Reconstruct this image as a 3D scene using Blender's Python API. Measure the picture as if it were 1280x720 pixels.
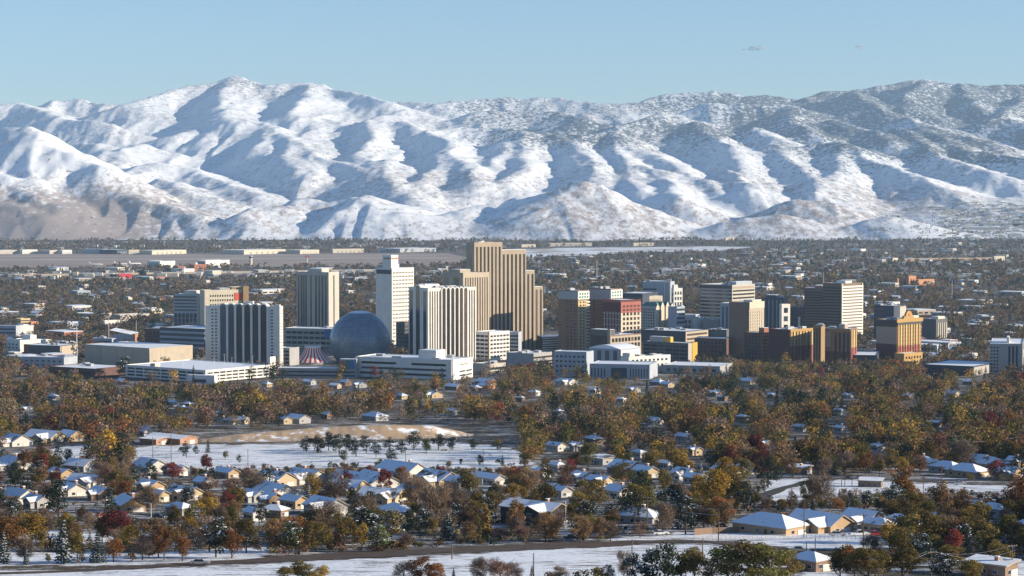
import bpy, bmesh, math, random
import numpy as np
from mathutils import Vector, Matrix

for o in list(bpy.data.objects):
    bpy.data.objects.remove(o)
R = math.radians
scene = bpy.context.scene
C = scene.collection

# ------------------------------------------------------------------ camera
F = 2690.0            # focal length in pixels of the 1280 wide photograph
CAM_H = 185.0         # camera height above the valley floor
YH = 246.0            # image row of the level horizon
PITCH = math.atan((360 - YH) / F)
cam_data = bpy.data.cameras.new('camera')
cam = bpy.data.objects.new('camera', cam_data)
C.objects.link(cam)
cam.location = (0, 0, CAM_H)
cam.rotation_euler = (math.pi / 2 - PITCH, 0, 0)
cam_data.sensor_width = 36
cam_data.lens = F / 1280 * 36
cam_data.clip_start = 1
cam_data.clip_end = 90000
scene.camera = cam

# ------------------------------------------------------------------ light
SUN_EL, SUN_AZ = 16.0, 6.0      # elevation; degrees behind the picture plane on the right
world = bpy.data.worlds.new('World')
scene.world = world
world.use_nodes = True
wn = world.node_tree.nodes
wl = world.node_tree.links
bg = wn['Background']
sky = wn.new('ShaderNodeTexSky')
sky.sky_type = 'NISHITA'
sky.sun_disc = False
sky.sun_elevation = R(SUN_EL)
sky.sun_rotation = R(90 + SUN_AZ)
sky.altitude = 1400
sky.air_density = 1.0
sky.dust_density = 0.0
sky.ozone_density = 3.0
tint = wn.new('ShaderNodeVectorMath'); tint.operation = 'MULTIPLY'
tint.inputs[1].default_value = (1.09, 1.13, 1.20)
wl.new(sky.outputs[0], tint.inputs[0])
wl.new(tint.outputs[0], bg.inputs[0])
bg.inputs[1].default_value = 0.07
sd = bpy.data.lights.new('sun', 'SUN')
sd.energy = 5.0
sd.angle = R(0.5)
sd.color = (1.0, 0.85, 0.64)
sun = bpy.data.objects.new('sun', sd)
C.objects.link(sun)
sv = Vector((math.cos(R(SUN_AZ)) * math.cos(R(SUN_EL)), -math.sin(R(SUN_AZ)) * math.cos(R(SUN_EL)), math.sin(R(SUN_EL))))
sun.rotation_euler = sv.to_track_quat('Z', 'Y').to_euler()
sun.location = (3000, -300, 1500)

scene.view_settings.view_transform = 'Standard'
scene.view_settings.look = 'None'
scene.view_settings.exposure = 0.88
scene.view_settings.gamma = 1
scene.view_settings.use_curve_mapping = False
scene.render.engine = 'CYCLES'
cy = scene.cycles
cy.max_bounces = 4
cy.diffuse_bounces = 2
cy.glossy_bounces = 2
cy.transmission_bounces = 2
cy.transparent_max_bounces = 6
cy.volume_bounces = 0
cy.use_denoising = True
cy.sample_clamp_indirect = 4
try:
    scene.render.use_persistent_data = False
except Exception:
    pass

# ------------------------------------------------------------------ picture <-> place
CP, SP = math.cos(PITCH), math.sin(PITCH)

def ray(px, py):
    a, b = (px - 640) / F, (360 - py) / F
    return (a, CP + b * SP, -SP + b * CP)

def at(px, py, Y):
    """point at distance Y on the line of sight of a pixel of the photograph"""
    d = ray(px, py)
    t = Y / d[1]
    return Vector((d[0] * t, Y, CAM_H + d[2] * t))

def toscreen(x, y, z):
    dz = z - CAM_H
    dep = y * CP - dz * SP
    v = y * SP + dz * CP
    return 640 + F * x / dep, 360 - F * v / dep

# ground height by distance: a hillside that runs out on the valley floor
_D = np.array([-600, -60, 0, 25, 60, 150, 280, 380, 470, 540, 640, 780, 930, 1100, 1260, 1450, 1680, 1950, 2120, 2380, 2600, 3000, 90000.])
_P = np.array([3, 3, 4, 9, 20, 45, 65, 75.5, 82.8, 89, 97.3, 108.4, 118.9, 128.4, 137.7, 147.7, 158.6, 169.6, 176.5, 184.0, 185, 185, 185.])
_fine = np.arange(-600, 3400, 10.0)
_zz = np.interp(_fine, _D, CAM_H - _P)
_k = np.hanning(13); _k /= _k.sum()
_zs = np.convolve(np.pad(_zz, 6, mode='edge'), _k, mode='valid')

def G(Y):
    return np.interp(Y, _fine, _zs)

_ys = np.concatenate([np.arange(200, 3400, 2.0), np.arange(3400, 16000, 10.0)])
_pys = np.array([toscreen(0, y, float(G(y)))[1] for y in _ys])

def Yof(py):
    """distance of the ground seen at image row py"""
    return float(np.interp(-py, -_pys, _ys))

def gpt(px, py):
    Y = Yof(py)
    p = at(px, py, Y)
    p.z = float(G(Y))
    return p

# ------------------------------------------------------------------ noise in numpy
def _hash(ix, iy, seed):
    h = (ix.astype(np.int64) * 374761393 + iy.astype(np.int64) * 668265263 + seed * 974711) & 0x7fffffff
    h = ((h ^ (h >> 13)) * 1274126177) & 0x7fffffff
    h = h ^ (h >> 16)
    return (h & 0xffff) / 65535.0

def gnoise(x, y, seed=0):
    x = np.asarray(x, float); y = np.asarray(y, float)
    ix = np.floor(x); iy = np.floor(y)
    fx = x - ix; fy = y - iy
    ux = fx * fx * fx * (fx * (fx * 6 - 15) + 10)
    uy = fy * fy * fy * (fy * (fy * 6 - 15) + 10)
    def g(dx, dy):
        a = _hash(ix + dx, iy + dy, seed) * 2 * np.pi
        return np.cos(a) * (fx - dx) + np.sin(a) * (fy - dy)
    a = g(0, 0) * (1 - ux) + g(1, 0) * ux
    b = g(0, 1) * (1 - ux) + g(1, 1) * ux
    return (a * (1 - uy) + b * uy) * 1.5

def fbm(x, y, seed=0, octv=4, gain=0.5):
    s, a, t = 0, 1, 0
    for i in range(octv):
        s = s + a * gnoise(x * 2 ** i, y * 2 ** i, seed + 17 * i)
        t += a
        a *= gain
    return s / t

def sstep(a, b, x):
    t = np.clip((x - a) / (b - a), 0, 1)
    return t * t * (3 - 2 * t)

# ------------------------------------------------------------------ objects
def tag(o, label=None, cat=None, group=None, kind=None):
    if label: o['label'] = label
    if cat: o['category'] = cat
    if group: o['group'] = group
    if kind: o['kind'] = kind
    return o

def empty(name, loc, rz=0.0):
    o = bpy.data.objects.new(name, None)
    C.objects.link(o)
    o.location = loc
    o.rotation_euler = (0, 0, rz)
    o.empty_display_size = 1
    return o

def mesh_np(name, verts, faces, mats, mi=None, smooth=False, attrs=None):
    """numpy arrays -> mesh: faces is (n,4) or (n,3)"""
    me = bpy.data.meshes.new(name)
    nv, nf, k = len(verts), len(faces), faces.shape[1]
    me.vertices.add(nv)
    me.vertices.foreach_set('co', np.asarray(verts, np.float32).ravel())
    me.loops.add(nf * k)
    me.loops.foreach_set('vertex_index', np.asarray(faces, np.int32).ravel())
    me.polygons.add(nf)
    me.polygons.foreach_set('loop_start', np.arange(0, nf * k, k, dtype=np.int32))
    me.polygons.foreach_set('loop_total', np.full(nf, k, np.int32))
    if mi is not None:
        me.polygons.foreach_set('material_index', np.asarray(mi, np.int32))
    if smooth:
        me.polygons.foreach_set('use_smooth', np.ones(nf, bool))
    for m in mats:
        me.materials.append(m)
    for an, av in (attrs or {}).items():
        av = np.asarray(av, np.float32)
        if av.ndim == 1:
            a = me.attributes.new(an, 'FLOAT', 'POINT')
            a.data.foreach_set('value', av)
        else:
            a = me.attributes.new(an, 'FLOAT_COLOR', 'POINT')
            if av.shape[1] == 3:
                av = np.concatenate([av, np.ones((len(av), 1), np.float32)], 1)
            a.data.foreach_set('color', av.ravel())
    me.update(calc_edges=True)
    return me

def link(name, me, parent=None):
    o = bpy.data.objects.new(name, me)
    C.objects.link(o)
    if parent is not None:
        o.parent = parent
    return o

class MB:
    """collects boxes, prisms and tubes for ONE mesh"""
    def __init__(s):
        s.v, s.f, s.m = [], [], []
    def face(s, pts, m=0):
        n = len(s.v)
        s.v += [tuple(p) for p in pts]
        s.f.append(tuple(range(n, n + len(pts))))
        s.m.append(m)
    def box(s, x0, x1, y0, y1, z0, z1, m=0, top=None, skip=''):
        n = len(s.v)
        s.v += [(x0, y0, z0), (x1, y0, z0), (x1, y1, z0), (x0, y1, z0), (x0, y0, z1), (x1, y0, z1), (x1, y1, z1), (x0, y1, z1)]
        fs = {'b': (3, 2, 1, 0), 't': (4, 5, 6, 7), 'f': (0, 1, 5, 4), 'r': (1, 2, 6, 5), 'k': (2, 3, 7, 6), 'l': (3, 0, 4, 7)}
        for k, f in fs.items():
            if k in skip: continue
            s.f.append(tuple(n + i for i in f))
            s.m.append(top if (k == 't' and top is not None) else m)
    def prism(s, poly, z0, z1, m=0, top=None):
        n, k = len(s.v), len(poly)
        s.v += [(x, y, z0) for x, y in poly] + [(x, y, z1) for x, y in poly]
        for i in range(k):
            j = (i + 1) % k
            s.f.append((n + i, n + j, n + k + j, n + k + i)); s.m.append(m)
        s.f.append(tuple(n + k + i for i in range(k))); s.m.append(m if top is None else top)
        s.f.append(tuple(n + i for i in reversed(range(k)))); s.m.append(m)
    def tube(s, pts, rad, k=6, m=0, cap=True):
        pts = [Vector(p) for p in pts]
        rings = []
        for i, p in enumerate(pts):
            d = (pts[min(i + 1, len(pts) - 1)] - pts[max(i - 1, 0)]).normalized()
            a = d.orthogonal().normalized()
            if abs(d.z) < .9:
                a = Vector((0, 0, 1)).cross(d).normalized()
            b = d.cross(a)
            r = rad[i] if isinstance(rad, (list, tuple)) else rad
            n = len(s.v)
            s.v += [tuple(p + a * math.cos(2 * math.pi * j / k) * r + b * math.sin(2 * math.pi * j / k) * r) for j in range(k)]
            rings.append(n)
        for a, b in zip(rings, rings[1:]):
            for j in range(k):
                s.f.append((a + j, a + (j + 1) % k, b + (j + 1) % k, b + j)); s.m.append(m)
        if cap:
            s.f.append(tuple(rings[-1] + j for j in range(k))); s.m.append(m)
            s.f.append(tuple(rings[0] + j for j in reversed(range(k)))); s.m.append(m)
    def mesh(s, name, mats, smooth=False):
        me = bpy.data.meshes.new(name)
        me.from_pydata(s.v, [], s.f)
        for m in (mats if isinstance(mats, (list, tuple)) else [mats]):
            me.materials.append(m)
        me.polygons.foreach_set('material_index', np.array(s.m, np.int32))
        if smooth:
            me.polygons.foreach_set('use_smooth', np.ones(len(s.f), bool))
        me.update()
        return me
    def build(s, name, mats, parent=None, smooth=False):
        return link(name, s.mesh(name, mats, smooth), parent)

# ------------------------------------------------------------------ materials
def newmat(name):
    m = bpy.data.materials.new(name)
    m.use_nodes = True
    nt = m.node_tree
    return m, nt, nt.nodes['Principled BSDF'], nt.nodes, nt.links

def mat(name, col, rough=0.8, var=0.12, scale=0.25, metal=0.0, spec=0.3, vary=None):
    """a painted / mineral surface: base colour with soft mottling and a little wear"""
    m, nt, b, N, L = newmat(name)
    b.inputs['Roughness'].default_value = rough
    b.inputs['Metallic'].default_value = metal
    b.inputs['Specular IOR Level'].default_value = spec
    tc = N.new('ShaderNodeTexCoord')
    nz = N.new('ShaderNodeTexNoise')
    nz.inputs['Scale'].default_value = scale
    nz.inputs['Detail'].default_value = 5
    L.new(tc.outputs['Object'], nz.inputs['Vector'])
    rp = N.new('ShaderNodeMapRange')
    rp.inputs['From Min'].default_value = 0.3
    rp.inputs['From Max'].default_value = 0.7
    rp.inputs['To Min'].default_value = 1 - var
    rp.inputs['To Max'].default_value = 1 + var
    L.new(nz.outputs['Fac'], rp.inputs['Value'])
    # rain streaks down the face
    mp = N.new('ShaderNodeMapping'); mp.inputs['Scale'].default_value = (.9, .9, .03)
    L.new(tc.outputs['Object'], mp.inputs['Vector'])
    n2 = N.new('ShaderNodeTexNoise'); n2.inputs['Scale'].default_value = 1; n2.inputs['Detail'].default_value = 4
    L.new(mp.outputs['Vector'], n2.inputs['Vector'])
    r2 = N.new('ShaderNodeMapRange'); r2.inputs['From Min'].default_value = .3; r2.inputs['From Max'].default_value = .7; r2.inputs['To Min'].default_value = 1 - var * 1.2; r2.inputs['To Max'].default_value = 1 + var * .6
    L.new(n2.outputs['Fac'], r2.inputs['Value'])
    mu = N.new('ShaderNodeMath'); mu.operation = 'MULTIPLY'
    L.new(rp.outputs['Result'], mu.inputs[0]); L.new(r2.outputs['Result'], mu.inputs[1])
    fac = mu.outputs[0]
    if vary:
        oi = N.new('ShaderNodeObjectInfo')
        r3 = N.new('ShaderNodeMapRange'); r3.inputs['To Min'].default_value = .4; r3.inputs['To Max'].default_value = vary
        pw = N.new('ShaderNodeMath'); pw.operation = 'POWER'; pw.inputs[1].default_value = 2.2
        L.new(oi.outputs['Random'], pw.inputs[0]); L.new(pw.outputs[0], r3.inputs['Value'])
        m3 = N.new('ShaderNodeMath'); m3.operation = 'MULTIPLY'
        L.new(fac, m3.inputs[0]); L.new(r3.outputs['Result'], m3.inputs[1]); fac = m3.outputs[0]
    mx = N.new('ShaderNodeVectorMath'); mx.operation = 'SCALE'
    mx.inputs[0].default_value = col[:3]
    L.new(fac, mx.inputs['Scale'])
    L.new(mx.outputs['Vector'], b.inputs['Base Color'])
    return m

def snowmat(name, patch=None, thr=0.62, scale=0.08, col=(0.79, 0.85, 0.93)):
    """snow with an uneven surface; where it is thin the roof or soil below shows in patches"""
    m, nt, b, N, L = newmat(name)
    b.inputs['Roughness'].default_value = 0.6
    b.inputs['Specular IOR Level'].default_value = 0.2
    tc = N.new('ShaderNodeTexCoord')
    geo = N.new('ShaderNodeNewGeometry')
    nz = N.new('ShaderNodeTexNoise'); nz.inputs['Scale'].default_value = scale; nz.inputs['Detail'].default_value = 8
    nz.inputs['Roughness'].default_value = 0.65
    L.new(geo.outputs['Position'], nz.inputs['Vector'])
    bp = N.new('ShaderNodeBump'); bp.inputs['Strength'].default_value = 0.25; bp.inputs['Distance'].default_value = 0.5
    L.new(nz.outputs['Fac'], bp.inputs['Height'])
    L.new(bp.outputs['Normal'], b.inputs['Normal'])
    if patch:
        rp = N.new('ShaderNodeValToRGB')
        rp.color_ramp.elements[0].position = thr - 0.04
        rp.color_ramp.elements[1].position = thr + 0.04
        rp.color_ramp.elements[0].color = (*col, 1)
        rp.color_ramp.elements[1].color = (*patch, 1)
        L.new(nz.outputs['Fac'], rp.inputs['Fac'])
        L.new(rp.outputs['Color'], b.inputs['Base Color'])
    else:
        b.inputs['Base Color'].default_value = (*col, 1)
    return m
# ================================================================== the land
rng = np.random.default_rng(7)

# ---- mountains: ridges and spurs as crest lines, each given a distance of its own
_PYT = np.array([90, 97, 110, 130, 150, 170, 190, 210, 230, 250, 270, 290, 300.])
_YT = np.array([20500, 20000, 19200, 17800, 16400, 15200, 14000, 12900, 11900, 11000, 10200, 9600, 9300.])
def Ym(py, off=0):
    return float(np.interp(py, _PYT, _YT)) + off * 1000

SKY = [(-420, 150), (-200, 140), (0, 128), (30, 128), (52, 135), (75, 126), (100, 123), (135, 130), (165, 128), (205, 117), (240, 108), (275, 103), (292, 96), (310, 101), (340, 107),
       (385, 102), (420, 110), (450, 119), (480, 127), (500, 126), (545, 130), (570, 126), (620, 123), (690, 122), (720, 127), (760, 130), (800, 128), (830, 119),
       (860, 115), (890, 113), (930, 121), (955, 119), (985, 122), (1010, 124), (1035, 115), (1070, 112), (1095, 110), (1125, 103), (1150, 99), (1185, 103),
       (1210, 104), (1240, 107), (1280, 105), (1400, 118), (1700, 140)]
# (crest points, slope to the left, slope to the right, distance offset km)
SP_ = [
 # skyline crests
 ([(-420,150),(-200,140),(0,131),(30,129),(49,137),(73,147),(128,153)], .45, .35, -.6),
 ([(52,136),(75,126),(100,123),(135,130),(165,130)], .4, .4, 1.2),
 ([(165,128),(205,117),(240,108),(275,103),(292,96)], .42, .3, -.8),
 ([(292,96),(310,101),(340,107),(385,102),(420,110),(450,119),(480,127)], .4, .35, -.8),
 ([(480,127),(500,126),(545,130)], .35, .35, .5),
 ([(545,130),(570,126),(620,123),(690,122),(720,127),(760,130),(800,128)], .3, .25, .2),
 ([(800,128),(830,119),(860,115),(890,113),(930,121),(955,119),(985,122),(1010,124)], .35, .3, .8),
 ([(1010,124),(1035,115),(1070,112),(1095,112)], .4, .35, .6),
 ([(1095,110),(1125,103),(1150,99),(1185,103),(1210,104),(1240,107),(1280,105),(1400,118),(1700,140)], .4, .35, .4),
 # left hill
 ([(-260,178),(-120,165),(0,160),(30,159),(46,169),(70,185),(116,203),(135,208),(160,232),(190,250),(225,262),(255,270)], .6, .55, (11.6, 9.9)),
 ([(34,190),(40,206),(46,227),(58,242)], .6, .4, (10.9, 10.1)),
 ([(-60,205),(0,216),(30,237),(61,255),(104,289)], .55, .35, (10.6, 9.5)),
 ([(-80,240),(0,252),(25,260),(49,270),(104,290)], .5, .35, (10.0, 9.4)),
 ([(116,215),(124,228),(137,231),(171,243),(214,256),(245,268)], .6, .35, (10.7, 9.75)),
 # valley knolls between the left hill and the main mountain
 ([(95,177),(122,180),(127,190),(118,202)], .55, .3, -.6),
 ([(175,180),(152,187),(146,197),(132,207)], .55, .3, -.6),
 ([(196,204),(173,206),(160,215),(145,227)], .55, .3, -.7),
 ([(196,224),(213,227),(231,239),(254,245)], .5, .3, -.7),
 ([(206,213),(225,208),(250,214),(300,232),(330,245)], .35, .3, -.3),
 ([(200,170),(235,165),(255,158),(250,174)], .45, .3, -.2),
 # main mountain
 ([(292,98),(281,112),(276,132),(285,150)], .5, .3, -1.0),
 ([(385,104),(380,120),(366,142)], .42, .32, -1.0),
 ([(300,152),(330,157),(331,178),(326,188)], .6, .3, -.6),
 ([(330,157),(352,170),(372,178)], .4, .3, -.6),
 ([(352,168),(370,178),(367,200),(372,212)], .6, .3, -.8),
 ([(372,178),(400,192),(434,206),(480,229),(520,250)], .5, .36, -.7),
 ([(420,150),(403,148),(394,160),(376,172)], .55, .35, -.3),
 ([(500,140),(461,151),(440,162),(410,166),(378,172)], .55, .3, -.2),
 ([(461,151),(466,170),(452,190),(467,217)], .6, .4, -.7),
 ([(461,151),(500,152),(525,160),(541,163)], .4, .4, -.6),
 ([(480,200),(478,215),(482,232)], .5, .4, -.9),
 ([(541,163),(561,175),(559,184),(540,210),(512,231)], .6, .42, -.8),
 ([(559,184),(575,205),(600,225)], .4, .4, -1.0),
 ([(541,163),(570,160),(611,160),(654,163),(690,168),(720,170)], .4, .4, -.5),
 ([(634,178),(628,190),(614,206)], .5, .45, -.7),
 ([(654,164),(655,180),(651,210),(632,228)], .6, .42, -.8),
 ([(690,168),(713,175),(720,206),(735,215)], .55, .36, -.8),
 ([(762,166),(774,178),(764,200)], .55, .36, -.7),
 ([(720,190),(742,203),(738,222)], .55, .36, -1.0),
 ([(720,170),(762,166),(793,182),(835,203),(884,227),(900,242)], .42, .4, -.7),
 ([(770,190),(777,200),(781,218),(800,238)], .6, .4, -1.0),
 ([(800,208),(826,212),(836,234),(850,250)], .55, .4, -1.0),
 # dark wooded middle range
 ([(600,140),(640,138),(690,140),(730,150)], .35, .3, -.2),
 ([(830,140),(800,150),(770,158)], .4, .3, -.2),
 ([(880,130),(940,130),(986,131),(992,150),(1010,165)], .45, .3, -.3),
 ([(870,150),(880,165),(905,185)], .4, .4, -.3),
 ([(880,165),(919,182),(923,210),(935,222)], .55, .38, -.7),
 ([(940,160),(977,175),(985,197),(1005,215),(1030,235)], .5, .4, -.6),
 ([(910,214),(929,218),(933,238)], .5, .35, -1.0),
 ([(1020,178),(1051,180),(1049,206),(1016,242)], .6, .36, -.7),
 ([(1051,180),(1096,203),(1142,218),(1180,232)], .45, .38, -.7),
 ([(1040,150),(1066,159),(1096,165),(1118,178)], .42, .35, -.3),
 ([(1060,138),(1102,140),(1157,154),(1215,172)], .42, .3, -.2),
 ([(1120,160),(1142,164),(1150,180),(1168,198)], .5, .38, -.4),
 ([(1157,160),(1176,170),(1191,182),(1219,192)], .5, .38, -.4),
 ([(1180,198),(1203,203),(1243,214)], .5, .38, -.6),
 ([(1240,190),(1280,200),(1330,214)], .5, .38, -.5),
 ([(1197,105),(1215,120),(1222,134)], .5, .4, -.3),
 ([(1150,101),(1130,120),(1140,135)], .45, .35, -.5),
 ([(1066,114),(1080,125),(1110,140)], .45, .35, -.4),
 ([(1260,150),(1300,160),(1340,178)], .45, .35, -.2),
 ([(1280,120),(1260,138),(1240,150)], .45, .35, -.2),
 # low ridges at the edge of the valley
 ([(334,258),(318,261),(303,268),(300,288)], .6, .34, (10.0, 9.45)),
 ([(379,247),(360,258),(340,262)], .6, .32, (10.3, 9.9)),
 ([(460,244),(446,247),(420,266),(405,287)], .65, .32, (10.1, 9.45)),
 ([(405,256),(446,247),(480,250),(520,256)], .5, .3, (10.2, 10.3)),
 ([(430,292),(470,273),(500,268),(540,270)], .5, .3, (9.5, 9.7)),
 ([(477,290),(532,273),(570,262),(600,257)], .55, .35, (9.6, 10.0)),
 # centre hill
 ([(540,292),(600,272),(640,249),(666,243),(689,240),(728,226)], .62, .62, (10.95, 9.85)),
 ([(728,226),(762,237),(808,261),(854,281),(884,293)], .45, .45, (9.95, 9.5)),
 ([(700,236),(690,245),(678,262),(657,288)], .48, .36, (9.9, 9.35)),
 # right low ridges
 ([(944,266),(987,247),(1011,249),(1038,261),(1056,268)], .45, .35, (10.2, 10.2)),
 ([(890,291),(916,278),(940,271),(968,269),(990,272),(1010,282)], .45, .35, (9.5, 9.6)),
 ([(968,269),(975,276),(985,290)], .55, .3, (9.75, 9.4)),
 ([(1046,292),(1063,282),(1081,275),(1105,272),(1121,273),(1157,287)], .5, .3, (9.5, 9.6)),
 ([(1106,272),(1110,282),(1113,292)], .55, .3, (9.7, 9.4)),
]

NT, NY = 940, 430
_ts = np.linspace(-.33, .33, NT)
_yr = 8700 + (22500 - 8700) * (np.linspace(0, 1, NY) ** 1.15)
TX = _ts[None, :] * _yr[:, None]
TY = np.repeat(_yr[:, None], NT, 1)
TPX = 640 + F * _ts[None, :] + 0 * TY

def mountain_height():
    pyb = np.interp(TY, _YT[::-1], _PYT[::-1])
    zb = CAM_H + (YH - pyb) * TY / F
    zb = np.interp(TY, [8700, 9300, 11000, 12900, 14500, 22500], [-6, -5, 40, 212, 395, 1150])
    # valley floor climbs on the right
    wr = sstep(1040, 1160, TPX)
    zr = np.interp(TY, [8700, 9300, 10400, 11600, 12400, 13500, 22500], [-6, -3, 85, 158, 200, 280, 1100])
    zb = zb * (1 - wr) + zr * wr
    wl_ = sstep(330, 200, TPX)
    zl = np.interp(TY, [8700, 9700, 11000, 12900, 14500, 22500], [-6, -4, 70, 235, 390, 1100])
    zb = zb * (1 - wl_) + zl * wl_
    spx, spy = zip(*SKY)
    cap = CAM_H + (YH - (np.interp(TPX, spx, spy) + 14)) * TY / F
    zb = np.minimum(zb, cap)
    zb = zb + 14 * fbm(TX / 900, TY / 900, 5, 3) * np.clip((TY - 9500) / 1500, 0, 1)
    # warp the plan a little so that crests wander
    wx = TX + 75 * fbm(TX / 1000, TY / 1000, 11, 2)
    wy = TY + 75 * fbm(TX / 1000, TY / 1000, 29, 2)
    H = zb.copy()
    for pts, ml, mr, off in SP_:
        P = []
        for i, (px, py) in enumerate(pts):
            if isinstance(off, tuple):
                Y = 1000 * (off[0] + (off[1] - off[0]) * i / max(len(pts) - 1, 1))
            else:
                Y = Ym(py, off + .35)
            if Y > 19000: Y = 19000 + (Y - 19000) * .5
            Y = max(Y, 9450.0)
            p = at(px, py, Y)
            P.append((p.x, p.y, p.z))
        P = np.array(P)
        best = np.full(H.shape, -1e9)
        reach = 1500
        x0, x1 = P[:, 0].min() - reach, P[:, 0].max() + reach
        y0, y1 = P[:, 1].min() - reach, P[:, 1].max() + reach
        r0, r1 = np.searchsorted(_yr, y0), np.searchsorted(_yr, y1)
        t0 = min(x0 / max(y0, 1), x0 / y1); t1 = max(x1 / max(y0, 1), x1 / y1)
        c0, c1 = np.searchsorted(_ts, t0), np.searchsorted(_ts, t1)
        if r1 <= r0 or c1 <= c0: continue
        sx, sy = wx[r0:r1, c0:c1], wy[r0:r1, c0:c1]
        bs = np.full(sx.shape, -1e9)
        for a, b in zip(P, P[1:]):
            dx, dy = b[0] - a[0], b[1] - a[1]
            l2 = dx * dx + dy * dy + 1e-6
            t = np.clip(((sx - a[0]) * dx + (sy - a[1]) * dy) / l2, 0, 1)
            qx, qy = sx - a[0] - t * dx, sy - a[1] - t * dy
            d = np.sqrt(qx * qx + qy * qy)
            side = np.clip(qx / 60, -1, 1) * .5 + .5      # 0 left .. 1 right
            m = ml * (1 - side) + mr * side
            rr = 38
            dd = np.sqrt(d * d + rr * rr) - rr
            # concave skirts
            h = a[2] + t * (b[2] - a[2]) - m * dd * (1 - .18 * np.clip(dd / 900, 0, 1))
            bs = np.maximum(bs, h)
        cur = H[r0:r1, c0:c1]
        k = 14.0
        mxv = np.maximum(cur, bs)
        H[r0:r1, c0:c1] = mxv + k * np.log1p(np.exp(-np.abs(cur - bs) / k)) * np.clip((bs - cur + 120) / 120, 0, 1)
    # gullies and small relief
    rel = np.clip((H - np.interp(TY, [8700, 9400, 22500], [0, 0, 0])) / 160, 0, 1)
    rid = (1 - np.abs(gnoise(wx / 420, wy / 420, 41)) * 2)
    rid2 = (1 - np.abs(gnoise(wx / 170, wy / 170, 43)) * 2)
    H *= sstep(8750, 9250, TY)
    H -= 5 * sstep(9250, 8900, TY)
    rid3 = 1 - np.abs(gnoise(wx / 240, wy / 1200, 53)) * 2
    H += rel * (7 * (rid - .5) + 3 * (rid2 - .5) + 11 * (rid3 - .5) + 3 * (1 - np.abs(gnoise(wx / 105, wy / 620, 59)) * 2 - .5) + 5 * fbm(TX / 70, TY / 70, 47, 2))
    return H

TH = mountain_height()
# brush, bare ground and juniper cover (what grows where, not how it is lit)
n1 = fbm(TX / 1400, TY / 1400, 61, 4)
low = sstep(330, 60, TH) 
brush = .43 + .55 * n1
brush += .9 * sstep(300, 90, TPX) * sstep(360, 60, TH)
brush += .2 * low * sstep(420, 300, TPX)
brush += .15 * sstep(860, 1000, TPX) * sstep(330, 120, TH)
brush += .06 * low
brush += .14 * np.exp(-((TPX - 735) / 100) ** 2) * sstep(10350, 9900, TY)
brush += .22 * sstep(880, 930, TPX) * sstep(1160, 1100, TPX) * sstep(10600, 9900, TY)
wood = sstep(380, 640, TH) * sstep(480, 640, TPX) * 1.25 + .45 * sstep(900, 1150, TPX) * sstep(250, 420, TH)
wood += sstep(880, 1060, TH) * sstep(600, 420, TPX) * (.35 + 1.0 * np.maximum(fbm(TX / 900, TY / 900, 67, 3), 0))
wood += .5 * sstep(200, 420, TH) * sstep(820, 960, TPX)
wood *= np.clip(.75 + 1.1 * fbm(TX / 1100, TY / 1300, 71, 4), 0, 1.5)
idx = np.arange(NT * NY).reshape(NY, NT)
fc = np.stack([idx[:-1, :-1], idx[:-1, 1:], idx[1:, 1:], idx[1:, :-1]], -1).reshape(-1, 4)

def mountain_mat():
    m, nt, b, N, L = newmat('snowy_mountain_ground')
    b.inputs['Roughness'].default_value = 0.85
    b.inputs['Specular IOR Level'].default_value = 0.1
    geo = N.new('ShaderNodeNewGeometry')
    mp = N.new('ShaderNodeMapping'); mp.inputs['Scale'].default_value = (1, .38, 1.2)
    L.new(geo.outputs['Position'], mp.inputs['Vector'])
    def noise(scale, det=3, rough=.6):
        n = N.new('ShaderNodeTexNoise'); n.inputs['Scale'].default_value = scale; n.inputs['Detail'].default_value = det
        n.inputs['Roughness'].default_value = rough
        L.new(mp.outputs['Vector'], n.inputs['Vector'])
        return n.outputs['Fac']
    def math_(op, a, c):
        n = N.new('ShaderNodeMath'); n.operation = op
        for i, v in enumerate((a, c)):
            if isinstance(v, (int, float)): n.inputs[i].default_value = v
            else: L.new(v, n.inputs[i])
        return n.outputs[0]
    def attr(nm):
        a = N.new('ShaderNodeAttribute'); a.attribute_name = nm
        return a.outputs['Fac']
    def thresh(val, lo, hi):
        r = N.new('ShaderNodeMapRange'); r.inputs['From Min'].default_value = lo; r.inputs['From Max'].default_value = hi
        L.new(val, r.inputs['Value'])
        return r.outputs['Result']
    brush_m = thresh(math_('ADD', attr('brush'), math_('MULTIPLY', math_('SUBTRACT', noise(.028, 4, .75), .5), 3.4)), .45, 1.15)
    wood_m = thresh(math_('ADD', attr('wood'), math_('MULTIPLY', math_('SUBTRACT', noise(.034, 3, .7), .5), 6.0)), .75, 1.3)
    def mix(f, c1, c2):
        x = N.new('ShaderNodeMix'); x.data_type = 'RGBA'
        L.new(f, x.inputs['Factor'])
        for k, c in (('A', c1), ('B', c2)):
            s = [i for i in x.inputs if i.name == k and i.type == 'RGBA'][0]
            if isinstance(c, tuple): s.default_value = (*c, 1)
            else: L.new(c, s)
        return [o for o in x.outputs if o.type == 'RGBA'][0]
    soil = mix(noise(.004, 3), (.19, .135, .125), (.28, .20, .16))
    c = mix(math_('MULTIPLY', brush_m, .8), (.79, .84, .91), soil)
    c = mix(math_('MULTIPLY', wood_m, .9), c, (.055, .075, .105))
    L.new(c, b.inputs['Base Color'])
    bp = N.new('ShaderNodeBump'); bp.inputs['Strength'].default_value = .4; bp.inputs['Distance'].default_value = 8
    L.new(noise(.02, 6, .65), bp.inputs['Height'])
    L.new(bp.outputs['Normal'], b.inputs['Normal'])
    return m

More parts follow.
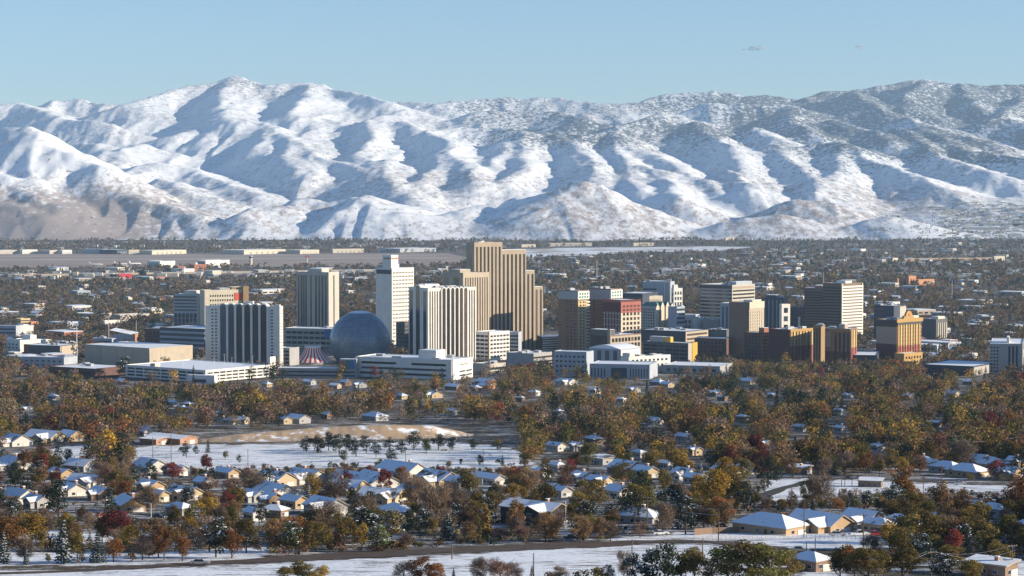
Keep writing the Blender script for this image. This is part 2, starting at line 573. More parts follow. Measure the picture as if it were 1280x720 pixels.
me = mesh_np('mountains', np.stack([TX, TY, TH], -1).reshape(-1, 3), fc, [mountain_mat()], smooth=True,
             attrs={'brush': np.clip(brush, 0, 2).ravel(), 'wood': np.clip(wood, 0, 1.5).ravel()})
tag(link('mountains', me), 'snow covered mountain range with spurs behind the city', 'mountains', kind='structure')

def hz(x, y):
    """height of the land at a place"""
    g = float(G(y))
    if y < 8750: return g
    j = (x / y - _ts[0]) / (_ts[1] - _ts[0]); i = np.interp(y, _yr, np.arange(NY))
    j0, i0 = int(np.clip(j, 0, NT - 2)), int(np.clip(i, 0, NY - 2))
    u, v = j - j0, i - i0
    z = (TH[i0, j0] * (1 - u) + TH[i0, j0 + 1] * u) * (1 - v) + (TH[i0 + 1, j0] * (1 - u) + TH[i0 + 1, j0 + 1] * u) * v
    return max(g, float(z))

# ---- ground: one sheet from behind the camera to the foot of the mountains and beyond
def inpoly(px, py, poly):
    inside = np.zeros(np.shape(px), bool)
    n = len(poly)
    for i in range(n):
        x1, y1 = poly[i]; x2, y2 = poly[(i + 1) % n]
        c = ((y1 > py) != (y2 > py)) & (px < (x2 - x1) * (py - y1) / (y2 - y1 + 1e-9) + x1)
        inside ^= c
    return inside

FIELDS = [   # open snow in the photograph (picture polygons, used where the ground lies)
 [(120, 562), (230, 556), (420, 555), (560, 551), (640, 560), (670, 580), (600, 592), (470, 582), (380, 586), (250, 590), (170, 582)],
 [(20, 566), (110, 556), (170, 560), (150, 574), (60, 580)],
 [(-400, 716), (160, 712), (320, 706), (480, 697), (640, 689), (760, 682), (860, 680), (930, 684), (960, 694), (1000, 740), (-400, 790)],
 [(-400, 692), (60, 690), (200, 690), (330, 684), (330, 700), (160, 706), (-400, 712)],
 [(0, 668), (70, 664), (200, 668), (320, 668), (320, 676), (60, 680), (0, 680)],
 [(840, 664), (1090, 666), (1100, 690), (960, 688), (930, 676), (840, 676)],
 [(955, 600), (1010, 598), (1150, 604), (1280, 606), (1400, 604), (1400, 628), (1280, 622), (1120, 616), (1060, 618), (1010, 626), (955, 628)],
 [(760, 672), (850, 668), (900, 672), (860, 676), (760, 678)],
 [(640, 590), (670, 582), (680, 596), (650, 600)],
 [(1225, 704), (1280, 700), (1400, 700), (1400, 790), (1240, 790)], [(1000, 694), (1060, 698), (1050, 730), (1000, 730)],
]
ROAD1 = [(-60, 719), (60, 714), (170, 709), (320, 702), (480, 692.5), (560, 688.5), (640, 685), (720, 680.5), (790, 677), (850, 676), (905, 678.5), (945, 684), (990, 689.5), (1050, 690.5), (1110, 688)]
_gs = np.linspace(-1, 1, 560)
_gy = np.concatenate([np.linspace(-500, 380, 40), np.interp(np.linspace(0, 1, 330), np.linspace(0, 1, 7), [384, 520, 700, 950, 1350, 2000, 3000]), np.geomspace(3020, 60000, 90)])
GXX = _gs[None, :] * (.30 * (_gy[:, None] + 760) + 60)
GYY = np.repeat(_gy[:, None], len(_gs), 1)
GZZ = G(GYY) + .5 * fbm(GXX / 60, GYY / 60, 3, 3) * sstep(380, 480, GYY) * sstep(2100, 1500, GYY)
_dep = GYY * CP - (GZZ - CAM_H) * SP
_dep = np.where(GYY > 150, _dep, 1e9)
GPX = 640 + F * GXX / _dep
GPY = 360 - F * (GYY * SP + (GZZ - CAM_H) * CP) / _dep
snow = np.zeros(GXX.shape)
jx, jy = GPX + 9 * fbm(GXX / 14, GYY / 14, 5, 2), GPY + 1.5 * fbm(GXX / 14, GYY / 14, 6, 2)
for p in FIELDS:
    snow = np.maximum(snow, inpoly(jx, jy, p) * .86)
snow = np.where(GYY < 2350, np.where((GPY < 575) & (GPY > 380), np.maximum(snow, .26), np.maximum(snow, .36)), snow)
snow = np.where(GYY < 420, .8, snow)
snow = np.where((GYY >= 2350), .22, snow)

def ground_mat():
    m, nt, b, N, L = newmat('snowy_ground')
    b.inputs['Roughness'].default_value = 0.85
    b.inputs['Specular IOR Level'].default_value = 0.15
    geo = N.new('ShaderNodeNewGeometry')
    def noise(scale, det=4, rough=.6):
        n = N.new('ShaderNodeTexNoise'); n.inputs['Scale'].default_value = scale; n.inputs['Detail'].default_value = det
        n.inputs['Roughness'].default_value = rough
        L.new(geo.outputs['Position'], n.inputs['Vector'])
        return n.outputs['Fac']
    a = N.new('ShaderNodeAttribute'); a.attribute_name = 'snow'
    n1, n2 = noise(.05, 7, .7), noise(.4, 5, .7)
    def math_(op, p, q):
        n = N.new('ShaderNodeMath'); n.operation = op
        for i, v in enumerate((p, q)):
            if isinstance(v, (int, float)): n.inputs[i].default_value = v
            else: L.new(v, n.inputs[i])
        return n.outputs[0]
    s = math_('ADD', a.outputs['Fac'], math_('MULTIPLY', math_('SUBTRACT', n1, .5), 1.7))
    s = math_('ADD', s, math_('MULTIPLY', math_('SUBTRACT', n2, .5), .7))
    # thin rows of dry grass standing out of the snow
    mp = N.new('ShaderNodeMapping'); mp.inputs['Scale'].default_value = (.06, .8, .2); mp.inputs['Rotation'].default_value = (0, 0, .12)
    L.new(geo.outputs['Position'], mp.inputs['Vector'])
    n3 = N.new('ShaderNodeTexNoise'); n3.inputs['Scale'].default_value = 1.0; n3.inputs['Detail'].default_value = 6; n3.inputs['Roughness'].default_value = .7
    L.new(mp.outputs['Vector'], n3.inputs['Vector'])
    s = math_('ADD', s, math_('MULTIPLY', math_('SUBTRACT', n3.outputs['Fac'], .52), 3.8))
    r = N.new('ShaderNodeMapRange'); r.inputs['From Min'].default_value = .42; r.inputs['From Max'].default_value = .62
    L.new(s, r.inputs['Value'])
    soil = N.new('ShaderNodeMix'); soil.data_type = 'RGBA'
    L.new(noise(.03, 4), soil.inputs['Factor'])
    si = [i for i in soil.inputs if i.type == 'RGBA']
    si[0].default_value = (.05, .042, .032, 1); si[1].default_value = (.11, .085, .055, 1)
    x = N.new('ShaderNodeMix'); x.data_type = 'RGBA'
    L.new(r.outputs['Result'], x.inputs['Factor'])
    xi = [i for i in x.inputs if i.type == 'RGBA']
    L.new([o for o in soil.outputs if o.type == 'RGBA'][0], xi[0])
    xi[1].default_value = (.79, .85, .93, 1)
    L.new([o for o in x.outputs if o.type == 'RGBA'][0], b.inputs['Base Color'])
    bp = N.new('ShaderNodeBump'); bp.inputs['Strength'].default_value = .5; bp.inputs['Distance'].default_value = .5
    L.new(n2, bp.inputs['Height'])
    L.new(bp.outputs['Normal'], b.inputs['Normal'])
    return m

idx = np.arange(GXX.size).reshape(GXX.shape)
fc = np.stack([idx[:-1, :-1], idx[:-1, 1:], idx[1:, 1:], idx[1:, :-1]], -1).reshape(-1, 4)
me = mesh_np('ground', np.stack([GXX, GYY, GZZ], -1).reshape(-1, 3), fc, [ground_mat()], smooth=True, attrs={'snow': snow.ravel()})
tag(link('ground', me), 'ground sloping from the snowy hillside down to the valley floor', 'ground', kind='structure')

M = {}
M['asphalt'] = mat('asphalt', (.055, .05, .05), .85, .25, .3)
M['dirt_road'] = mat('dirt_road', (.085, .062, .05), .9, .3, .2)
M['runway'] = mat('dry_airfield_grass', (.33, .27, .24), .9, .18, .004)
M['concrete_strip'] = mat('runway_concrete', (.45, .42, .40), .85, .12, .01)
M['pale_field'] = snowmat('snowy_pale_field', (.42, .36, .30), .52, .006)

def gh(x, y):
    return float(G(y)) + .5 * float(fbm(np.array([x / 60]), np.array([y / 60]), 3, 3)[0]) * float(sstep(380, 480, y) * sstep(2100, 1500, y))

def ribbon(name, pts, width, m, label, lift=.06, kind='structure', n=6):
    """a road: pts are picture points of its centre line on the ground"""
    P = [gpt(*p) for p in pts]
    Q = []
    for a, b in zip(P, P[1:]):
        for i in range(n): Q.append(a.lerp(b, i / n))
    Q.append(P[-1])
    mb = MB()
    rows = []
    for i, p in enumerate(Q):
        d = Q[min(i + 1, len(Q) - 1)] - Q[max(i - 1, 0)]
        ww = width(toscreen(*p)[0]) if callable(width) else width
        s = Vector((-d.y, d.x)).normalized() * ww / 2 * (1 + .12 * math.sin(i * 1.7) + .1 * math.sin(i * .6))
        row = []
        for k in (-1, -.33, .33, 1):
            x, y = p.x + s.x * k, p.y + s.y * k
            row.append((x, y, gh(x, y) + lift))
        rows.append(row)
    nv = 0
    for r in rows: mb.v += r
    for i in range(len(rows) - 1):
        for k in range(3):
            a = i * 4 + k
            mb.f.append((a, a + 1, a + 5, a + 4)); mb.m.append(0)
    o = mb.build(name, m)
    # make sure it faces up
    if o.data.polygons[0].normal.z < 0: o.data.flip_normals()
    tag(o, label, 'road', kind=kind)
    return o

ribbon('road', ROAD1, lambda px: float(np.interp(px, [0, 180, 300, 420, 720, 800, 900, 1000], [4, 6, 11, 17, 18, 10, 8, 12])), M['dirt_road'], 'dark bare road curving across the snowy foreground', .12)
ribbon('path', [(940, 626), (975, 612), (1010, 602), (1060, 597), (1150, 601), (1220, 606), (1300, 606)], 5.5, M['asphalt'], 'dark street curving past the right hand houses', .10)

def sheet(name, poly, m, label, lift=.3, cat='field', kind='structure'):
    """a flat sheet on the valley floor from picture points"""
    mb = MB()
    mb.face([(p.x, p.y, p.z + lift) for p in (gpt(*q) for q in poly)])
    o = mb.build(name, m)
    if o.data.polygons[0].normal.z < 0: o.data.flip_normals()
    return tag(o, label, cat, kind=kind)

sheet('airfield', [(-500, 336), (540, 333), (600, 326), (560, 316.5), (-500, 318.5)], M['runway'], 'brown airfield plain behind the city', .3)
sheet('runway', [(-400, 327.2), (560, 323.4), (560, 322.2), (-400, 325.6)], M['concrete_strip'], 'long pale runway across the airfield', .6, 'runway')
sheet('runway', [(-300, 321.4), (540, 320.2), (540, 319.6), (-300, 320.6)], M['concrete_strip'], 'narrow far runway at the edge of the airfield', .6, 'runway')
sheet('field', [(652, 322), (700, 321), (800, 315.5), (900, 313.5), (940, 309), (890, 308), (700, 310), (640, 312)], M['pale_field'], 'pale snowy field behind the tallest tower', .3)
sheet('dry_lake', [(45, 298.5), (150, 295), (330, 294.5), (480, 296), (480, 298.5), (330, 300), (130, 300)], M['pale_field'], 'pale dry lake bed at the foot of the left hills', .6)

def freeway():
    mb = MB(); P = [gpt(x, y) for x, y in zip(np.linspace(-60, 492, 24), np.linspace(346.5, 338.5, 24))]
    for a, b in zip(P, P[1:]):
        for off in (0, 24):
            q = [(a.x, a.y + off, 0), (b.x, b.y + off, 0), (b.x, b.y + off, 4.2), (a.x, a.y + off, 4.2)]; mb.face(q if off == 0 else q[::-1])
        mb.face([(a.x, a.y, 4.2), (b.x, b.y, 4.2), (b.x, b.y + 24, 4.2), (a.x, a.y + 24, 4.2)])
    tag(mb.build('highway', mat('highway_wall', (.48, .41, .33), .9, .2, .02)), 'long beige raised highway crossing the plain on the left', 'highway', kind='structure')
freeway()

# ---- bare earth bank of the basin
def dirt_bank():
    toe = [(236, 555), (300, 554), (400, 551), (480, 549.5), (540, 548), (575, 547), (592, 546.8)]
    top = [(236, 555), (250, 550), (300, 543.5), (400, 535), (480, 531.5), (540, 533), (575, 540), (592, 546.4)]
    xs = np.linspace(236, 592, 100)
    ty = np.interp(xs, *zip(*toe)); cy_ = np.interp(xs, *zip(*top))
    rows = []
    for px, a, b in zip(xs, ty, cy_):
        p = gpt(px, a)
        w = 24 + 3 * math.sin(px * .021) + 1.2 * float(gnoise(px / 9., 3.3, 4))
        q = at(px, b, p.y + w)
        q.z = max(q.z, float(G(q.y)) + .4)
        col = []
        for k in np.linspace(0, 1, 9):
            s = p.lerp(q, k)
            s.z += -1.0 * math.sin(k * math.pi) + (.35 * float(gnoise(px / 5., k * 4, 9)) if 0 < k < 1 else 0) - (.2 if k == 0 else 0)
            col.append(tuple(s))
        zc = q.z
        col.append((q.x * (1 + 4 / q.y), q.y + 4, zc + .05))
        g = float(G(q.y + 22))
        col.append((q.x * (1 + 22 / q.y), q.y + 22, g - .3))
        rows.append(col)
    v = np.array(rows).reshape(-1, 3)
    n = len(rows[0])
    idx = np.arange(len(v)).reshape(len(rows), n)
    fc = np.stack([idx[:-1, :-1], idx[1:, :-1], idx[1:, 1:], idx[:-1, 1:]], -1).reshape(-1, 4)
    m = snowmat('bare_tan_earth', (.42, .31, .205), .44, .09)
    o = link('dirt_bank', mesh_np('dirt_bank', v, fc, [m], smooth=True))
    tag(o, 'bare tan earth bank of a basin above the snow field', 'earth bank', kind='structure')
dirt_bank()
# ---- the air: a closed box of thin, even haze round the whole scene
def haze():
    mb = MB()
    mb.box(-9500, 9500, -800, 24500, -40, 1500)
    m = bpy.data.materials.new('haze')
    m.use_nodes = True
    N, L = m.node_tree.nodes, m.node_tree.links
    N.remove(N['Principled BSDF'])
    v = N.new('ShaderNodeVolumePrincipled')
    v.inputs['Color'].default_value = (.48, .72, 1.0, 1)
    v.inputs['Density'].default_value = 2.9e-5
    v.inputs['Anisotropy'].default_value = 0.0
    L.new(v.outputs[0], N['Material Output'].inputs['Volume'])
    tag(mb.build('haze', m), kind='stuff')
haze()
# ================================================================== downtown
def W(name, r, g, b, rough=.8, var=.07, scale=.12, **k):
    M[name] = mat(name, (r, g, b), rough, var, scale, **k)
W('white_paint', .70, .685, .65); W('cream', .56, .51, .41); W('pale_stone', .45, .42, .375); W('tan', .36, .30, .235); W('light_tan', .43, .365, .29)
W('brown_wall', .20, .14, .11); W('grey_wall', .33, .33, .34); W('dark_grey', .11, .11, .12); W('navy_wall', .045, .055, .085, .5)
W('brick', .30, .13, .085, .85, .15, .4); W('dark_brick', .13, .075, .065, .85, .15, .4); W('maroon', .10, .036, .036); W('casino_red', .27, .075, .06)
W('casino_yellow', .44, .275, .10); W('ochre', .60, .36, .06); W('olive', .29, .195, .10); W('yellow_cream', .54, .42, .22); W('dark_trim', .04, .04, .045, .5)
W('signal_red', .62, .09, .05); W('pink', .36, .125, .10); W('bright_red', .55, .045, .06); W('teal_roof', .05, .19, .17, .5); W('orange_stucco', .50, .24, .13)
W('blue_panel', .05, .16, .42, .5); W('green_awning', .10, .34, .22, .6); W('red_cloth', .42, .045, .05); W('white_cloth', .75, .73, .72); W('concrete', .40, .38, .35)
W('metal_grey', .30, .31, .33, .45, metal=.4); W('white_metal', .66, .66, .66, .5); W('bluish_wall', .36, .40, .46); W('wood_pole', .13, .085, .055)  # the bluish wall colour also stands in for white walls in shade
M['glass'] = mat('dark_glass', (.022, .03, .05), .12, .2, .3, spec=.6, vary=3)
M['bronze_glass'] = mat('bronze_glass', (.045, .032, .026), .15, .2, .3, spec=.6, vary=3.2)
M['blue_glass'] = mat('blue_glass', (.04, .07, .12), .12, .2, .3, spec=.7)
M['shade_gap'] = mat('painted_deck_shade', (.035, .035, .04), .9, .3, .3, vary=3)  # near-black colour stands in for the shade inside the open decks
M['roof_snow'] = snowmat('roof_snow', (.30, .29, .29), .66, .05)

BLD = []      # (xmin,xmax,ymin,ymax) in the picture of each building: trees keep clear
FOOT = []     # plan polygons

_unit = {}
def unit(name, m):
    k = (name, m)
    if k not in _unit:
        mb = MB(); mb.box(0, 1, 0, 1, 0, 1)
        _unit[k] = mb.mesh(name, M[m])
    return _unit[k]

class Bld:
    """a block seen on its corner: picture columns of its left edge, near corner and right edge"""
    def __init__(s, name, label, L, Cc, Rr, top, base, th=35, wall='white_paint', cat='building', roof='roof_snow', group=None, parapet=.9, maxw=90, Y=None, bodyname='wall'):
        s.Y = Y or Yof(base)
        s.th = R(th)
        c, sn = math.cos(s.th), math.sin(s.th)
        p = at(Cc, base, s.Y)
        z0 = float(G(s.Y)) - .3
        tl, tr = ray(L, base)[0] / ray(L, base)[1], ray(Rr, base)[0] / ray(Rr, base)[1]
        s.wl = max((p.x - tl * p.y) / (c + tl * sn), 3)
        s.wr = min(max((tr * p.y - p.x) / max(sn - tr * c, .05), 3), maxw)
        s.h = at(Cc, top, s.Y).z - z0
        s.root = empty(name, (p.x, p.y, z0), -s.th)
        tag(s.root, label, cat, group)
        s.n = {}
        w, h = s.wl, s.h
        mb = MB()
        mb.box(-w, 0, 0, s.wr, 0, h)
        if parapet:
            t = .45
            for a in ((-w, 0, 0, t), (-w, 0, s.wr - t, s.wr), (-w, -w + t, t, s.wr - t), (-t, 0, t, s.wr - t)):
                mb.box(*a, h, h + parapet, skip='b')
        mb.build(bodyname, M[wall], s.root)
        if roof:
            mb = MB(); mb.box(-w + .5, -.5, .5, s.wr - .5, h + .02, h + .3)
            mb.build('roof', M[roof], s.root)
        BLD.append((L, Rr, top, base))
        f = []
        for x, y in ((-w, 0), (0, 0), (0, s.wr), (-w, s.wr)):
            f.append((p.x + x * c + y * sn, p.y - x * sn + y * c))
        FOOT.append(f)
    def part(s, name, m, x0, x1, y0, y1, z0, z1):
        o = link(name, unit(name, m), s.root)
        o.location = (x0, y0, z0)
        o.scale = (max(x1 - x0, .01), max(y1 - y0, .01), max(z1 - z0, .01))
        return o
    def block(s, name, m, fx0, fx1, fy0, fy1, z0, z1, snow=True):
        """something standing on the roof, in fractions of the plan: x 0 left .. 1 corner, y 0 front .. 1 back"""
        mb = MB()
        x0, x1, y0, y1 = -s.wl * (1 - fx0), -s.wl * (1 - fx1), s.wr * fy0, s.wr * fy1
        mb.box(x0, x1, y0, y1, z0, z1, 0)
        if snow: mb.box(x0 + .3, x1 - .3, y0 + .3, y1 - .3, z1 + .003, z1 + .22, 1, skip='b')
        return mb.build(name, [M[m], M['roof_snow']], s.root)
    def rect(s, side, a0, a1, z0, z1, d=.14, d0=.0):
        """box on a face; a in fraction across (left to right as seen), z in fraction of height"""
        h = s.h
        if side == 'l':
            return (-s.wl * (1 - a0), -s.wl * (1 - a1), -d, .002 - d0, z0 * h, z1 * h)
        return (-.002 + d0, d, s.wr * a0, s.wr * a1, z0 * h, z1 * h)
    def put(s, name, m, side, a0, a1, z0, z1, d=.14):
        return s.part(name, m, *s.rect(side, a0, a1, z0, z1, d))
    def many(s, name, m, rects):
        """each a part of its own; past a hundred the lowest ones together"""
        rects = sorted(rects, key=lambda r: -r[5])
        free = 100 - s.n.get(name, 0)
        for r in rects[:max(free, 0)]:
            s.part(name, m, *r)
        rest = rects[max(free, 0):]
        s.n[name] = s.n.get(name, 0) + len(rects[:max(free, 0)])
        if rest:
            mb = MB()
            for r in rest: mb.box(*r)
            tag(mb.build(name, M[m], s.root), kind='stuff')
    def bands(s, side, n, z0, z1, fill=.5, m='glass', a0=0.0, a1=1.0, d=.14, name='window_band'):
        st = (z1 - z0) / n
        s.many(name, m, [s.rect(side, a0, a1, z0 + st * (i + .5 - fill / 2), z0 + st * (i + .5 + fill / 2), d) for i in range(n)])
    def strips(s, side, n, a0, a1, z0, z1, fill=.5, m='glass', d=.14, name='window_strip'):
        st = (a1 - a0) / n
        s.many(name, m, [s.rect(side, a0 + st * (i + .5 - fill / 2), a0 + st * (i + .5 + fill / 2), z0, z1, d) for i in range(n)])
    def grid(s, side, nx, nz, a0, a1, z0, z1, fx=.5, fz=.55, m='glass', d=.12, name='window'):
        sa, sz = (a1 - a0) / nx, (z1 - z0) / nz
        s.many(name, m, [s.rect(side, a0 + sa * (i + .5 - fx / 2), a0 + sa * (i + .5 + fx / 2), z0 + sz * (k + .5 - fz / 2), z0 + sz * (k + .5 + fz / 2), d)
                         for i in range(nx) for k in range(nz)])
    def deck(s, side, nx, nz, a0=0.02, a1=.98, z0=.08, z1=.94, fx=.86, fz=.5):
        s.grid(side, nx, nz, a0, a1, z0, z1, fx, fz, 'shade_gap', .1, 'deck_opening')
    def units(s, n, seed=1, m='metal_grey'):
        r = random.Random(seed)
        for i in range(n):
            x, y = -s.wl * r.uniform(.15, .85), s.wr * r.uniform(.15, .85)
            a, b, hh = r.uniform(1.5, 4), r.uniform(1.5, 4), r.uniform(1.2, 3)
            mb = MB(); mb.box(x - a, x + a, y - b, y + b, s.h + .3, s.h + hh + .3, 0, 1)
            mb.build('rooftop_unit', [M[m], M['roof_snow']], s.root)
    def text(s, txt, side, a, z, size, m, name='sign_lettering', d=.3, off=None):
        cu = bpy.data.curves.new(name, 'FONT')
        cu.body = txt; cu.size = size; cu.align_x = 'CENTER'; cu.align_y = 'CENTER'; cu.extrude = .08
        cu.materials.append(M[m])
        tmp = bpy.data.objects.new('tmp', cu); C.objects.link(tmp)
        dg = bpy.context.evaluated_depsgraph_get()
        me = bpy.data.meshes.new_from_object(tmp.evaluated_get(dg)); bpy.data.objects.remove(tmp)
        if not me.materials: me.materials.append(M[m])
        o = link(name, me, s.root)
        if side == 'l':
            o.location = (-s.wl * (1 - a), -d, z); o.rotation_euler = (R(90), 0, 0)
        else:
            o.location = (d, s.wr * a, z); o.rotation_euler = (R(90), 0, R(90))
        if off: o.location = off
        return o

# ---- west side
b = Bld('office_building', 'white ribbon-window office slab west of the arched dark hotel tower', 217, 247, 256, 368.5, 411, 16, 'bluish_wall')  # bluish walls put the shade of this white slab into its colour
b.bands('l', 5, .50, .98, .48, 'glass', .03, .97); b.grid('l', 6, 3, .02, .98, .02, .46, .78, .9, 'glass'); b.block('penthouse', 'cream', .4, .9, .2, .9, b.h + .3, b.h + 5.5)
b.put('wall_panel', 'white_paint', 'r', .02, .98, 0, .99, .3)  # white panel puts the sunlit right side into the colour

b = Bld('hotel_building', 'cream hotel with orange-red corner panel behind the arched tower', 250, 256, 305, 363.5, 412, 62, 'cream')
b.grid('r', 10, 7, .12, .74, .12, .92, .55, .45, 'bronze_glass'); b.put('sign_panel', 'signal_red', 'r', .76, .95, .74, .93, .5); b.put('stair_tower', 'olive', 'r', .96, 1.1, 0, 1.1, 4)
b.block('penthouse', 'grey_wall', .1, .9, .40, .66, b.h + .3, b.h + 3); b.block('penthouse', 'olive', .1, .9, .70, .95, b.h + .3, b.h + 4.5)

def arch_caps(b, side, n, a0, a1, wallm, z, glassm='glass', zb=.0, proud=1.2, depth=7.5, ri_=.74):
    """tall dark bays between piers, each closed by a half-round vault at the top"""
    w = b.wl if side == 'l' else b.wr
    st = (a1 - a0) / n * w
    zt = z * b.h
    for i in range(n):
        c0 = a0 * w + st * (i + .5)
        r = st * .5
        k = 12
        arc = [(math.cos(math.pi * j / k), math.sin(math.pi * j / k)) for j in range(k + 1)]
        def P(u, dep, zz):
            return (-w + c0 + u, dep, zz) if side == 'l' else (-dep, c0 + u, zz)
        # glazed bay with a round head
        mb = MB(); ri = r * ri_
        pts = [P(ri, -.35, zb * b.h), P(-ri, -.35, zb * b.h)][::-1] + [P(c * ri, -.35, zt + s_ * ri) for c, s_ in arc]
        pts = [P(-ri, -.35, zb * b.h), P(ri, -.35, zb * b.h)] + [P(c * ri, -.35, zt + s_ * ri) for c, s_ in arc]
        mb.face(pts if side == 'l' else pts)
        bay = mb.build('glazed_bay', M[glassm], b.root)
        # vault
        mb = MB()
        for (c1, s1), (c2, s2) in zip(arc, arc[1:]):
            mb.face([P(c1 * r, -proud, zt + s1 * r), P(c2 * r, -proud, zt + s2 * r), P(c2 * r, depth, zt + s2 * r), P(c1 * r, depth, zt + s1 * r)])
            mb.face([P(c1 * ri, -proud, zt + s1 * ri), P(c2 * ri, -proud, zt + s2 * ri), P(c2 * r, -proud, zt + s2 * r), P(c1 * r, -proud, zt + s1 * r)])
            mb.face([P(c1 * ri, -proud, zt + s1 * ri), P(c2 * ri, -proud, zt + s2 * ri), P(c2 * ri, -.2, zt + s2 * ri), P(c1 * ri, -.2, zt + s1 * ri)])
        mb.face([P(c * r, depth, zt + s_ * r) for c, s_ in arc])
        mb.build('vault', M[wallm], b.root)
    for i in range(n + 1):
        c0 = a0 * w + st * i
        mb = MB()
        t = st * .12
        if side == 'l': mb.box(-w + c0 - t, -w + c0 + t, -proud, -.002, 0, zt)
        else: mb.box(.002, proud, c0 - t, c0 + t, 0, zt)
        mb.build('pier', M[wallm], b.root)

b = Bld('hotel_tower', 'wide arched hotel tower with six dark round-headed bays, all in shade', 257, 350, 354, 384, 458, 14, 'white_paint')
arch_caps(b, 'l', 6, .19, .84, 'white_paint', .985)
b.grid('l', 2, 17, .07, .17, .05, .97, .5, .42); b.grid('l', 1, 17, .865, .925, .05, .97, .5, .42)
b.block('stair_tower', 'white_paint', .93, 1.0, -.05, .3, 0, b.h + 2.5); b.block('penthouse', 'white_paint', .5, .62, .5, .9, b.h + .3, b.h + 5.5)
b.grid('r', 2, 17, .3, .9, .05, .97, .4, .42)

b = Bld('event_hall', 'huge windowless tan event hall with a flat pale roof', 106, 187, 241, 436, 461.5, 38, 'light_tan', parapet=.6, maxw=120)
mb = MB(); mb.box(1, 9, b.wr * .3, b.wr * .82, 4.2, 5.0); mb.build('awning', M['green_awning'], b.root)
b.bands('r', 1, .02, .2, .7, 'bronze_glass', .3, .8)
for q in (.25, .5, .75): b.put('wall_joint', 'tan', 'l', q - .003, q + .003, 0, .98, .2)
b.put('cornice', 'concrete', 'l', 0, 1, .94, 1.0, .3)

b = Bld('bowling_hall', 'long dark blue hall with stepped dark bands beside the tan event hall', 200, 256, 290, 412, 441, 30, 'navy_wall')
b.bands('l', 4, .1, .95, .42, 'bluish_wall', 0, 1, .5, 'facade_band')
b = Bld('parking_garage', 'long low white parking garage with lamp posts on its snowy top deck', 157, 257, 338, 464, 478, 38, 'white_paint', roof='roof_snow', maxw=140)
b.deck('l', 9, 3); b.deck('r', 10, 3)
PG1 = b
b.block('stair_tower', 'white_paint', .98, 1.0, 1.0, 1.0 + .085, 0, b.h + 8)
b.block('stair_tower', 'pale_stone', .3, .36, .02, .1, b.h, b.h + 3.4)
b = Bld('hall', 'snow capped entrance pavilion in front of the low white garage', 234, 268, 272, 470, 480, 20, 'white_metal', parapet=.3)
b.bands('l', 1, .1, .6, .8, 'navy_wall', .2, .7)

b = Bld('hotel_tower', 'pale tower with grouped dark vertical window stripes behind the dome', 371, 411, 424, 341, 411, 24, 'pale_stone')
for q in (.04, .13, .20, .27): b.put('window_strip', 'glass', 'l', q, q + .05, .02, .95)
b.put('window_strip', 'glass', 'l', .43, .47, .02, .95)
for q in (.58, .68, .78, .88): b.put('window_strip', 'glass', 'l', q, q + .055, .02, .95)
b.put('window_strip', 'bronze_glass', 'r', .45, .55, .02, .95)
b.block('penthouse', 'pale_stone', .3, .72, .2, .9, b.h + .3, b.h + 5); b.units(3, 4)

b = Bld('parking_garage', 'shaded parking garage of dark decks below the striped pale tower', 356, 416, 430, 412, 434, 20, 'pale_stone')
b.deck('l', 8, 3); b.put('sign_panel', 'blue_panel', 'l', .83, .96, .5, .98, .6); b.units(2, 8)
b = Bld('parking_garage', 'dark decked garage wing beside the striped big top', 345, 362, 374, 436, 457, 25, 'grey_wall'); b.deck('l', 3, 4)

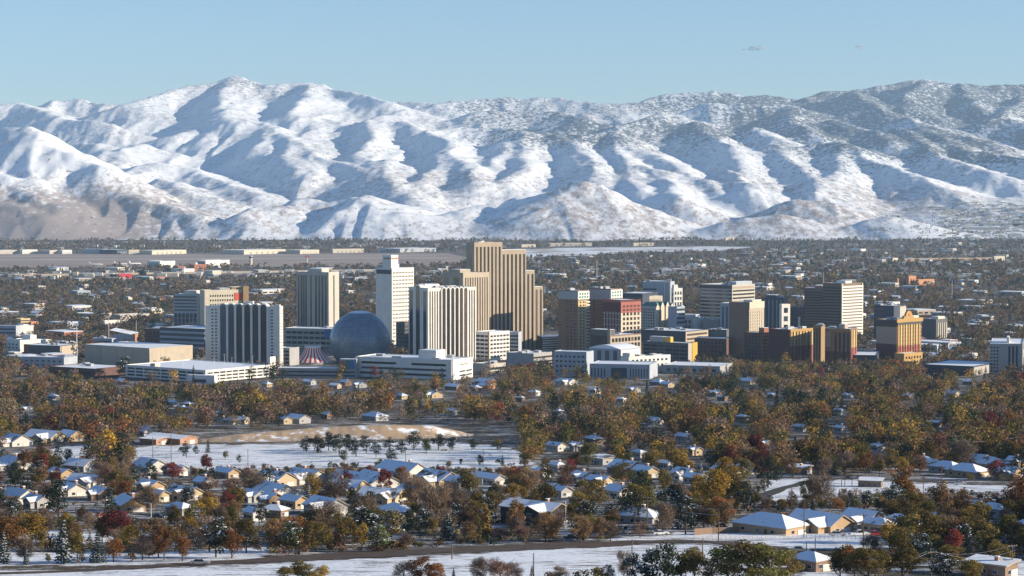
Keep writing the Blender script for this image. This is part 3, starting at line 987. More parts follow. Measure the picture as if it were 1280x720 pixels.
# ---- the dome and the striped big top
def dome():
    Y = Yof(456.5) + 48
    c = at(450, 426.5, Y)
    r = 38.0 * Y / F
    g = float(G(Y))
    root = empty('domed_casino', (c.x, c.y, g - .3)); tag(root, 'giant blue-grey sphere dome between the hotel towers', 'dome')
    zc = c.z - g + .3
    m, nt, bs, N, L = newmat('dome_panels')
    bs.inputs['Base Color'].default_value = (.10, .15, .21, 1); bs.inputs['Roughness'].default_value = .3; bs.inputs['Metallic'].default_value = .1
    tc = N.new('ShaderNodeTexCoord'); sp = N.new('ShaderNodeSeparateXYZ'); L.new(tc.outputs['Object'], sp.inputs[0])
    at2 = N.new('ShaderNodeMath'); at2.operation = 'ARCTAN2'; L.new(sp.outputs['Y'], at2.inputs[0]); L.new(sp.outputs['X'], at2.inputs[1])
    def saw(v, k):
        a = N.new('ShaderNodeMath'); a.operation = 'MULTIPLY'; L.new(v, a.inputs[0]); a.inputs[1].default_value = k
        f = N.new('ShaderNodeMath'); f.operation = 'FRACT'; L.new(a.outputs[0], f.inputs[0])
        g_ = N.new('ShaderNodeMath'); g_.operation = 'LESS_THAN'; L.new(f.outputs[0], g_.inputs[0]); g_.inputs[1].default_value = .16
        return g_.outputs[0]
    mx = N.new('ShaderNodeMath'); mx.operation = 'MAXIMUM'; L.new(saw(sp.outputs['Z'], .42), mx.inputs[0]); L.new(saw(at2.outputs[0], 11.5), mx.inputs[1])
    nz = N.new('ShaderNodeTexNoise'); nz.inputs['Scale'].default_value = .22; nz.inputs['Detail'].default_value = 6; nz.inputs['Roughness'].default_value = .7; L.new(tc.outputs['Object'], nz.inputs['Vector'])
    cr = N.new('ShaderNodeValToRGB'); cr.color_ramp.elements[0].color = (.11, .18, .27, 1); cr.color_ramp.elements[1].color = (.24, .32, .42, 1)
    cr.color_ramp.elements[0].position = .35; cr.color_ramp.elements[1].position = .7
    L.new(nz.outputs['Fac'], cr.inputs[0])
    mi = N.new('ShaderNodeMix'); mi.data_type = 'RGBA'; L.new(mx.outputs[0], mi.inputs['Factor'])
    ii = [i for i in mi.inputs if i.type == 'RGBA']; L.new(cr.outputs[0], ii[0]); ii[1].default_value = (.06, .10, .16, 1)
    L.new([o for o in mi.outputs if o.type == 'RGBA'][0], bs.inputs['Base Color'])
    bm = bmesh.new(); bmesh.ops.create_uvsphere(bm, u_segments=72, v_segments=40, radius=r)
    for f in bm.faces: f.smooth = True
    me = bpy.data.meshes.new('shell'); bm.to_mesh(me); bm.free(); me.materials.append(m)
    o = link('shell', me, root); o.location = (0, 0, zc)
    mb = MB(); mb.tube([(0, 0, 0), (0, 0, zc - r * .72)], r * .74, 40); mb.build('drum', M['grey_wall'], root)
    bm = bmesh.new(); bmesh.ops.create_uvsphere(bm, u_segments=48, v_segments=40, radius=r + .35)
    bmesh.ops.delete(bm, geom=[v for v in bm.verts if v.co.z < r * .93], context='VERTS')
    me = bpy.data.meshes.new('snow_cap'); bm.to_mesh(me); bm.free(); me.materials.append(M['roof_snow'])
    o = link('snow_cap', me, root); o.location = (0, 0, zc)
    BLD.append((412, 488, 389, 456))
    FOOT.append([(c.x - r, c.y - r), (c.x + r, c.y - r), (c.x + r, c.y + r), (c.x - r, c.y + r)])
dome()

def bigtop():
    Y = Yof(456.5) + 26
    c = at(391, 457, Y); g = float(G(Y))
    u = Y / F
    root = empty('circus_tent', (c.x, c.y, g - .3)); tag(root, 'red and white striped circus tent roof in front of the dome', 'tent')
    z0, z1 = 3.0, 21 * u
    n, k = 44, 10
    mb = MB()
    def prof(t): # 0 top .. 1 bottom
        return (11 + 16 * t ** 1.7) * u * .92, z1 + (z0 - z1) * t
    for i in range(n):
        for j in range(k):
            a0, a1 = 2 * math.pi * i / n, 2 * math.pi * (i + 1) / n
            r0, h0 = prof(j / k); r1, h1 = prof((j + 1) / k)
            mb.face([(r0 * math.cos(a0), r0 * math.sin(a0) * .8, h0), (r1 * math.cos(a0), r1 * math.sin(a0) * .8, h1), (r1 * math.cos(a1), r1 * math.sin(a1) * .8, h1), (r0 * math.cos(a1), r0 * math.sin(a1) * .8, h0)], i % 2)
    mb.build('canopy', [M['red_cloth'], M['white_cloth']], root)
    r0, h0 = prof(0); r1, h1 = prof(1)
    mb = MB(); mb.prism([(r0 * 1.02 * math.cos(2 * math.pi * i / n), r0 * .82 * math.sin(2 * math.pi * i / n)) for i in range(n)], h0 - .2, h0 + 1.4, 0, 1)
    mb.build('crown', [M['white_paint'], M['roof_snow']], root)
    mb = MB(); mb.prism([(r1 * .98 * math.cos(2 * math.pi * i / n), r1 * .78 * math.sin(2 * math.pi * i / n)) for i in range(n)], 0, h1 - .02)
    mb.build('wall', M['grey_wall'], root)
    for i in range(0, n, 2):
        a = 2 * math.pi * i / n
        mb = MB(); mb.tube([(r0 * math.cos(a), r0 * .8 * math.sin(a), h0 + 1.4), (r0 * math.cos(a), r0 * .8 * math.sin(a), h0 + 4)], .12, 5)
        mb.build('finial', M['white_metal'], root)
    BLD.append((366, 414, 432, 464)); FOOT.append([(c.x - 22, c.y - 18), (c.x + 22, c.y - 18), (c.x + 22, c.y + 18), (c.x - 22, c.y + 18)])
bigtop()
b = Bld('casino_podium', 'low casino podium with dark bands left of the lettered white garage', 345, 446, 452, 462, 473, 8, 'grey_wall')
b.bands('l', 2, .1, .9, .45, 'navy_wall', .02, .98)
for q, m in ((.80, 'pink'), (.86, 'teal_roof'), (.92, 'blue_panel')): b.put('sign_panel', m, 'l', q, q + .05, 1.05, 2.0, .4)
b.block('podium_block', 'grey_wall', .78, .99, .1, .5, b.h + .3, b.h * 2.1)

# ---- the white slab tower with the red script sign
b = Bld('hotel_tower', 'white slab tower with a red script sign on its rooftop box', 470, 490, 517.5, 336, 431, 42, 'white_paint')
b.grid('r', 14, 19, .03, .97, .03, .97, .55, .40, 'bronze_glass'); b.put('sign_band', 'navy_wall', 'l', .05, .97, .93, .985, .4)
zb0 = b.h + .3
b.block('sign_tower', 'white_paint', .40, .93, .02, .34, zb0, zb0 + 16.5)
xs_ = -b.wl * .07
b.text("Harrah's", 'r', .18, zb0 + 12.6, 3.9, 'signal_red', off=(xs_ + .25, b.wr * .18, zb0 + 12.6))
b.text("Harrah's", 'l', .66, zb0 + 12.6, 3.4, 'navy_wall', off=(-b.wl * .335, b.wr * .02 - .25, zb0 + 12.6))
b.block('mechanical_room', 'bluish_wall', .05, .36, .1, .8, zb0, zb0 + 4)
b = Bld('office_building', 'dark shaded office block at the foot of the white slab tower', 495, 506, 513, 404, 441, 38, 'dark_grey')
b.grid('l', 3, 7, .05, .95, .05, .95, .6, .5); b.grid('r', 3, 7, .05, .95, .05, .95, .6, .5)

# ---- the white arched tower
b = Bld('hotel_tower', 'bright white hotel tower crowned by six sunlit arches', 511, 535, 595, 361, 456.5, 55, 'white_paint')
b.put('window_strip', 'glass', 'l', .05, .22, .01, .97); b.put('window_strip', 'glass', 'l', .76, .92, .01, .97)
arch_caps(b, 'l', 1, .36, .64, 'white_paint', .985, proud=.6)
b.strips('r', 5, .02, .27, .01, .965, .42, 'bronze_glass'); b.strips('r', 3, .84, .99, .01, .965, .42, 'bronze_glass')
arch_caps(b, 'r', 6, .28, .82, 'white_paint', .985, 'bronze_glass', proud=.8, ri_=.56)
b.block('penthouse', 'white_paint', .2, .6, .1, .4, b.h + .3, b.h + 4); b.units(3, 12)
b = Bld('parking_garage', 'long white garage with dark ribbon openings and curly lettering', 445, 566, 591, 451, 475, 26, 'white_paint', maxw=60)
for q in range(3): b.put('deck_opening', 'shade_gap', 'l', .06 if q else .04, .93 if q < 2 else .42, .16 + .27 * q, .27 + .27 * q, .1)
b.put('deck_opening', 'shade_gap', 'l', .58, .93, .70, .81, .1)
b.grid('r', 2, 2, .3, .98, .08, .5, .85, .35, 'shade_gap', .1, 'deck_opening'); b.text('Circus Circus', 'r', .55, b.h * .76, 2.7, 'brown_wall')
b.put('pier', 'white_paint', 'l', 0, .02, 0, 1.02, 1); b.put('pier', 'white_paint', 'l', .95, .99, 0, 1.02, 1)
b.block('elevator_tower', 'white_paint', .62, .80, .15, .6, b.h + .3, b.h + 8.5); b.units(6, 3)

# ---- the tallest, stepped tower
b = Bld('stepped_tower', 'tallest tan tower stepping down to the right with dark vertical stripes', 583, 593, 628, 304, 441.2, 52, 'tan', maxw=200)
tr = b
b.strips('r', 7, .03, .97, .01, .965, .42, 'bronze_glass', .3); b.bands('l', 1, .1, .9, .9, 'bronze_glass', .35, .65)
b.units(3, 31)
def step(prev_y, y1, top, n):
    h = at(640, top, b.Y).z - float(G(b.Y)) + .3
    mb = MB(); mb.box(-b.wl * .92, -1.2, prev_y, y1, 0, h); mb.box(-b.wl * .92 + .4, -1.6, prev_y, y1 - .4, h + .003, h + .3, 1, skip='b'); mb.build('tower_step', [M['tan'], M['roof_snow']], b.root)
    st = (y1 - prev_y) / n
    for i in range(n):
        b.part('window_strip', 'bronze_glass', -1.2, -.9, prev_y + st * (i + .29), prev_y + st * (i + .71), .01 * h, .955 * h)
def ywr(px):
    t = ray(px, 441.2)[0] / ray(px, 441.2)[1]; p = b.root.location
    return (t * p.y - p.x) / (math.sin(b.th) - t * math.cos(b.th))
ya = b.wr
for pxe, top, n in ((658.5, 313), (669, 340), (679.5, 361)) and ((658.5, 313, 6), (669, 340, 2), (679.5, 361, 2)):
    ye = ywr(pxe); step(ya, ye, top, n); ya = ye
BLD.append((628, 680, 313, 449))
cc, ss = math.cos(b.th), math.sin(b.th); q = b.root.location
FOOT.append([(q.x + x * cc + y * ss, q.y - x * ss + y * cc) for x, y in ((-b.wl, 0), (0, 0), (0, ya), (-b.wl, ya))])
b = Bld('stepped_tower', 'lower tan wing with fine stripes left of the tallest tower', 553, 579, 611.5, 342, 447, 46, 'light_tan', Y=2478)
b.strips('r', 10, .05, .97, .01, .95, .42, 'bronze_glass'); b.put('window_strip', 'bronze_glass', 'l', .1, .3, .02, .95); b.put('window_strip', 'bronze_glass', 'l', .55, .8, .02, .95); b.block('penthouse', 'tan', .1, .6, .2, .6, b.h + .3, b.h + 4)
b.put('base_band', 'cream', 'r', 0, 1.02, .10, .145, 1.2)

b = Bld('parking_garage', 'white decked garage tucked below the tallest tower', 594, 612, 637, 416, 451, 40, 'white_paint')
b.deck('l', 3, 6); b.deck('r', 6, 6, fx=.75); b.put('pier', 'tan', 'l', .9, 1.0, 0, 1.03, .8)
b = Bld('parking_garage', 'shaded pale garage block at the base of the tall tower', 636, 648, 652, 416, 447, 15, 'bluish_wall'); b.deck('l', 4, 6)
b = Bld('casino_podium', 'low pale entrance podium in front of the tallest tower', 633, 667, 690, 443, 459, 35, 'grey_wall'); b.bands('r', 2, .2, .9, .4, 'bronze_glass'); b.units(4, 6)
b = Bld('parking_garage', 'low white flat building right of the long lettered garage', 592, 612, 632, 456, 466, 40, 'pale_stone'); b.units(5, 9); b.bands('r', 1, .2, .8, .5)

def curved_garage():
    Y = Yof(441)
    root = empty('curved_garage', at(695, 441, Y)); root.location.z = float(G(Y)) - .3
    tag(root, 'curved white banded parking garage right of the tallest tower', 'garage')
    g = root.location.z
    N_ = 14
    pts = []
    for i in range(N_ + 1):
        px = 678 + (709 - 678) * i / N_
        YY = Y + 34 * (i / N_) ** 1.0 - 10 * math.sin(math.pi * i / N_)
        p = at(px, 441, YY); pts.append((p.x - root.location.x, p.y - root.location.y))
    back = [(x - 6, y + 30) for x, y in reversed(pts)]
    H1 = at(695, 421, Y).z - g
    def wallstrip(z0, z1, off, m, name):
        mb = MB(); poly = [(x + off * .6, y - off * .8) for x, y in pts] + back
        mb.prism(poly, z0, z1); mb.build(name, M[m], root)
    n = 7; st = H1 / n
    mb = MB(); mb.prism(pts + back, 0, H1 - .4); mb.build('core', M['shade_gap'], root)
    for i in range(n):
        wallstrip(st * i + st * .02, st * i + st * .58, .5, 'white_paint', 'deck_band')
    mb = MB(); mb.prism(pts + back, H1 - .39, H1 - .1); mb.build('roof', M['roof_snow'], root)
    x, y = pts[-1]
    mb = MB(); mb.box(x, x + 6.5, y - 2.5, y + 14, 0, at(712, 413.5, Y).z - g); mb.build('stair_tower', M['cream'], root)
    BLD.append((677, 715, 414, 452)); FOOT.append([(root.location.x + a, root.location.y + c_) for a, c_ in ((-18, -12), (20, -5), (20, 60), (-18, 60))])
curved_garage()

# ---- centre right
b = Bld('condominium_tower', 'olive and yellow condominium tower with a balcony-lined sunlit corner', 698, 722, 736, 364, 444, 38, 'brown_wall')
b.bands('l', 17, .02, .86, .45, 'olive', 0, .34, .5, 'balcony'); b.grid('l', 3, 17, .4, .95, .02, .86, .5, .5, 'bronze_glass'); b.put('top_storey', 'bluish_wall', 'l', 0, 1, .87, .995, .6); b.put('wall_panel', 'yellow_cream', 'r', .02, .8, .0, .85, .5)  # dark left side and bluish top storey have shade put into their colour
b.bands('r', 17, .02, .85, .4, 'white_paint', .68, 1.0, 1.6, 'balcony'); b.grid('r', 2, 17, .08, .64, .02, .85, .5, .45, 'bronze_glass', .62); b.put('top_storey', 'white_paint', 'r', 0, 1, .87, .995, .8); b.units(3, 2)  # paler right side and top storey are coloured as sunlit
b.grid('r', 4, 2, .05, .95, .88, .98, .6, .7, 'teal_roof', .95, 'top_window')
b = Bld('condominium_tower', 'second condominium block with glassy white-framed top beside its yellow twin', 736, 763, 777, 362, 442, 38, 'brown_wall')
b.bands('l', 17, .02, .86, .45, 'olive', .3, 1, .5, 'balcony'); b.grid('l', 2, 17, .04, .28, .02, .86, .55, .5, 'bronze_glass'); b.put('top_storey', 'bluish_wall', 'l', 0, 1, .84, .995, .6)  # darker left side again carries its shade in the colour
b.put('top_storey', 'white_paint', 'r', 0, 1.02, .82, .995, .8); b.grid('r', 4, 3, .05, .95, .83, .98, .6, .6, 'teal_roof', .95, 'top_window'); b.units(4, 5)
b.bands('r', 14, .02, .8, .4, 'yellow_cream', .1, .95, .8, 'balcony')
b = Bld('office_building', 'dark maroon office tower with white grid windows and a sunlit red top', 753, 776, 801, 376, 446, 46, 'maroon')
b.put('top_storey', 'pink', 'r', 0, 1, .78, .975, .12); b.put('wall_panel', 'cream', 'r', 0, 1, .02, .78, .2)  # lighter red top on the right puts sunlight into the maroon wall's colour
b.grid('r', 5, 9, .06, .96, .04, .80, .6, .62, 'bronze_glass', .3); b.grid('r', 5, 2, .06, .96, .80, .93, .6, .6, 'maroon', .3)
b.strips('l', 6, .02, .98, .02, .80, .12, 'white_paint', .2, 'pier'); b.bands('l', 8, .02, .82, .14, 'grey_wall', .02, .98, .18, 'facade_band'); b.put('cornice', 'pink', 'l', 0, 1, .97, 1.0, .3)
b = Bld('office_building', 'long dark flat-roofed office block behind the maroon tower', 775, 803, 822, 367.5, 409, 25, 'navy_wall'); b.bands('l', 4, .3, .95, .4, 'glass')
b = Bld('office_building', 'cream blank-walled block with a sand panel beside the dark office block', 799, 803, 828, 371, 408, 60, 'cream'); b.put('sign_panel', 'tan', 'r', .3, .92, .80, .9, .3)
b = Bld('civic_tower', 'white civic tower with rounded blue-shaded flank and bright gridded wing', 803, 838, 843, 353, 404, 15, 'bluish_wall')  # white tower coloured bluish, so its shade is in the wall colour
b.bands('l', 4, .3, .9, .3, 'blue_glass', .02, .5); b.put('pier', 'white_paint', 'l', .78, .8, 0, 1, .5); b.put('pier', 'white_paint', 'l', .94, 1, 0, 1, .5); b.block('penthouse', 'white_paint', .15, .7, .3, .9, b.h + .3, b.h + 1.5); b.units(4, 15)
b = Bld('civic_tower', 'bright white gridded office wing right of the civic tower', 839, 842, 853, 361, 405, 60, 'white_paint')
b.grid('r', 3, 6, .06, .96, .05, .95, .6, .6, 'blue_glass'); b.block('penthouse', 'white_paint', .1, .9, .05, .5, b.h + .3, b.h + 5.5); b.grid('l', 1, 6, .2, .8, .05, .9, .6, .6, 'blue_glass')
b = Bld('hotel_building', 'pale hotel with green gabled turrets on its sunlit face', 800, 819, 841, 384, 414, 42, 'pale_stone', roof='roof_snow')
b.grid('l', 6, 8, .03, .97, .03, .95, .5, .5); b.grid('r', 6, 8, .03, .97, .03, .95, .45, .5, 'bronze_glass')
for q, big in ((.08, 0), (.36, 1), (.64, 1), (.9, 0)):
    y = b.wr * q; wd = 4.2 if big else 3.2
    b.put('turret', 'cream', 'r', max(q - .085, 0), min(q + .085, 1), 0, 1.0, 1.6)
    mb = MB(); z = b.h; hh = 7 if big else 4.5
    mb.face([(2, y - wd, z), (2, y + wd, z), (1.8, y, z + hh)]); mb.face([(2, y - wd, z), (1.8, y, z + hh), (-8, y, z + hh), (-8, y - wd, z)], 1); mb.face([(2, y + wd, z), (-8, y + wd, z), (-8, y, z + hh), (1.8, y, z + hh)], 1)
    mb.build('gable_roof', [M['cream'], M['teal_roof']], b.root)
mb = MB(); z = b.h + .3; w = b.wl
mb.face([(-w, 0, z), (0, 0, z), (-4, 8, z + 6), (-w + 4, 8, z + 6)]); mb.face([(-w, 0, z), (-w + 4, 8, z + 6), (-w + 4, b.wr - 8, z + 6), (-w, b.wr, z)]); mb.face([(0, 0, z), (0, b.wr, z), (-4, b.wr - 8, z + 6), (-4, 8, z + 6)]); mb.face([(-w + 4, 8, z + 6), (-4, 8, z + 6), (-4, b.wr - 8, z + 6), (-w + 4, b.wr - 8, z + 6)])
mb.face([(-w, b.wr, z), (-w + 4, b.wr - 8, z + 6), (-4, b.wr - 8, z + 6), (0, b.wr, z)])
mb.build('mansard_roof', M['teal_roof'], b.root)
b = Bld('office_building', 'stepped white office with dark ribbon windows behind the turreted hotel', 835, 846, 856, 384, 415, 45, 'bluish_wall'); b.bands('r', 4, .3, .98, .5, 'glass'); b.units(2, 1)
b = Bld('civic_hall', 'low blue-white hall with a curved snowy roof right of the turreted hotel', 838, 866, 880, 397, 414, 35, 'bluish_wall')
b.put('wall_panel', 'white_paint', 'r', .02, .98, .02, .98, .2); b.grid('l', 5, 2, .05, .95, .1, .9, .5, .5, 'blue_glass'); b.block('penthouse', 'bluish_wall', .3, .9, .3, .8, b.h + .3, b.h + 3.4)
b = Bld('civic_hall', 'blank grey box hall between the banded tower and the curved-roof hall', 879, 898, 903, 400, 414, 20, 'grey_wall'); b.units(3, 22)

b = Bld('office_tower', 'wide office tower ringed with alternating dark and pale bands', 875, 915, 943.5, 357, 404, 40, 'pale_stone', maxw=60)
b.bands('l', 9, .04, .90, .55, 'glass', .01, .99, .3); b.put('top_storey', 'dark_trim', 'l', 0, 1, .91, 1.0, .35); b.bands('r', 9, .04, .90, .45, 'bronze_glass', .03, .97, .3); b.put('top_storey', 'tan', 'r', .04, .96, .91, .97, .35)
b.block('penthouse', 'bluish_wall', .75, .98, .2, .9, b.h + .3, b.h + 5); b.units(3, 7)
b = Bld('office_building', 'blue-grey annex with a snowy slab roof below the banded office tower', 900, 922, 935, 380, 416, 30, 'bluish_wall'); b.strips('l', 4, .05, .95, .05, .9, .4, 'navy_wall')
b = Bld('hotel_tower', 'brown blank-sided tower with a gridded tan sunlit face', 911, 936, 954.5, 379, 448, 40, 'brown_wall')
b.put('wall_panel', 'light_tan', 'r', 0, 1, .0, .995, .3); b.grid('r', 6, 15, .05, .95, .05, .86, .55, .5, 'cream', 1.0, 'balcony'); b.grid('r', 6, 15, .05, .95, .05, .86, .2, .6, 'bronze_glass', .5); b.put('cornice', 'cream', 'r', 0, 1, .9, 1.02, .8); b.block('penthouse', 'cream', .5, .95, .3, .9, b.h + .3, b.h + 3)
b = Bld('office_tower', 'dark blue glass tower with pale vertical columns', 953, 979, 985, 373, 414, 20, 'navy_wall')
b.strips('l', 5, .02, .98, .02, .95, .2, 'bluish_wall', .6, 'pier'); b.units(3, 9); b.block('penthouse', 'navy_wall', .1, .6, .2, .8, b.h + .3, b.h + 4)
b = Bld('office_building', 'narrow white building with three stacked dark windows', 974, 977, 987.5, 381, 417, 60, 'white_paint'); b.grid('r', 1, 3, .25, .75, .08, .95, .9, .6, 'glass', .3)
b = Bld('brick_building', 'brick building with regular windows left of the red and yellow casino', 930, 952, 961.5, 417, 455, 40, 'dark_brick')
b.put('wall_panel', 'orange_stucco', 'r', 0, 1, 0, .99, .2); b.grid('r', 4, 8, .05, .95, .04, .95, .5, .5, 'bronze_glass', .3); b.grid('l', 5, 8, .05, .95, .04, .95, .4, .5); b.block('penthouse', 'brick', .7, 1, .3, .9, b.h + .3, b.h + 6)

# ---- red and yellow casino blocks
def casino_strips(b, n, lit='r', cut=.55, a0=.02, a1=.98):
    st = (a1 - a0) / n
    for i in range(n):
        c = 'casino_yellow' if i % 2 == 0 else 'yellow_cream'
        b.put('upper_pilaster', c, lit, a0 + st * i, a0 + st * (i + .56), cut, .97, .9)
        b.put('lower_pilaster', 'casino_red' if i % 2 == 0 else 'pink', lit, a0 + st * i, a0 + st * (i + .56), .03, cut - .001, .9)
    b.many('window', 'bronze_glass', [b.rect(lit, a0 + st * (i + .60), a0 + st * (i + .96), .05 + k * .09, .105 + k * .09, .2) for i in range(n) for k in range(10)])
b = Bld('casino_hotel', 'red-walled casino hotel with a yellow and red striped sunlit face', 961, 987, 1018, 413, 457, 45, 'maroon')
b.put('wall_panel', 'olive', 'r', 0, 1, .55, .995, .1); casino_strips(b, 8); b.put('cornice', 'casino_yellow', 'r', 0, 1.01, .955, 1.03, 1.3); b.units(5, 41)
b = Bld('casino_hotel', 'shaded middle block of the red and yellow casino', 1016, 1026, 1031, 408, 459, 20, 'olive'); b.strips('l', 3, .05, .95, .1, .95, .4, 'bronze_glass'); b.units(2, 3)
b = Bld('casino_hotel', 'tan over maroon casino wing with a narrow striped right end', 1027, 1063, 1071, 412, 458, 22, 'brown_wall')
b.put('wall_panel', 'tan', 'l', .02, .3, .52, .93, .2); b.put('wall_panel', 'maroon', 'l', .0, 1, .0, .40, .25); b.strips('l', 4, .42, .98, .05, .9, .35, 'glass', .35); casino_strips(b, 3, cut=.5); b.put('cornice', 'olive', 'l', 0, 1, .94, 1.02, .6); b.units(4, 4); b.block('penthouse', 'tan', .55, .75, .2, .7, b.h + .3, b.h + 5)
b = Bld('casino_hotel', 'golden casino tower with an arched ornament on its cornice', 1095, 1121, 1151, 401, 455, 45, 'brown_wall', maxw=60)
b.put('wall_panel', 'tan', 'l', 0, 1, .46, .85, .2); b.put('wall_panel', 'maroon', 'l', 0, 1, 0, .45, .2); b.put('top_storey', 'dark_trim', 'l', -.02, 1, .86, 1.0, .8)
b.put('wall_panel', 'casino_yellow', 'r', 0, 1, .0, .86, .1); casino_strips(b, 9, cut=.42); b.put('top_storey', 'dark_trim', 'r', 0, 1, .90, .95, 1.0); b.put('cornice', 'casino_yellow', 'r', -.04, 1.03, .955, 1.04, 1.6)
mb = MB(); yc, zc = b.wr * .45, b.h * 1.04
arc = [(yc + 6 * math.cos(math.pi * j / 14), zc + 2.4 + 6 * math.sin(math.pi * j / 14)) for j in range(15)]
pl = [(yc + 10, zc), (yc + 9, zc + 2.4)] + arc + [(yc - 9, zc + 2.4), (yc - 10, zc)]
mb.face([(1.4, y, z) for y, z in pl]); mb.face([(-1.0, y, z) for y, z in reversed(pl)])
for (y1, z1_), (y2, z2_) in zip(pl, pl[1:]): mb.face([(1.4, y1, z1_), (-1.0, y1, z1_), (-1.0, y2, z2_), (1.4, y2, z2_)])
mb.build('arch_ornament', M['casino_yellow'], b.root); b.put('arch_medallion', 'signal_red', 'r', .42, .48, 1.09, 1.15, 1.6)
b.block('penthouse', 'cream', .6, .95, .55, .95, b.h + .3, b.h + 4); b.units(4, 13)
b = Bld('casino_podium', 'yellow and cream low wing at the foot of the golden casino tower', 1118, 1130, 1153, 443, 458, 45, 'casino_yellow', maxw=50); b.grid('r', 6, 2, .05, .95, .1, .9, .5, .5, 'bronze_glass')
b = Bld('casino_podium', 'dark low wing with a yellow end left of the golden casino tower', 1060, 1096, 1100, 445, 458, 12, 'navy_wall'); b.put('wall_panel', 'ochre', 'l', 0, .3, .1, .8, .3)
b = Bld('office_building', 'dark glass office behind the golden casino tower', 1092, 1117, 1132, 383, 430, 35, 'navy_wall'); b.bands('l', 6, .3, .97, .4, 'blue_glass'); b.put('wall_panel', 'pale_stone', 'r', .5, 1, 0, .98, .2); b.units(2, 5)

b = Bld('apartment_tower', 'dark banded apartment tower left of the white balconied tower', 1005, 1029, 1034, 361, 415, 15, 'brown_wall')
b.bands('l', 15, .02, .95, .4, 'dark_trim', .0, 1, .9, 'balcony'); b.block('penthouse', 'brown_wall', .5, .9, .2, .8, b.h + .3, b.h + 4)
b = Bld('apartment_tower', 'tall white balconied apartment tower lit by the sun', 1028, 1051, 1077.5, 355, 422, 45, 'brown_wall')
b.bands('l', 17, .02, .95, .4, 'dark_trim', .0, 1, .9, 'balcony'); b.bands('r', 17, .02, .97, .62, 'white_paint', .0, 1.0, 1.6, 'balcony'); b.put('pier', 'cream', 'r', 0, .05, 0, 1, 1.2); b.put('pier', 'cream', 'r', .95, 1, 0, 1, 1.2)  # dark left and white right balconies have shade and sunlight put into their colours
b.block('penthouse', 'white_paint', .5, 1, .2, .5, b.h + .3, b.h + 3.5); b.block('penthouse', 'dark_trim', .2, .8, .6, .9, b.h + .3, b.h + 4)
b = Bld('office_building', 'white low office with dark window grid before the dark apartment tower', 995, 1000, 1006, 397, 414, 45, 'white_paint'); b.grid('r', 2, 3, .1, .9, .1, .9, .6, .5)
b = Bld('office_building', 'dark glass block between the narrow white building and the apartment towers', 986, 1004, 1008, 385, 414, 20, 'navy_wall'); b.bands('l', 5, .05, .95, .4, 'glass'); b.units(2, 55)
b = Bld('office_building', 'grey office with white vertical fins right of the golden casino', 1152, 1170, 1184, 400, 424, 40, 'dark_grey'); b.strips('r', 5, .05, .98, .05, .85, .3, 'cream', .8, 'fin'); b.block('penthouse', 'cream', .5, .98, .2, .8, b.h + .3, b.h + 4)
b = Bld('apartment_tower', 'plain grey concrete tower with three dark window columns on the right edge', 1237, 1278, 1290, 431, 468, 14, 'grey_wall')
b.grid('l', 3, 8, .01, .28, .05, .95, .6, .5); b.strips('l', 3, .54, .88, .05, .95, .5, 'glass'); b.block('penthouse', 'cream', .5, .58, .2, .5, b.h + .3, b.h + 6); b.put('pier', 'pale_stone', 'l', .94, 1.0, 0, 1, .5)
b = Bld('office_building', 'low dark glass office with a pale gridded end below the concrete tower', 1154, 1217, 1249, 459, 470, 33, 'navy_wall'); b.put('wall_panel', 'grey_wall', 'r', 0, 1, 0, .98, .2); b.grid('r', 7, 4, .02, .98, .05, .95, .8, .8, 'pale_stone', .3, 'facade_panel'); b.bands('l', 2, .1, .9, .5, 'glass', .02, .98)

# ---- front row, centre
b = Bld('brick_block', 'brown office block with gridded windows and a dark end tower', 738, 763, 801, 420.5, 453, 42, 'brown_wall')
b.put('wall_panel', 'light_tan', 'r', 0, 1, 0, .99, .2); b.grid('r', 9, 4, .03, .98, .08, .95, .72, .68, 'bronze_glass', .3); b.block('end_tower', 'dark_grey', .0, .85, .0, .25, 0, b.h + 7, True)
b.put('pier', 'tan', 'l', .86, 1, 0, 1.28, .6); b.units(3, 27)
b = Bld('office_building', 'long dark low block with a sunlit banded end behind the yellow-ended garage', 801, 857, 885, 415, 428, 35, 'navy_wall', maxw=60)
b.put('wall_panel', 'light_tan', 'r', 0, 1, 0, .99, .2); b.bands('r', 2, .1, .9, .5, 'bronze_glass', .05, .95, .3); b.units(6, 17)  # tan right panel on dark walls puts sunlit and shaded sides into colour
b = Bld('office_building', 'green-glazed low block with snowy roof left of the brown tower', 884, 908, 914, 413, 425, 20, 'dark_grey'); b.bands('l', 2, .1, .9, .5, 'teal_roof', .02, .98); b.units(3, 77)
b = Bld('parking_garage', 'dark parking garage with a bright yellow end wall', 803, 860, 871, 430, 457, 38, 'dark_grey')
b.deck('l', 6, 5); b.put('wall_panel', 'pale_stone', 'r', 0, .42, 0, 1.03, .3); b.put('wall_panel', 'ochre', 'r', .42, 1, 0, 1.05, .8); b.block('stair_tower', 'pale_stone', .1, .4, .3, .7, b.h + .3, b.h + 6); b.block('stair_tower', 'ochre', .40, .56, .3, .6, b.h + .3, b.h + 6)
b = Bld('brick_building', 'long dark brick building in shade beside the brown tower', 868, 908, 913, 424, 449, 15, 'dark_brick'); b.grid('l', 8, 4, .03, .97, .1, .9, .4, .5)
b = Bld('school_building', 'grey flat-roofed school block in front of the maroon tower', 692, 733, 742, 441, 470, 22, 'bluish_wall')
b.grid('l', 7, 4, .04, .96, .1, .92, .5, .4)
b = Bld('school_building', 'white hall with a curved snowy roof behind the grey school block', 736, 776, 800, 438, 462, 38, 'bluish_wall')
b.put('wall_panel', 'white_paint', 'r', 0, 1, 0, .99, .2); b.strips('l', 3, .2, .95, .1, .95, .5, 'dark_grey')  # white right panel over bluish walls puts sun and shade into the colour
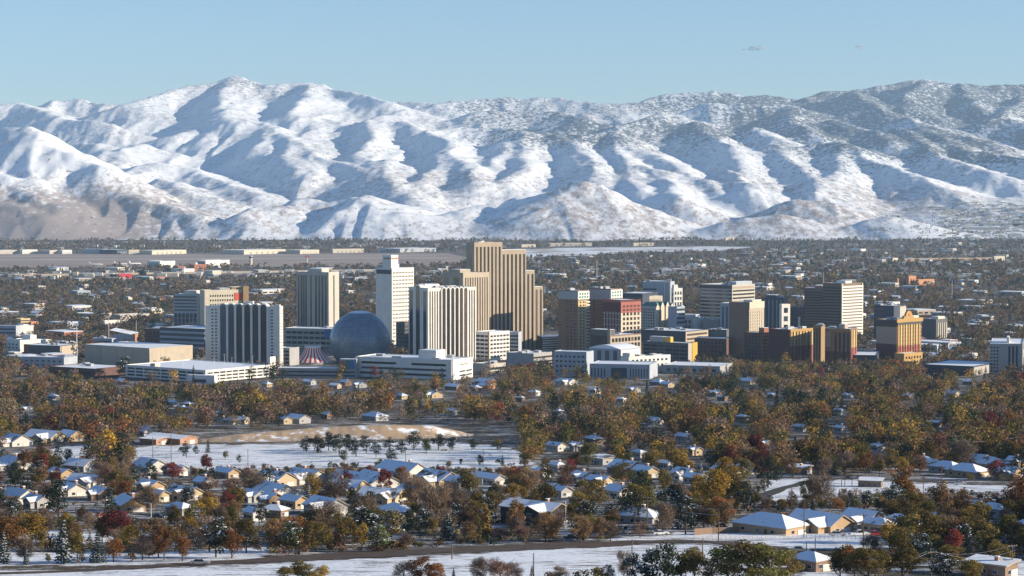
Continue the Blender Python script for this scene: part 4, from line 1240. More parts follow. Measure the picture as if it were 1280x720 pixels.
mb = MB(); k = 12; w = b.wl
for i in range(k):
    a, c_ = i / k, (i + 1) / k
    mb.face([(-w * (1 - a), -1, b.h + 1 + 4 * math.sin(math.pi * a)), (-w * (1 - c_), -1, b.h + 1 + 4 * math.sin(math.pi * c_)), (-w * (1 - c_), b.wr + 1, b.h + 1 + 4 * math.sin(math.pi * c_)), (-w * (1 - a), b.wr + 1, b.h + 1 + 4 * math.sin(math.pi * a))])
mb.face([(-w * (1 - i / k), -.9, b.h + 1 + 4 * math.sin(math.pi * i / k)) for i in range(k + 1)])
mb.build('vaulted_roof', M['roof_snow'], b.root)
b = Bld('school_building', 'white classroom block with small dark windows right of the vaulted hall', 776, 786, 838, 447, 467, 55, 'white_paint', maxw=60)
b.grid('r', 9, 2, .05, .95, .3, .95, .5, .4); b.units(5, 19); b.block('stair_tower', 'white_paint', .1, 1, .02, .14, b.h, b.h + 4)
b = Bld('school_building', 'pale low wing of tall narrow windows behind the front trees', 737, 812, 822, 457, 474, 14, 'bluish_wall'); b.strips('l', 5, .01, .28, .12, .75, .35, 'navy_wall'); b.put('wall_panel', 'navy_wall', 'l', .36, .62, .05, .8, .2); b.strips('l', 7, .66, .98, .12, .75, .35, 'navy_wall')
b = Bld('low_hall', 'low building with a long snowy roof below the yellow-ended garage', 828, 900, 916, 459, 468, 20, 'grey_wall'); b.grid('l', 8, 1, .05, .95, .2, .8, .5, .6)

# ---- left edge group
b = Bld('low_hall', 'tan and brick flat-roofed block with a brick end left of the event hall', 30, 75, 97, 433, 444, 20, 'dark_grey'); b.put('wall_panel', 'brick', 'l', .0, .15, 0, 1.15, .5); b.put('wall_panel', 'light_tan', 'r', 0, 1, 0, .99, .3); b.grid('r', 3, 1, .1, .9, .3, .8, .4, .6); b.units(3, 23)
b = Bld('low_hall', 'white stepped block above the brick-ended flat building', 8, 25, 51, 426, 440, 45, 'white_paint'); b.block('upper_block', 'white_paint', .4, 1, .5, .8, b.h, b.h + 6); b.grid('l', 3, 2, .1, .9, .2, .8, .4, .4)
b = Bld('low_hall', 'long blue-shaded low building at the photo’s left edge', -30, 20, 27, 408, 421, 15, 'bluish_wall'); b.bands('l', 2, .2, .9, .4, 'navy_wall')
b = Bld('low_hall', 'bright white two-part block beside the long low left edge building', 20, 24, 42, 408, 420, 55, 'white_paint'); b.block('upper_block', 'white_paint', .1, 1, .5, 1, b.h * .2, b.h * .5)
b = Bld('apartment_house', 'tan three-storey apartment house with balconies on the far left', 19, 26, 38, 399, 409, 45, 'yellow_cream'); b.bands('r', 3, .05, .95, .45, 'bronze_glass')
b = Bld('low_hall', 'low brick and tan house block right of the far left apartments', 36, 39, 48, 403, 409, 45, 'orange_stucco'); b.grid('r', 3, 1, .1, .9, .3, .8, .5, .5)
b = Bld('low_hall', 'long shaded grey hall with snow roof before the event hall', 28, 80, 97, 448, 462, 20, 'bluish_wall'); b.grid('l', 7, 2, .03, .97, .2, .9, .4, .35); b.units(3, 21)
b = Bld('low_hall', 'low dark-fronted store with a snowy roof below the event hall', 62, 118, 160, 462, 473, 32, 'dark_brick', maxw=60); b.bands('l', 1, .2, .8, .7, 'glass'); b.units(2, 33)
b = Bld('stadium_stand', 'blue sloping stand roof behind the tan event hall', 141, 166, 172, 419, 430, 18, 'bluish_wall', roof=None, parapet=0)
mb = MB(); w = b.wl; mb.face([(-w - 3, -3, b.h + 6), (2, -3, b.h + .6), (2, b.wr, b.h + 3), (-w - 3, b.wr, b.h + 8)]); mb.face([(-w - 3, -3, b.h + 5.4), (-w - 3, b.wr, b.h + 7.4), (2, b.wr, b.h + 2.4), (2, -3, b.h)]); mb.build('canopy_roof', M['roof_snow'], b.root)
b = Bld('brick_tower', 'small orange brick stair tower standing behind the event hall roof', 165, 169, 176, 418.5, 434, 40, 'orange_stucco'); b.put('window', 'glass', 'r', .3, .7, .5, .8, .2)
b = Bld('low_hall', 'grey metal hall between the event hall and the blue stand', 115, 140, 150, 424, 434, 20, 'bluish_wall'); b.units(2, 2); b.bands('l', 1, .5, .9, .4)
b = Bld('brick_building', 'dark brick building left of the long dark blue hall', 181, 203, 208, 412, 434, 15, 'dark_brick'); b.grid('l', 7, 4, .03, .97, .1, .9, .4, .5)
b = Bld('low_hall', 'low snow-roofed strip building beyond the stadium stand', 90, 118, 140, 393, 399, 35, 'pale_stone'); b.bands('l', 1, .2, .8, .6)
b = Bld('low_hall', 'red and white fronted low shop beside the strip building', 128, 131, 150, 401.5, 408, 55, 'white_paint'); b.grid('r', 3, 1, .2, .9, .1, .7, .5, .8, 'brick')
b = Bld('low_hall', 'long flat snow roofed store left of the ribbon-window office', 141, 150, 187, 394, 402, 45, 'pale_stone'); b.grid('r', 6, 1, .2, .95, .1, .7, .5, .8, 'brick')

# ---- far landmarks
def far(name, label, L, Cc, Rr, top, base, th, wall, cat='building', **k):
    return Bld(name, label, L, Cc, Rr, top, base, th, wall, cat, **k)
b = far('big_store', 'bright red box store far behind the event hall', 148, 148.8, 165, 342.5, 349, 60, 'bright_red', 'store', parapet=.4); b.bands('r', 1, .0, .25, .8, 'white_paint', .05, .95)
b = far('big_store', 'dark blue-fronted half of the far red box store', 137, 147, 148, 343, 349.5, 15, 'navy_wall', 'store', parapet=.4); b.bands('l', 1, .2, .7, .5, 'glass')
b = far('big_store', 'pink low store right of the far red box store', 189, 190, 207, 346, 349.5, 60, 'pink', 'store', parapet=.4); b.strips('r', 7, .05, .95, .1, .8, .4, 'white_paint')
b = far('apartment_house', 'rosy brick apartment block in front of the airfield hangar', 216, 223, 231, 333, 339.5, 40, 'brick'); b.strips('r', 3, .1, .9, .1, .9, .4, 'bronze_glass')
b = far('apartment_house', 'second rosy brick apartment block right of the dark cypress', 236, 243, 259, 331, 339, 40, 'brick'); b.grid('r', 4, 4, .1, .9, .1, .9, .4, .5, 'bronze_glass'); b.block('stair_tower', 'white_paint', .8, 1, .1, .25, b.h, b.h + 5)
b = far('shopping_center', 'orange stucco center with a taller middle block on the right plain', 1120, 1122, 1133, 348.5, 357, 50, 'orange_stucco'); b.strips('r', 3, .1, .9, .1, .6, .4, 'bronze_glass')
b = far('shopping_center', 'taller glowing orange middle block of the far stucco center', 1133, 1136, 1145, 345.5, 357, 50, 'orange_stucco', roof='roof_snow'); b.strips('r', 2, .15, .85, .05, .7, .4, 'bronze_glass')
b = far('shopping_center', 'long orange right wing of the far stucco center', 1145, 1147, 1168, 350, 357, 50, 'orange_stucco'); b.bands('r', 1, .2, .8, .5, 'pale_stone', .55, 1)
b = far('shopping_center', 'long low sunlit shopping row on the far right plain', 1128, 1130, 1252, 323.5, 327.2, 70, 'light_tan', maxw=420); b.strips('r', 14, .02, .98, .0, .8, .5, 'brick')
b = far('shopping_center', 'pale domed entrance of the far right shopping row', 1240, 1243, 1256, 320.5, 328, 60, 'cream'); b.put('window', 'bronze_glass', 'r', .3, .7, 0, .6, .3)
hg = 'warehouses beyond the airfield'
for i, (L, Cc, Rr, t, bs, th, w) in enumerate([(-10, 0, 22, 313, 317.8, 45, 'pale_stone'), (24, 28, 47, 312.4, 317.5, 50, 'white_paint'), (48, 62, 72, 313, 317.6, 35, 'pale_stone'), (74, 78, 90, 312.8, 317.5, 55, 'white_paint'),
    (103, 128, 135, 311.6, 317.5, 20, 'bluish_wall'), (124, 146, 160, 312.2, 317.8, 25, 'navy_wall'), (160, 161, 174, 312.5, 317.8, 60, 'cream'), (174, 190, 233, 313.4, 318.4, 40, 'cream'), (277, 305, 357, 313, 318.3, 40, 'cream'),
    (357, 375, 399, 312.8, 317.6, 45, 'cream'), (412, 416, 455, 311.6, 316.4, 60, 'cream'), (476, 500, 545, 311, 315.6, 45, 'bluish_wall'), (650, 652, 670, 305.8, 309.2, 60, 'cream'), (684, 686, 740, 304.0, 308.0, 70, 'pale_stone'), (790, 792, 818, 303.8, 307.6, 65, 'cream'), (905, 907, 920, 297, 300.4, 60, 'cream'), (929, 930, 948, 295, 299, 60, 'cream'), (575, 590, 612, 306, 311, 40, 'pale_stone')]):
    b = far('warehouse', None, L, Cc, Rr, t, bs, th, w, 'warehouse', group=hg, maxw=260, parapet=.6)
    b.strips('r', 6, .1, .9, .0, .6, .3, 'grey_wall', name='loading_door')
    LBL = globals().setdefault('PEND', [])
    LBL.append((b.root, {'cream': 'cream', 'white_paint': 'white', 'pale_stone': 'pale', 'bluish_wall': 'blue-grey', 'navy_wall': 'dark'}[w] + ' long warehouse', (L + Rr) / 2, bs, 'warehouse', hg))
b = far('hangar', 'big white gabled hangar on the near side of the airfield', 184, 200, 219, 327, 335, 35, 'white_paint'); b.bands('l', 1, .0, .8, .9, 'bluish_wall', .1, .9)
b = far('hangar', 'pale low hangar with a sloped roof right of the big white hangar', 246, 257, 287, 326, 332.5, 40, 'white_paint'); b.bands('l', 1, .0, .8, .9, 'navy_wall', .1, .9)
def ctower():
    Y = Yof(331)
    p = at(313.5, 331, Y); root = empty('control_tower', (p.x, p.y, 0)); tag(root, 'slim white control tower on the near edge of the airfield', 'control tower')
    u = Y / F
    mb = MB(); mb.tube([(0, 0, 0), (0, 0, 8.5 * u)], 2.0 * u, 12); mb.build('shaft', M['cream'], root)
    mb = MB(); mb.tube([(0, 0, 8.5 * u), (0, 0, 10.4 * u)], [2.2 * u, 2.7 * u], 12); mb.build('cab', M['blue_glass'], root)
    mb = MB(); mb.tube([(0, 0, 10.4 * u), (0, 0, 11.2 * u)], 2.6 * u, 12); mb.build('cab_roof', M['white_metal'], root)
ctower()
# ================================================================== houses
hr = random.Random(21)
M['shingle_snow'] = snowmat('snow_on_shingles', (.16, .13, .11), .63, .16)
M['shingle_thin'] = snowmat('thin_snow_on_shingles', (.15, .12, .10), .55, .22)
M['fascia'] = mat('roof_fascia', (.34, .28, .22), .7)
W('house_tan', .40, .28, .17); W('house_cream', .46, .37, .25); W('house_grey', .36, .36, .37); W('house_brown', .22, .15, .11); W('house_white', .55, .53, .50); W('house_charcoal', .05, .05, .055); W('house_brick', .36, .20, .14, .85, .15, .5)
W('door_paint', .16, .09, .06); W('garage_white', .62, .60, .57); W('trim_white', .74, .73, .70)
HB = []    # picture boxes of houses
HWORD = {'house_tan': 'tan', 'house_cream': 'cream', 'house_grey': 'grey', 'house_brown': 'brown', 'house_white': 'white', 'house_charcoal': 'charcoal', 'house_brick': 'pinkish brick'}

_win = None
def window_mesh():
    global _win
    if _win is None:
        mb = MB(); mb.box(0, 1, 0, .6, 0, 1, 0); mb.box(.05, .48, .6, 1, .06, .94, 1, skip='f'); mb.box(.52, .95, .6, 1, .06, .94, 1, skip='f')
        _win = mb.mesh('window', [M['trim_white'], M['glass']])
    return _win

def house(px, py, pw, th=38, kind='gable', wall='house_tan', hw=2.7, ratio=.66, pitch=24, roof='shingle_snow', name='house', label=None, detail=2, chimney=None, storeys=1):
    th = th + hr.uniform(-4, 4)
    p = gpt(px, py)
    c, s = math.cos(R(th)), math.sin(R(th))
    wm = pw * p.y / F
    Lx = wm / (c + ratio * s)
    Wy = Lx * ratio
    root = empty(name, (p.x, p.y + (Lx * s + Wy * c) * .35, 0), -R(th))
    g = [float(G(root.location.y + q)) for q in (-Wy * .6, Wy * .6)]
    z0 = min(g) - .2
    root.location.z = z0
    hw = hw + (storeys - 1) * 2.6 + (max(g) - min(g)) * .5
    a, b = Lx / 2, Wy / 2
    tp = math.tan(R(pitch)); rise = b * tp
    wallm, rm = M[wall], [M[roof], M['fascia']]
    ov = .55
    def slab(mb, pts, t=.28):
        """roof plane with thickness: snow above, boards at the edge"""
        top = [(x, y, z + t) for x, y, z in pts]
        mb.face(top, 0); mb.face(list(reversed(pts)), 1)
        for i in range(len(pts)):
            j = (i + 1) % len(pts)
            mb.face([pts[i], pts[j], top[j], top[i]], 1)
    mb = MB()
    rf = MB()
    if kind == 'hip':
        mb.box(-a, a, -b, b, 0, hw)
        e = hw - ov * tp
        r = max(a - b, .3)
        A, B = a + ov, b + ov
        slab(rf, [(-A, -B, e), (A, -B, e), (r, 0, hw + rise), (-r, 0, hw + rise)])
        slab(rf, [(A, B, e), (-A, B, e), (-r, 0, hw + rise), (r, 0, hw + rise)])
        slab(rf, [(A, -B, e), (A, B, e), (r, 0, hw + rise)])
        slab(rf, [(-A, B, e), (-A, -B, e), (-r, 0, hw + rise)])
    elif kind == 'flat':
        rise = .6
        mb.box(-a, a, -b, b, 0, hw)
        A, B = a + ov, b + ov
        slab(rf, [(-A, -B, hw + .05), (A, -B, hw + .05), (A, B, hw + rise), (-A, B, hw + rise)], .35)
    else:
        mb.box(-a, a, -b, b, 0, hw, skip='t')
        for sx in (-a, a):
            tri = [(sx, -b, hw), (sx, b, hw), (sx, 0, hw + rise)]
            mb.face(tri if sx > 0 else tri[::-1])
        e = hw - ov * tp
        A, B = a + ov, b + ov
        slab(rf, [(-A, -B, e), (A, -B, e), (A, 0, hw + rise), (-A, 0, hw + rise)])
        slab(rf, [(A, B, e), (-A, B, e), (-A, 0, hw + rise), (A, 0, hw + rise)])
    mb.build('wall', wallm, root)
    ro = rf.build('roof', rm, root)
    wing = None
    if kind == 'cross':
        # a gabled wing towards the street
        wx0, wx1 = a * .05, a * .85
        wc, wb = (wx0 + wx1) / 2, (wx1 - wx0) / 2
        y0 = -b - Wy * .38
        r2 = wb * tp
        mb = MB()
        mb.box(wx0, wx1, y0, -b + .02, 0, hw, skip='t')
        mb.face([(wx0, y0, hw), (wx1, y0, hw), (wc, y0, hw + r2)])
        mb.build('wing_wall', wallm, root)
        rf = MB(); e = hw - ov * tp; yb = -b + r2 / tp * 1.0
        slab(rf, [(wx0 - ov, y0 - ov, e), (wc, y0 - ov, hw + r2), (wc, yb, hw + r2 + .05), (wx0 - ov, -b + .1, e)][::-1])
        slab(rf, [(wx1 + ov, y0 - ov, e), (wc, y0 - ov, hw + r2), (wc, yb, hw + r2 + .05), (wx1 + ov, -b + .1, e)])
        rf.build('wing_roof', rm, root)
        wing = (wx0, wx1, y0)
    if chimney if chimney is not None else hr.random() < .5:
        mb = MB(); cx, cyy = hr.uniform(-.5, .5) * a, hr.uniform(.05, .4) * b
        zt = hw + rise + .9
        mb.box(cx - .45, cx + .45, cyy - .4, cyy + .4, hw, zt, 0); mb.box(cx - .55, cx + .55, cyy - .5, cyy + .5, zt, zt + .15, 1)
        mb.build('chimney', [M['house_brick'], M['shingle_snow']], ro)
    def put(name, me, side, u, z, w, h):
        o = link(name, me, root)
        if side == 'f':
            o.location = (u - w / 2, -b - .002, z); o.rotation_euler = (0, 0, 0); o.scale = (w, -.12, h)
        elif side == 'w':
            o.location = (u - w / 2, wing[2] - .002, z); o.scale = (w, -.12, h)
        else:
            o.location = (a + .002, u - w / 2, z); o.rotation_euler = (0, 0, R(90)); o.scale = (w, -.12, h)
        return o
    zs = hw - 2.2 - (storeys - 1) * 2.6
    for st in range(storeys):
        z = max(zs, .6) + .35 + st * 2.6
        if detail >= 1:
            for u in ((-.62, -.22) if wing else (-.6, -.05, .5)):
                put('window', window_mesh(), 'f', a * u, z, 1.25, 1.0)
            put('window', window_mesh(), 'r', -b * .4, z, 1.2, 1.0)
            if wing: put('window', window_mesh(), 'w', (wing[0] + wing[1]) / 2, z, 1.8, 1.25)
    if detail >= 2:
        d = put('garage_door', unit('garage_door', 'garage_white'), 'r', b * .36, max(zs - .9, .15), min(3.6, b * .95), 2.1)
        dr = put('door', unit('door', 'door_paint'), 'f', a * -.42 if wing else a * .24, max(zs - .8, .15), 1.0, 2.05)
        hd = MB(); hd.box(.82, .92, 1.0, 1.6, .45, .52); hd.build('handle', M['metal_grey'], dr)
    xs, ys = [], []
    cx, cy0 = root.location.x, root.location.y
    for lx, ly in ((-a, -b), (a, -b), (a, b), (-a, b)):
        X, Y = cx + lx * c + ly * s, cy0 - lx * s + ly * c
        for z in (z0, z0 + hw + rise):
            q = toscreen(X, Y, z); xs.append(q[0]); ys.append(q[1])
    FOOT.append([(cx + lx * c + ly * s, cy0 - lx * s + ly * c) for lx, ly in ((-a - 1, -b - 1), (a + 1, -b - 1), (a + 1, b + 1), (-a - 1, b + 1))])
    HB.append((min(xs), max(xs), min(ys), max(ys)))
    kw = {'gable': 'gabled', 'hip': 'hip-roofed', 'cross': 'front-gabled', 'flat': 'flat-roofed'}[kind]
    size = '' if detail >= 2 else 'small '
    if label: tag(root, label, 'house', 'houses on the hillside')
    else:
        root['category'] = 'house'; root['group'] = 'houses on the hillside'
        PEND.append((root, f'{size}{HWORD[wall]} {kw} house', px, py, 'house', 'houses on the hillside'))
    return root

T, CR, GY, BR, WH, BK = 'house_tan', 'house_cream', 'house_grey', 'house_brown', 'house_white', 'house_brick'
# hand placed: picture column, row of the base, width
HL = [
 (16,559,36,40,'gable',WH), (50,553,52,36,'cross',CR), (86,552,30,36,'gable',T), (184,543,20,36,'gable',WH), (95,588,38,38,'gable',GY), (14,586,36,40,'gable',GY),
 (104,608,46,40,'gable',WH), (187,590,36,50,'gable',WH), (216,594,30,40,'gable',GY), (17,630,36,32,'gable',WH), (44,634,30,50,'gable',GY), (72,600,26,36,'gable',T),
 (122,625,28,42,'gable',BR), (156,641,44,36,'gable',T), (188,616,34,36,'cross',T), (226,625,40,34,'gable',CR), (223,644,30,34,'hip',GY), (88,619,30,46,'gable',WH), (196,627,24,40,'gable',CR),
 (318,628,26,44,'gable',GY), (316,650,22,36,'gable',WH), (280,600,26,40,'gable',T), (255,612,24,40,'gable',GY),
 (341,607,44,36,'gable',CR), (379,606,44,36,'gable',WH), (339,622,46,52,'gable',WH), (337,634,30,36,'gable',T), (367,637,28,36,'gable',T), (404,645,42,40,'gable',GY), (344,646,26,32,'hip',BR),
 (436,605,46,36,'gable',T), (470,612,52,56,'gable',WH), (500,598,54,34,'gable',WH), (434,620,48,52,'gable',CR), (476,630,50,36,'gable',CR), (514,625,42,36,'gable',T), (497,650,40,56,'hip',WH),
 (549,606,48,36,'gable',CR), (596,605,28,38,'gable',WH), (620,607,26,38,'gable',GY), (575,612,30,40,'gable',GY),
 (700,622,26,36,'gable',GY), (752,610,28,36,'gable',CR), (775,622,32,36,'gable',WH), (783,592,38,52,'gable',BR), (810,598,26,36,'gable',CR), (857,602,26,56,'gable',WH), (750,580,40,50,'flat',GY),
 (912,596,40,52,'gable',CR), (936,592,28,52,'gable',WH), (868,606,22,40,'gable',GY), (802,658,52,34,'hip',GY), (727,605,22,40,'gable',GY),
 (967,668,86,36,'hip',T), (1030,665,74,38,'cross',T), (1082,662,52,38,'cross',GY), (1100,667,40,36,'hip',CR), (1133,664,56,36,'hip',T), (1247,647,34,40,'hip',GY), (1218,640,22,40,'gable',T),
 (1158,586,34,56,'hip',WH), (1188,591,40,50,'hip',GY), (1213,597,50,34,'hip',T), (1242,588,44,40,'hip',CR), (1262,598,34,40,'cross',T), (1276,582,26,40,'gable',T), (1225,580,26,40,'gable',WH),
 (1000,592,30,36,'flat',BR), (1246,722,60,34,'flat',BR), (1015,716,46,48,'hip',BR), (1285,668,26,40,'hip',T), (1168,655,22,40,'hip',GY)]
for i, (px, py, pw, th, kd, wl_) in enumerate(HL):
    if kd == 'gable' and hr.random() < .4: kd = 'cross'
    if px < 900 and hr.random() < .3: th = hr.choice((20, 52, 60))
    big = hr.uniform(1.05, 1.38) if px < 900 else 1.1
    house(px + hr.uniform(-3, 3), py + hr.uniform(-2, 2), pw * big, th + 9 if th < 47 else th, kd, wl_, ratio=hr.uniform(.58, .85), roof='shingle_snow' if hr.random() < .8 else 'shingle_thin', pitch=26 if kd == 'hip' else 28, hw=3.0)
house(211, 555, 68, 34, 'gable', BK, pitch=11, hw=3.6, ratio=.5, name='brick_hall', label='long pinkish brick hall beside the tan earth bank', chimney=False)
house(190, 556, 34, 34, 'flat', BK, hw=3.2, ratio=.8, label='low brick annex left of the long brick hall', chimney=False)
bh = house(669, 657, 88, 40, 'cross', 'house_charcoal', storeys=2, pitch=20, ratio=.5, label='big two-storey charcoal house with a blue shaded snow roof', chimney=True)
house(1090, 609, 32, 16, 'flat', BR, hw=2.6, detail=1, label='dark open carport with a blue snow roof behind tall poles', chimney=False)
# roofs among the wooded slope
MID = [(380,483,16),(415,486,14),(436,485,14),(454,487,16),(544,499,24),(568,486,20),(600,481,24),(616,488,20),(586,492,14),(372,531,28),(474,527,30),(305,530,16),(288,533,20),(354,528,18),
 (660,498,14),(655,504,10),(708,481,24),(746,491,12),(790,487,14),(831,483,18),(839,487,16),(891,499,16),(936,484,18),(898,502,12),(810,529,20),(848,556,20),(744,556,20),(690,563,22),(720,566,16),(793,575,18),
 (1022,467,14),(1194,497,14),(1068,500,12),(862,573,16),(240,508,12),(233,518,14),(208,506,14),(70,478,18),(20,470,16),(98,488,12),(150,482,16),(285,474,14),(330,486,12),(1105,482,14),(975,500,12),(1130,470,16),
 (1040,520,12),(960,512,12),(1140,500,12),(1240,520,14),(1210,480,14),(1255,476,12),(920,530,14),(880,545,14),(1000,540,14),(660,540,14),(700,520,12),(740,525,12),(770,505,12),(620,515,14),(500,500,14),(450,505,12),
 (1060,545,14),(1110,530,12),(1170,535,14),(640,575,14),(705,590,18),(664,566,18),(835,585,18),(820,558,14),(680,600,20),(1040,575,16),(960,560,16),(900,575,16),(1100,565,14),(1270,545,16),(60,500,14),(120,512,14),(30,520,14),(10,500,12),(270,520,12),(330,512,12),(410,520,14),(520,515,12),(560,520,14)]
for i, (px, py, pw) in enumerate(MID):
    if i >= 36 and i % 2: continue
    px += hr.uniform(-9, 9); py += hr.uniform(-4, 4)
    house(px, py, pw * 1.15, hr.choice((34, 40, 50, 56)), hr.choice(('gable', 'gable', 'hip', 'cross')), hr.choice((T, CR, GY, WH, BR)), detail=1, hw=3.4, pitch=25)
NMID = len(MID)

# ---- small flat and pitched buildings on the plain
FB = []
def free(x, y, pad=14):
    for f in FOOT:
        xs = [q[0] for q in f]; ys = [q[1] for q in f]
        if min(xs) - pad < x < max(xs) + pad and min(ys) - pad < y < max(ys) + pad: return False
    return True
PLAINW = ['white_paint', 'cream', 'pale_stone', 'light_tan', 'grey_wall', 'bluish_wall', 'orange_stucco', 'dark_grey', 'brick', 'tan']
PW_ = {'white_paint': 'white', 'cream': 'cream', 'pale_stone': 'pale', 'light_tan': 'tan', 'grey_wall': 'grey', 'bluish_wall': 'blue-grey', 'orange_stucco': 'orange', 'dark_grey': 'dark', 'brick': 'brick', 'tan': 'brown'}
_pm = {}
def plain_mesh(kind, m):
    if (kind, m) not in _pm:
        w = MB(); r_ = MB(); k = MB()
        if kind == 'flat':
            w.box(-.5, .5, -.5, .5, 0, 1); r_.box(-.49, .49, -.49, .49, 1.003, 1.06)
        else:
            w.box(-.5, .5, -.5, .5, 0, .62, skip='t')
            for sx in (-.5, .5):
                t = [(sx, -.5, .62), (sx, .5, .62), (sx, 0, 1)]
                w.face(t if sx > 0 else t[::-1])
            for sy in (-1, 1):
                q = [(-.54, .55 * sy, .59), (.54, .55 * sy, .59), (.54, 0, 1.01), (-.54, 0, 1.01)]
                u = [(x, y, z + .06) for x, y, z in q]
                r_.face(u if sy < 0 else u[::-1]); r_.face(q[::-1] if sy < 0 else q)
                r_.face([q[0], q[1], u[1], u[0]])
        _pm[(kind, m)] = (w.mesh('wall', M[m]), r_.mesh('roof', M['roof_snow']))
    return _pm[(kind, m)]
def plain(px, py, w, d, h, th, kind, m, zone):
    p = gpt(px, py)
    if py < 300 or p.y > 8750:
        p.z = hz(p.x, p.y)
    root = empty('low_building', (p.x, p.y, p.z - .3), -R(th))
    a, b = plain_mesh(kind, m)
    for nm, me in (('wall', a), ('roof', b)):
        o = link(nm, me, root); o.scale = (w, d, h)
    if py > 345 and w > 16:
        for q in (-.3, 0, .3):
            o = link('window', unit('window', 'glass'), root); o.location = (w * q - w * .1, -d * .5 - .12, h * .3); o.scale = (w * .2, .118, h * .3)
            o = link('window', unit('window', 'glass'), root); o.location = (w * .5 + .002, d * q - d * .1, h * .3); o.scale = (.118, d * .2, h * .3)
    FOOT.append([(p.x - w, p.y - d), (p.x + w, p.y - d), (p.x + w, p.y + d), (p.x - w, p.y + d)])
    u = F / p.y
    FB.append((px - w * u * .5, px + w * u * .5, py - h * u, py))
    shape = 'flat' if kind == 'flat' else 'pitched'
    root['category'] = 'building'; root['group'] = 'small buildings on the plain'
    PEND.append((root, f'{PW_[m]} low {shape}-roofed building', px, py, 'building', 'small buildings on the plain'))
n = 0
zones = [(0, 215, 358, 400, 34), (0, 110, 395, 452, 20), (255, 370, 345, 385, 14), (420, 600, 340, 385, 20), (660, 800, 330, 370, 24), (950, 1280, 330, 400, 56), (850, 1000, 322, 352, 20), (1150, 1280, 395, 452, 34), (0, 600, 334, 352, 44), (700, 1000, 316, 335, 18), (1000, 1280, 305, 330, 26), (1080, 1160, 425, 452, 6), (650, 700, 345, 440, 6), (940, 1100, 400, 440, 6), (100, 260, 398, 420, 8)]
for (x0, x1, y0, y1, k) in zones:
    for i in range(round(k * .84)):
        for tr_ in range(20):
            px, py = hr.uniform(x0, x1), hr.uniform(y0, y1)
            p = gpt(px, py)
            if free(p.x, p.y, 12): break
        else: continue
        big = hr.random() < .3
        w = hr.uniform(24, 50) if big else hr.uniform(11, 24)
        d = w * hr.uniform(.5, .9)
        h = hr.uniform(5.5, 9) if big else hr.uniform(4.5, 6.5)
        plain(px, py, w, d, h, hr.choice((30, 36, 42, 48, 60)) + hr.uniform(-4, 4), 'flat' if big or hr.random() < .45 else 'gable', hr.choice(PLAINW[:6] * 2 + PLAINW), 0)
# suburb on the far right, past counting
def ramp(px, py):
    Y = float(np.interp(py, [250, 256, 297], [11800, 11300, 9100])); p = at(px, py, Y); p.z = hz(p.x, p.y); return p
def suburb():
    r = np.random.default_rng(5)
    mb = MB()
    for i in range(900):
        px, py = r.uniform(1128, 1420), r.uniform(257, 297)
        Y = float(np.interp(py, [250, 256, 297], [11800, 11300, 9100]))
        if px < 1175 and py > 262: continue
        p = at(px, py, Y); z = hz(p.x, p.y)
        w, d, h = r.uniform(7, 15), r.uniform(6, 10), r.uniform(4, 7)
        mb.box(p.x - w, p.x + w, p.y - d, p.y + d, z - 3, z + h, 0 if r.random() < .6 else 2, top=1)
    for (px, py, wpx) in ((1232, 269, 12), (1255, 281, 60), (1230, 284.5, 50), (1272, 281, 14), (1260, 297, 40), (1190, 282, 8)):
        Y = float(np.interp(py, [250, 256, 297], [11800, 11300, 9100])); p = at(px, py, Y); z = hz(p.x, p.y); w = wpx * Y / F / 2
        mb.box(p.x - w, p.x + w, p.y - 15, p.y + 15, z - 3, z + 11, 0, top=1)
    tag(mb.build('suburb_houses', [M['grey_wall'], M['roof_snow'], M['cream']]), kind='stuff')
suburb()

def far_houses():
    r = np.random.default_rng(12)
    mb = MB()
    for i in range(1500):
        px, py = r.uniform(-40, 1320), 303 + 46 * r.random()
        if px < 620 and 312 < py < 340: continue
        if 640 < px < 960 and py < 324: continue
        p = gpt(px, py)
        if not free(p.x, p.y, 8): continue
        w, d, hh = r.uniform(5, 11), r.uniform(4, 8), r.uniform(4.5, 8)
        if r.random() < .12: w *= 2.2
        mb.box(p.x - w, p.x + w, p.y - d, p.y + d, -.3, hh, int(r.choice([0, 2, 3, 4])), top=1)
    tag(mb.build('distant_houses', [M['grey_wall'], M['roof_snow'], M['cream'], M['white_paint'], M['brown_wall']]), kind='stuff')
far_houses()
# ================================================================== poles, wires, fence, vehicles, far masts
dr_ = random.Random(4)
def pole(px, py, top, label=None, arms=1, r=.16, name='utility_pole', m='wood_pole', cat='utility pole', lean=0):
    p = gpt(px, py)
    h = (py - top) * p.y / F
    root = empty(name, (p.x, p.y, p.z - .2), R(dr_.uniform(-15, 35)))
    mb = MB(); mb.tube([(0, 0, 0), (lean * .5, 0, h * .5), (lean, 0, h)], [r, r * .85, r * .65], 7); mb.build('post', M[m], root)
    for k in range(arms):
        z = h - .5 - k * 1.1
        mb = MB(); mb.box(-1.25, 1.25, -.28, -.14, z - .07, z + .07); c = mb.build('crossarm', M[m], root)
        for x in (-1.1, -.45, .45, 1.1):
            mb = MB(); mb.tube([(x, -.21, z + .07), (x, -.21, z + .26)], [.06, .04], 6); mb.build('insulator', M['white_metal'], c)
    if label: tag(root, label, cat, 'utility poles on the hillside')
    else:
        tag(root, None, cat, 'utility poles on the hillside')
        PEND.append((root, ('tall ' if h > 10 else 'short ') + ('crossarm wooden pole' if arms else 'plain wooden pole'), px, py, cat, 'utility poles on the hillside'))
    return Vector((p.x + lean, p.y, p.z - .2 + h - .3))
tops = {}
tops['main'] = pole(809, 658, 619, 'wooden utility pole with a wide crossarm beside the blue-roofed hip house', 2, .2)
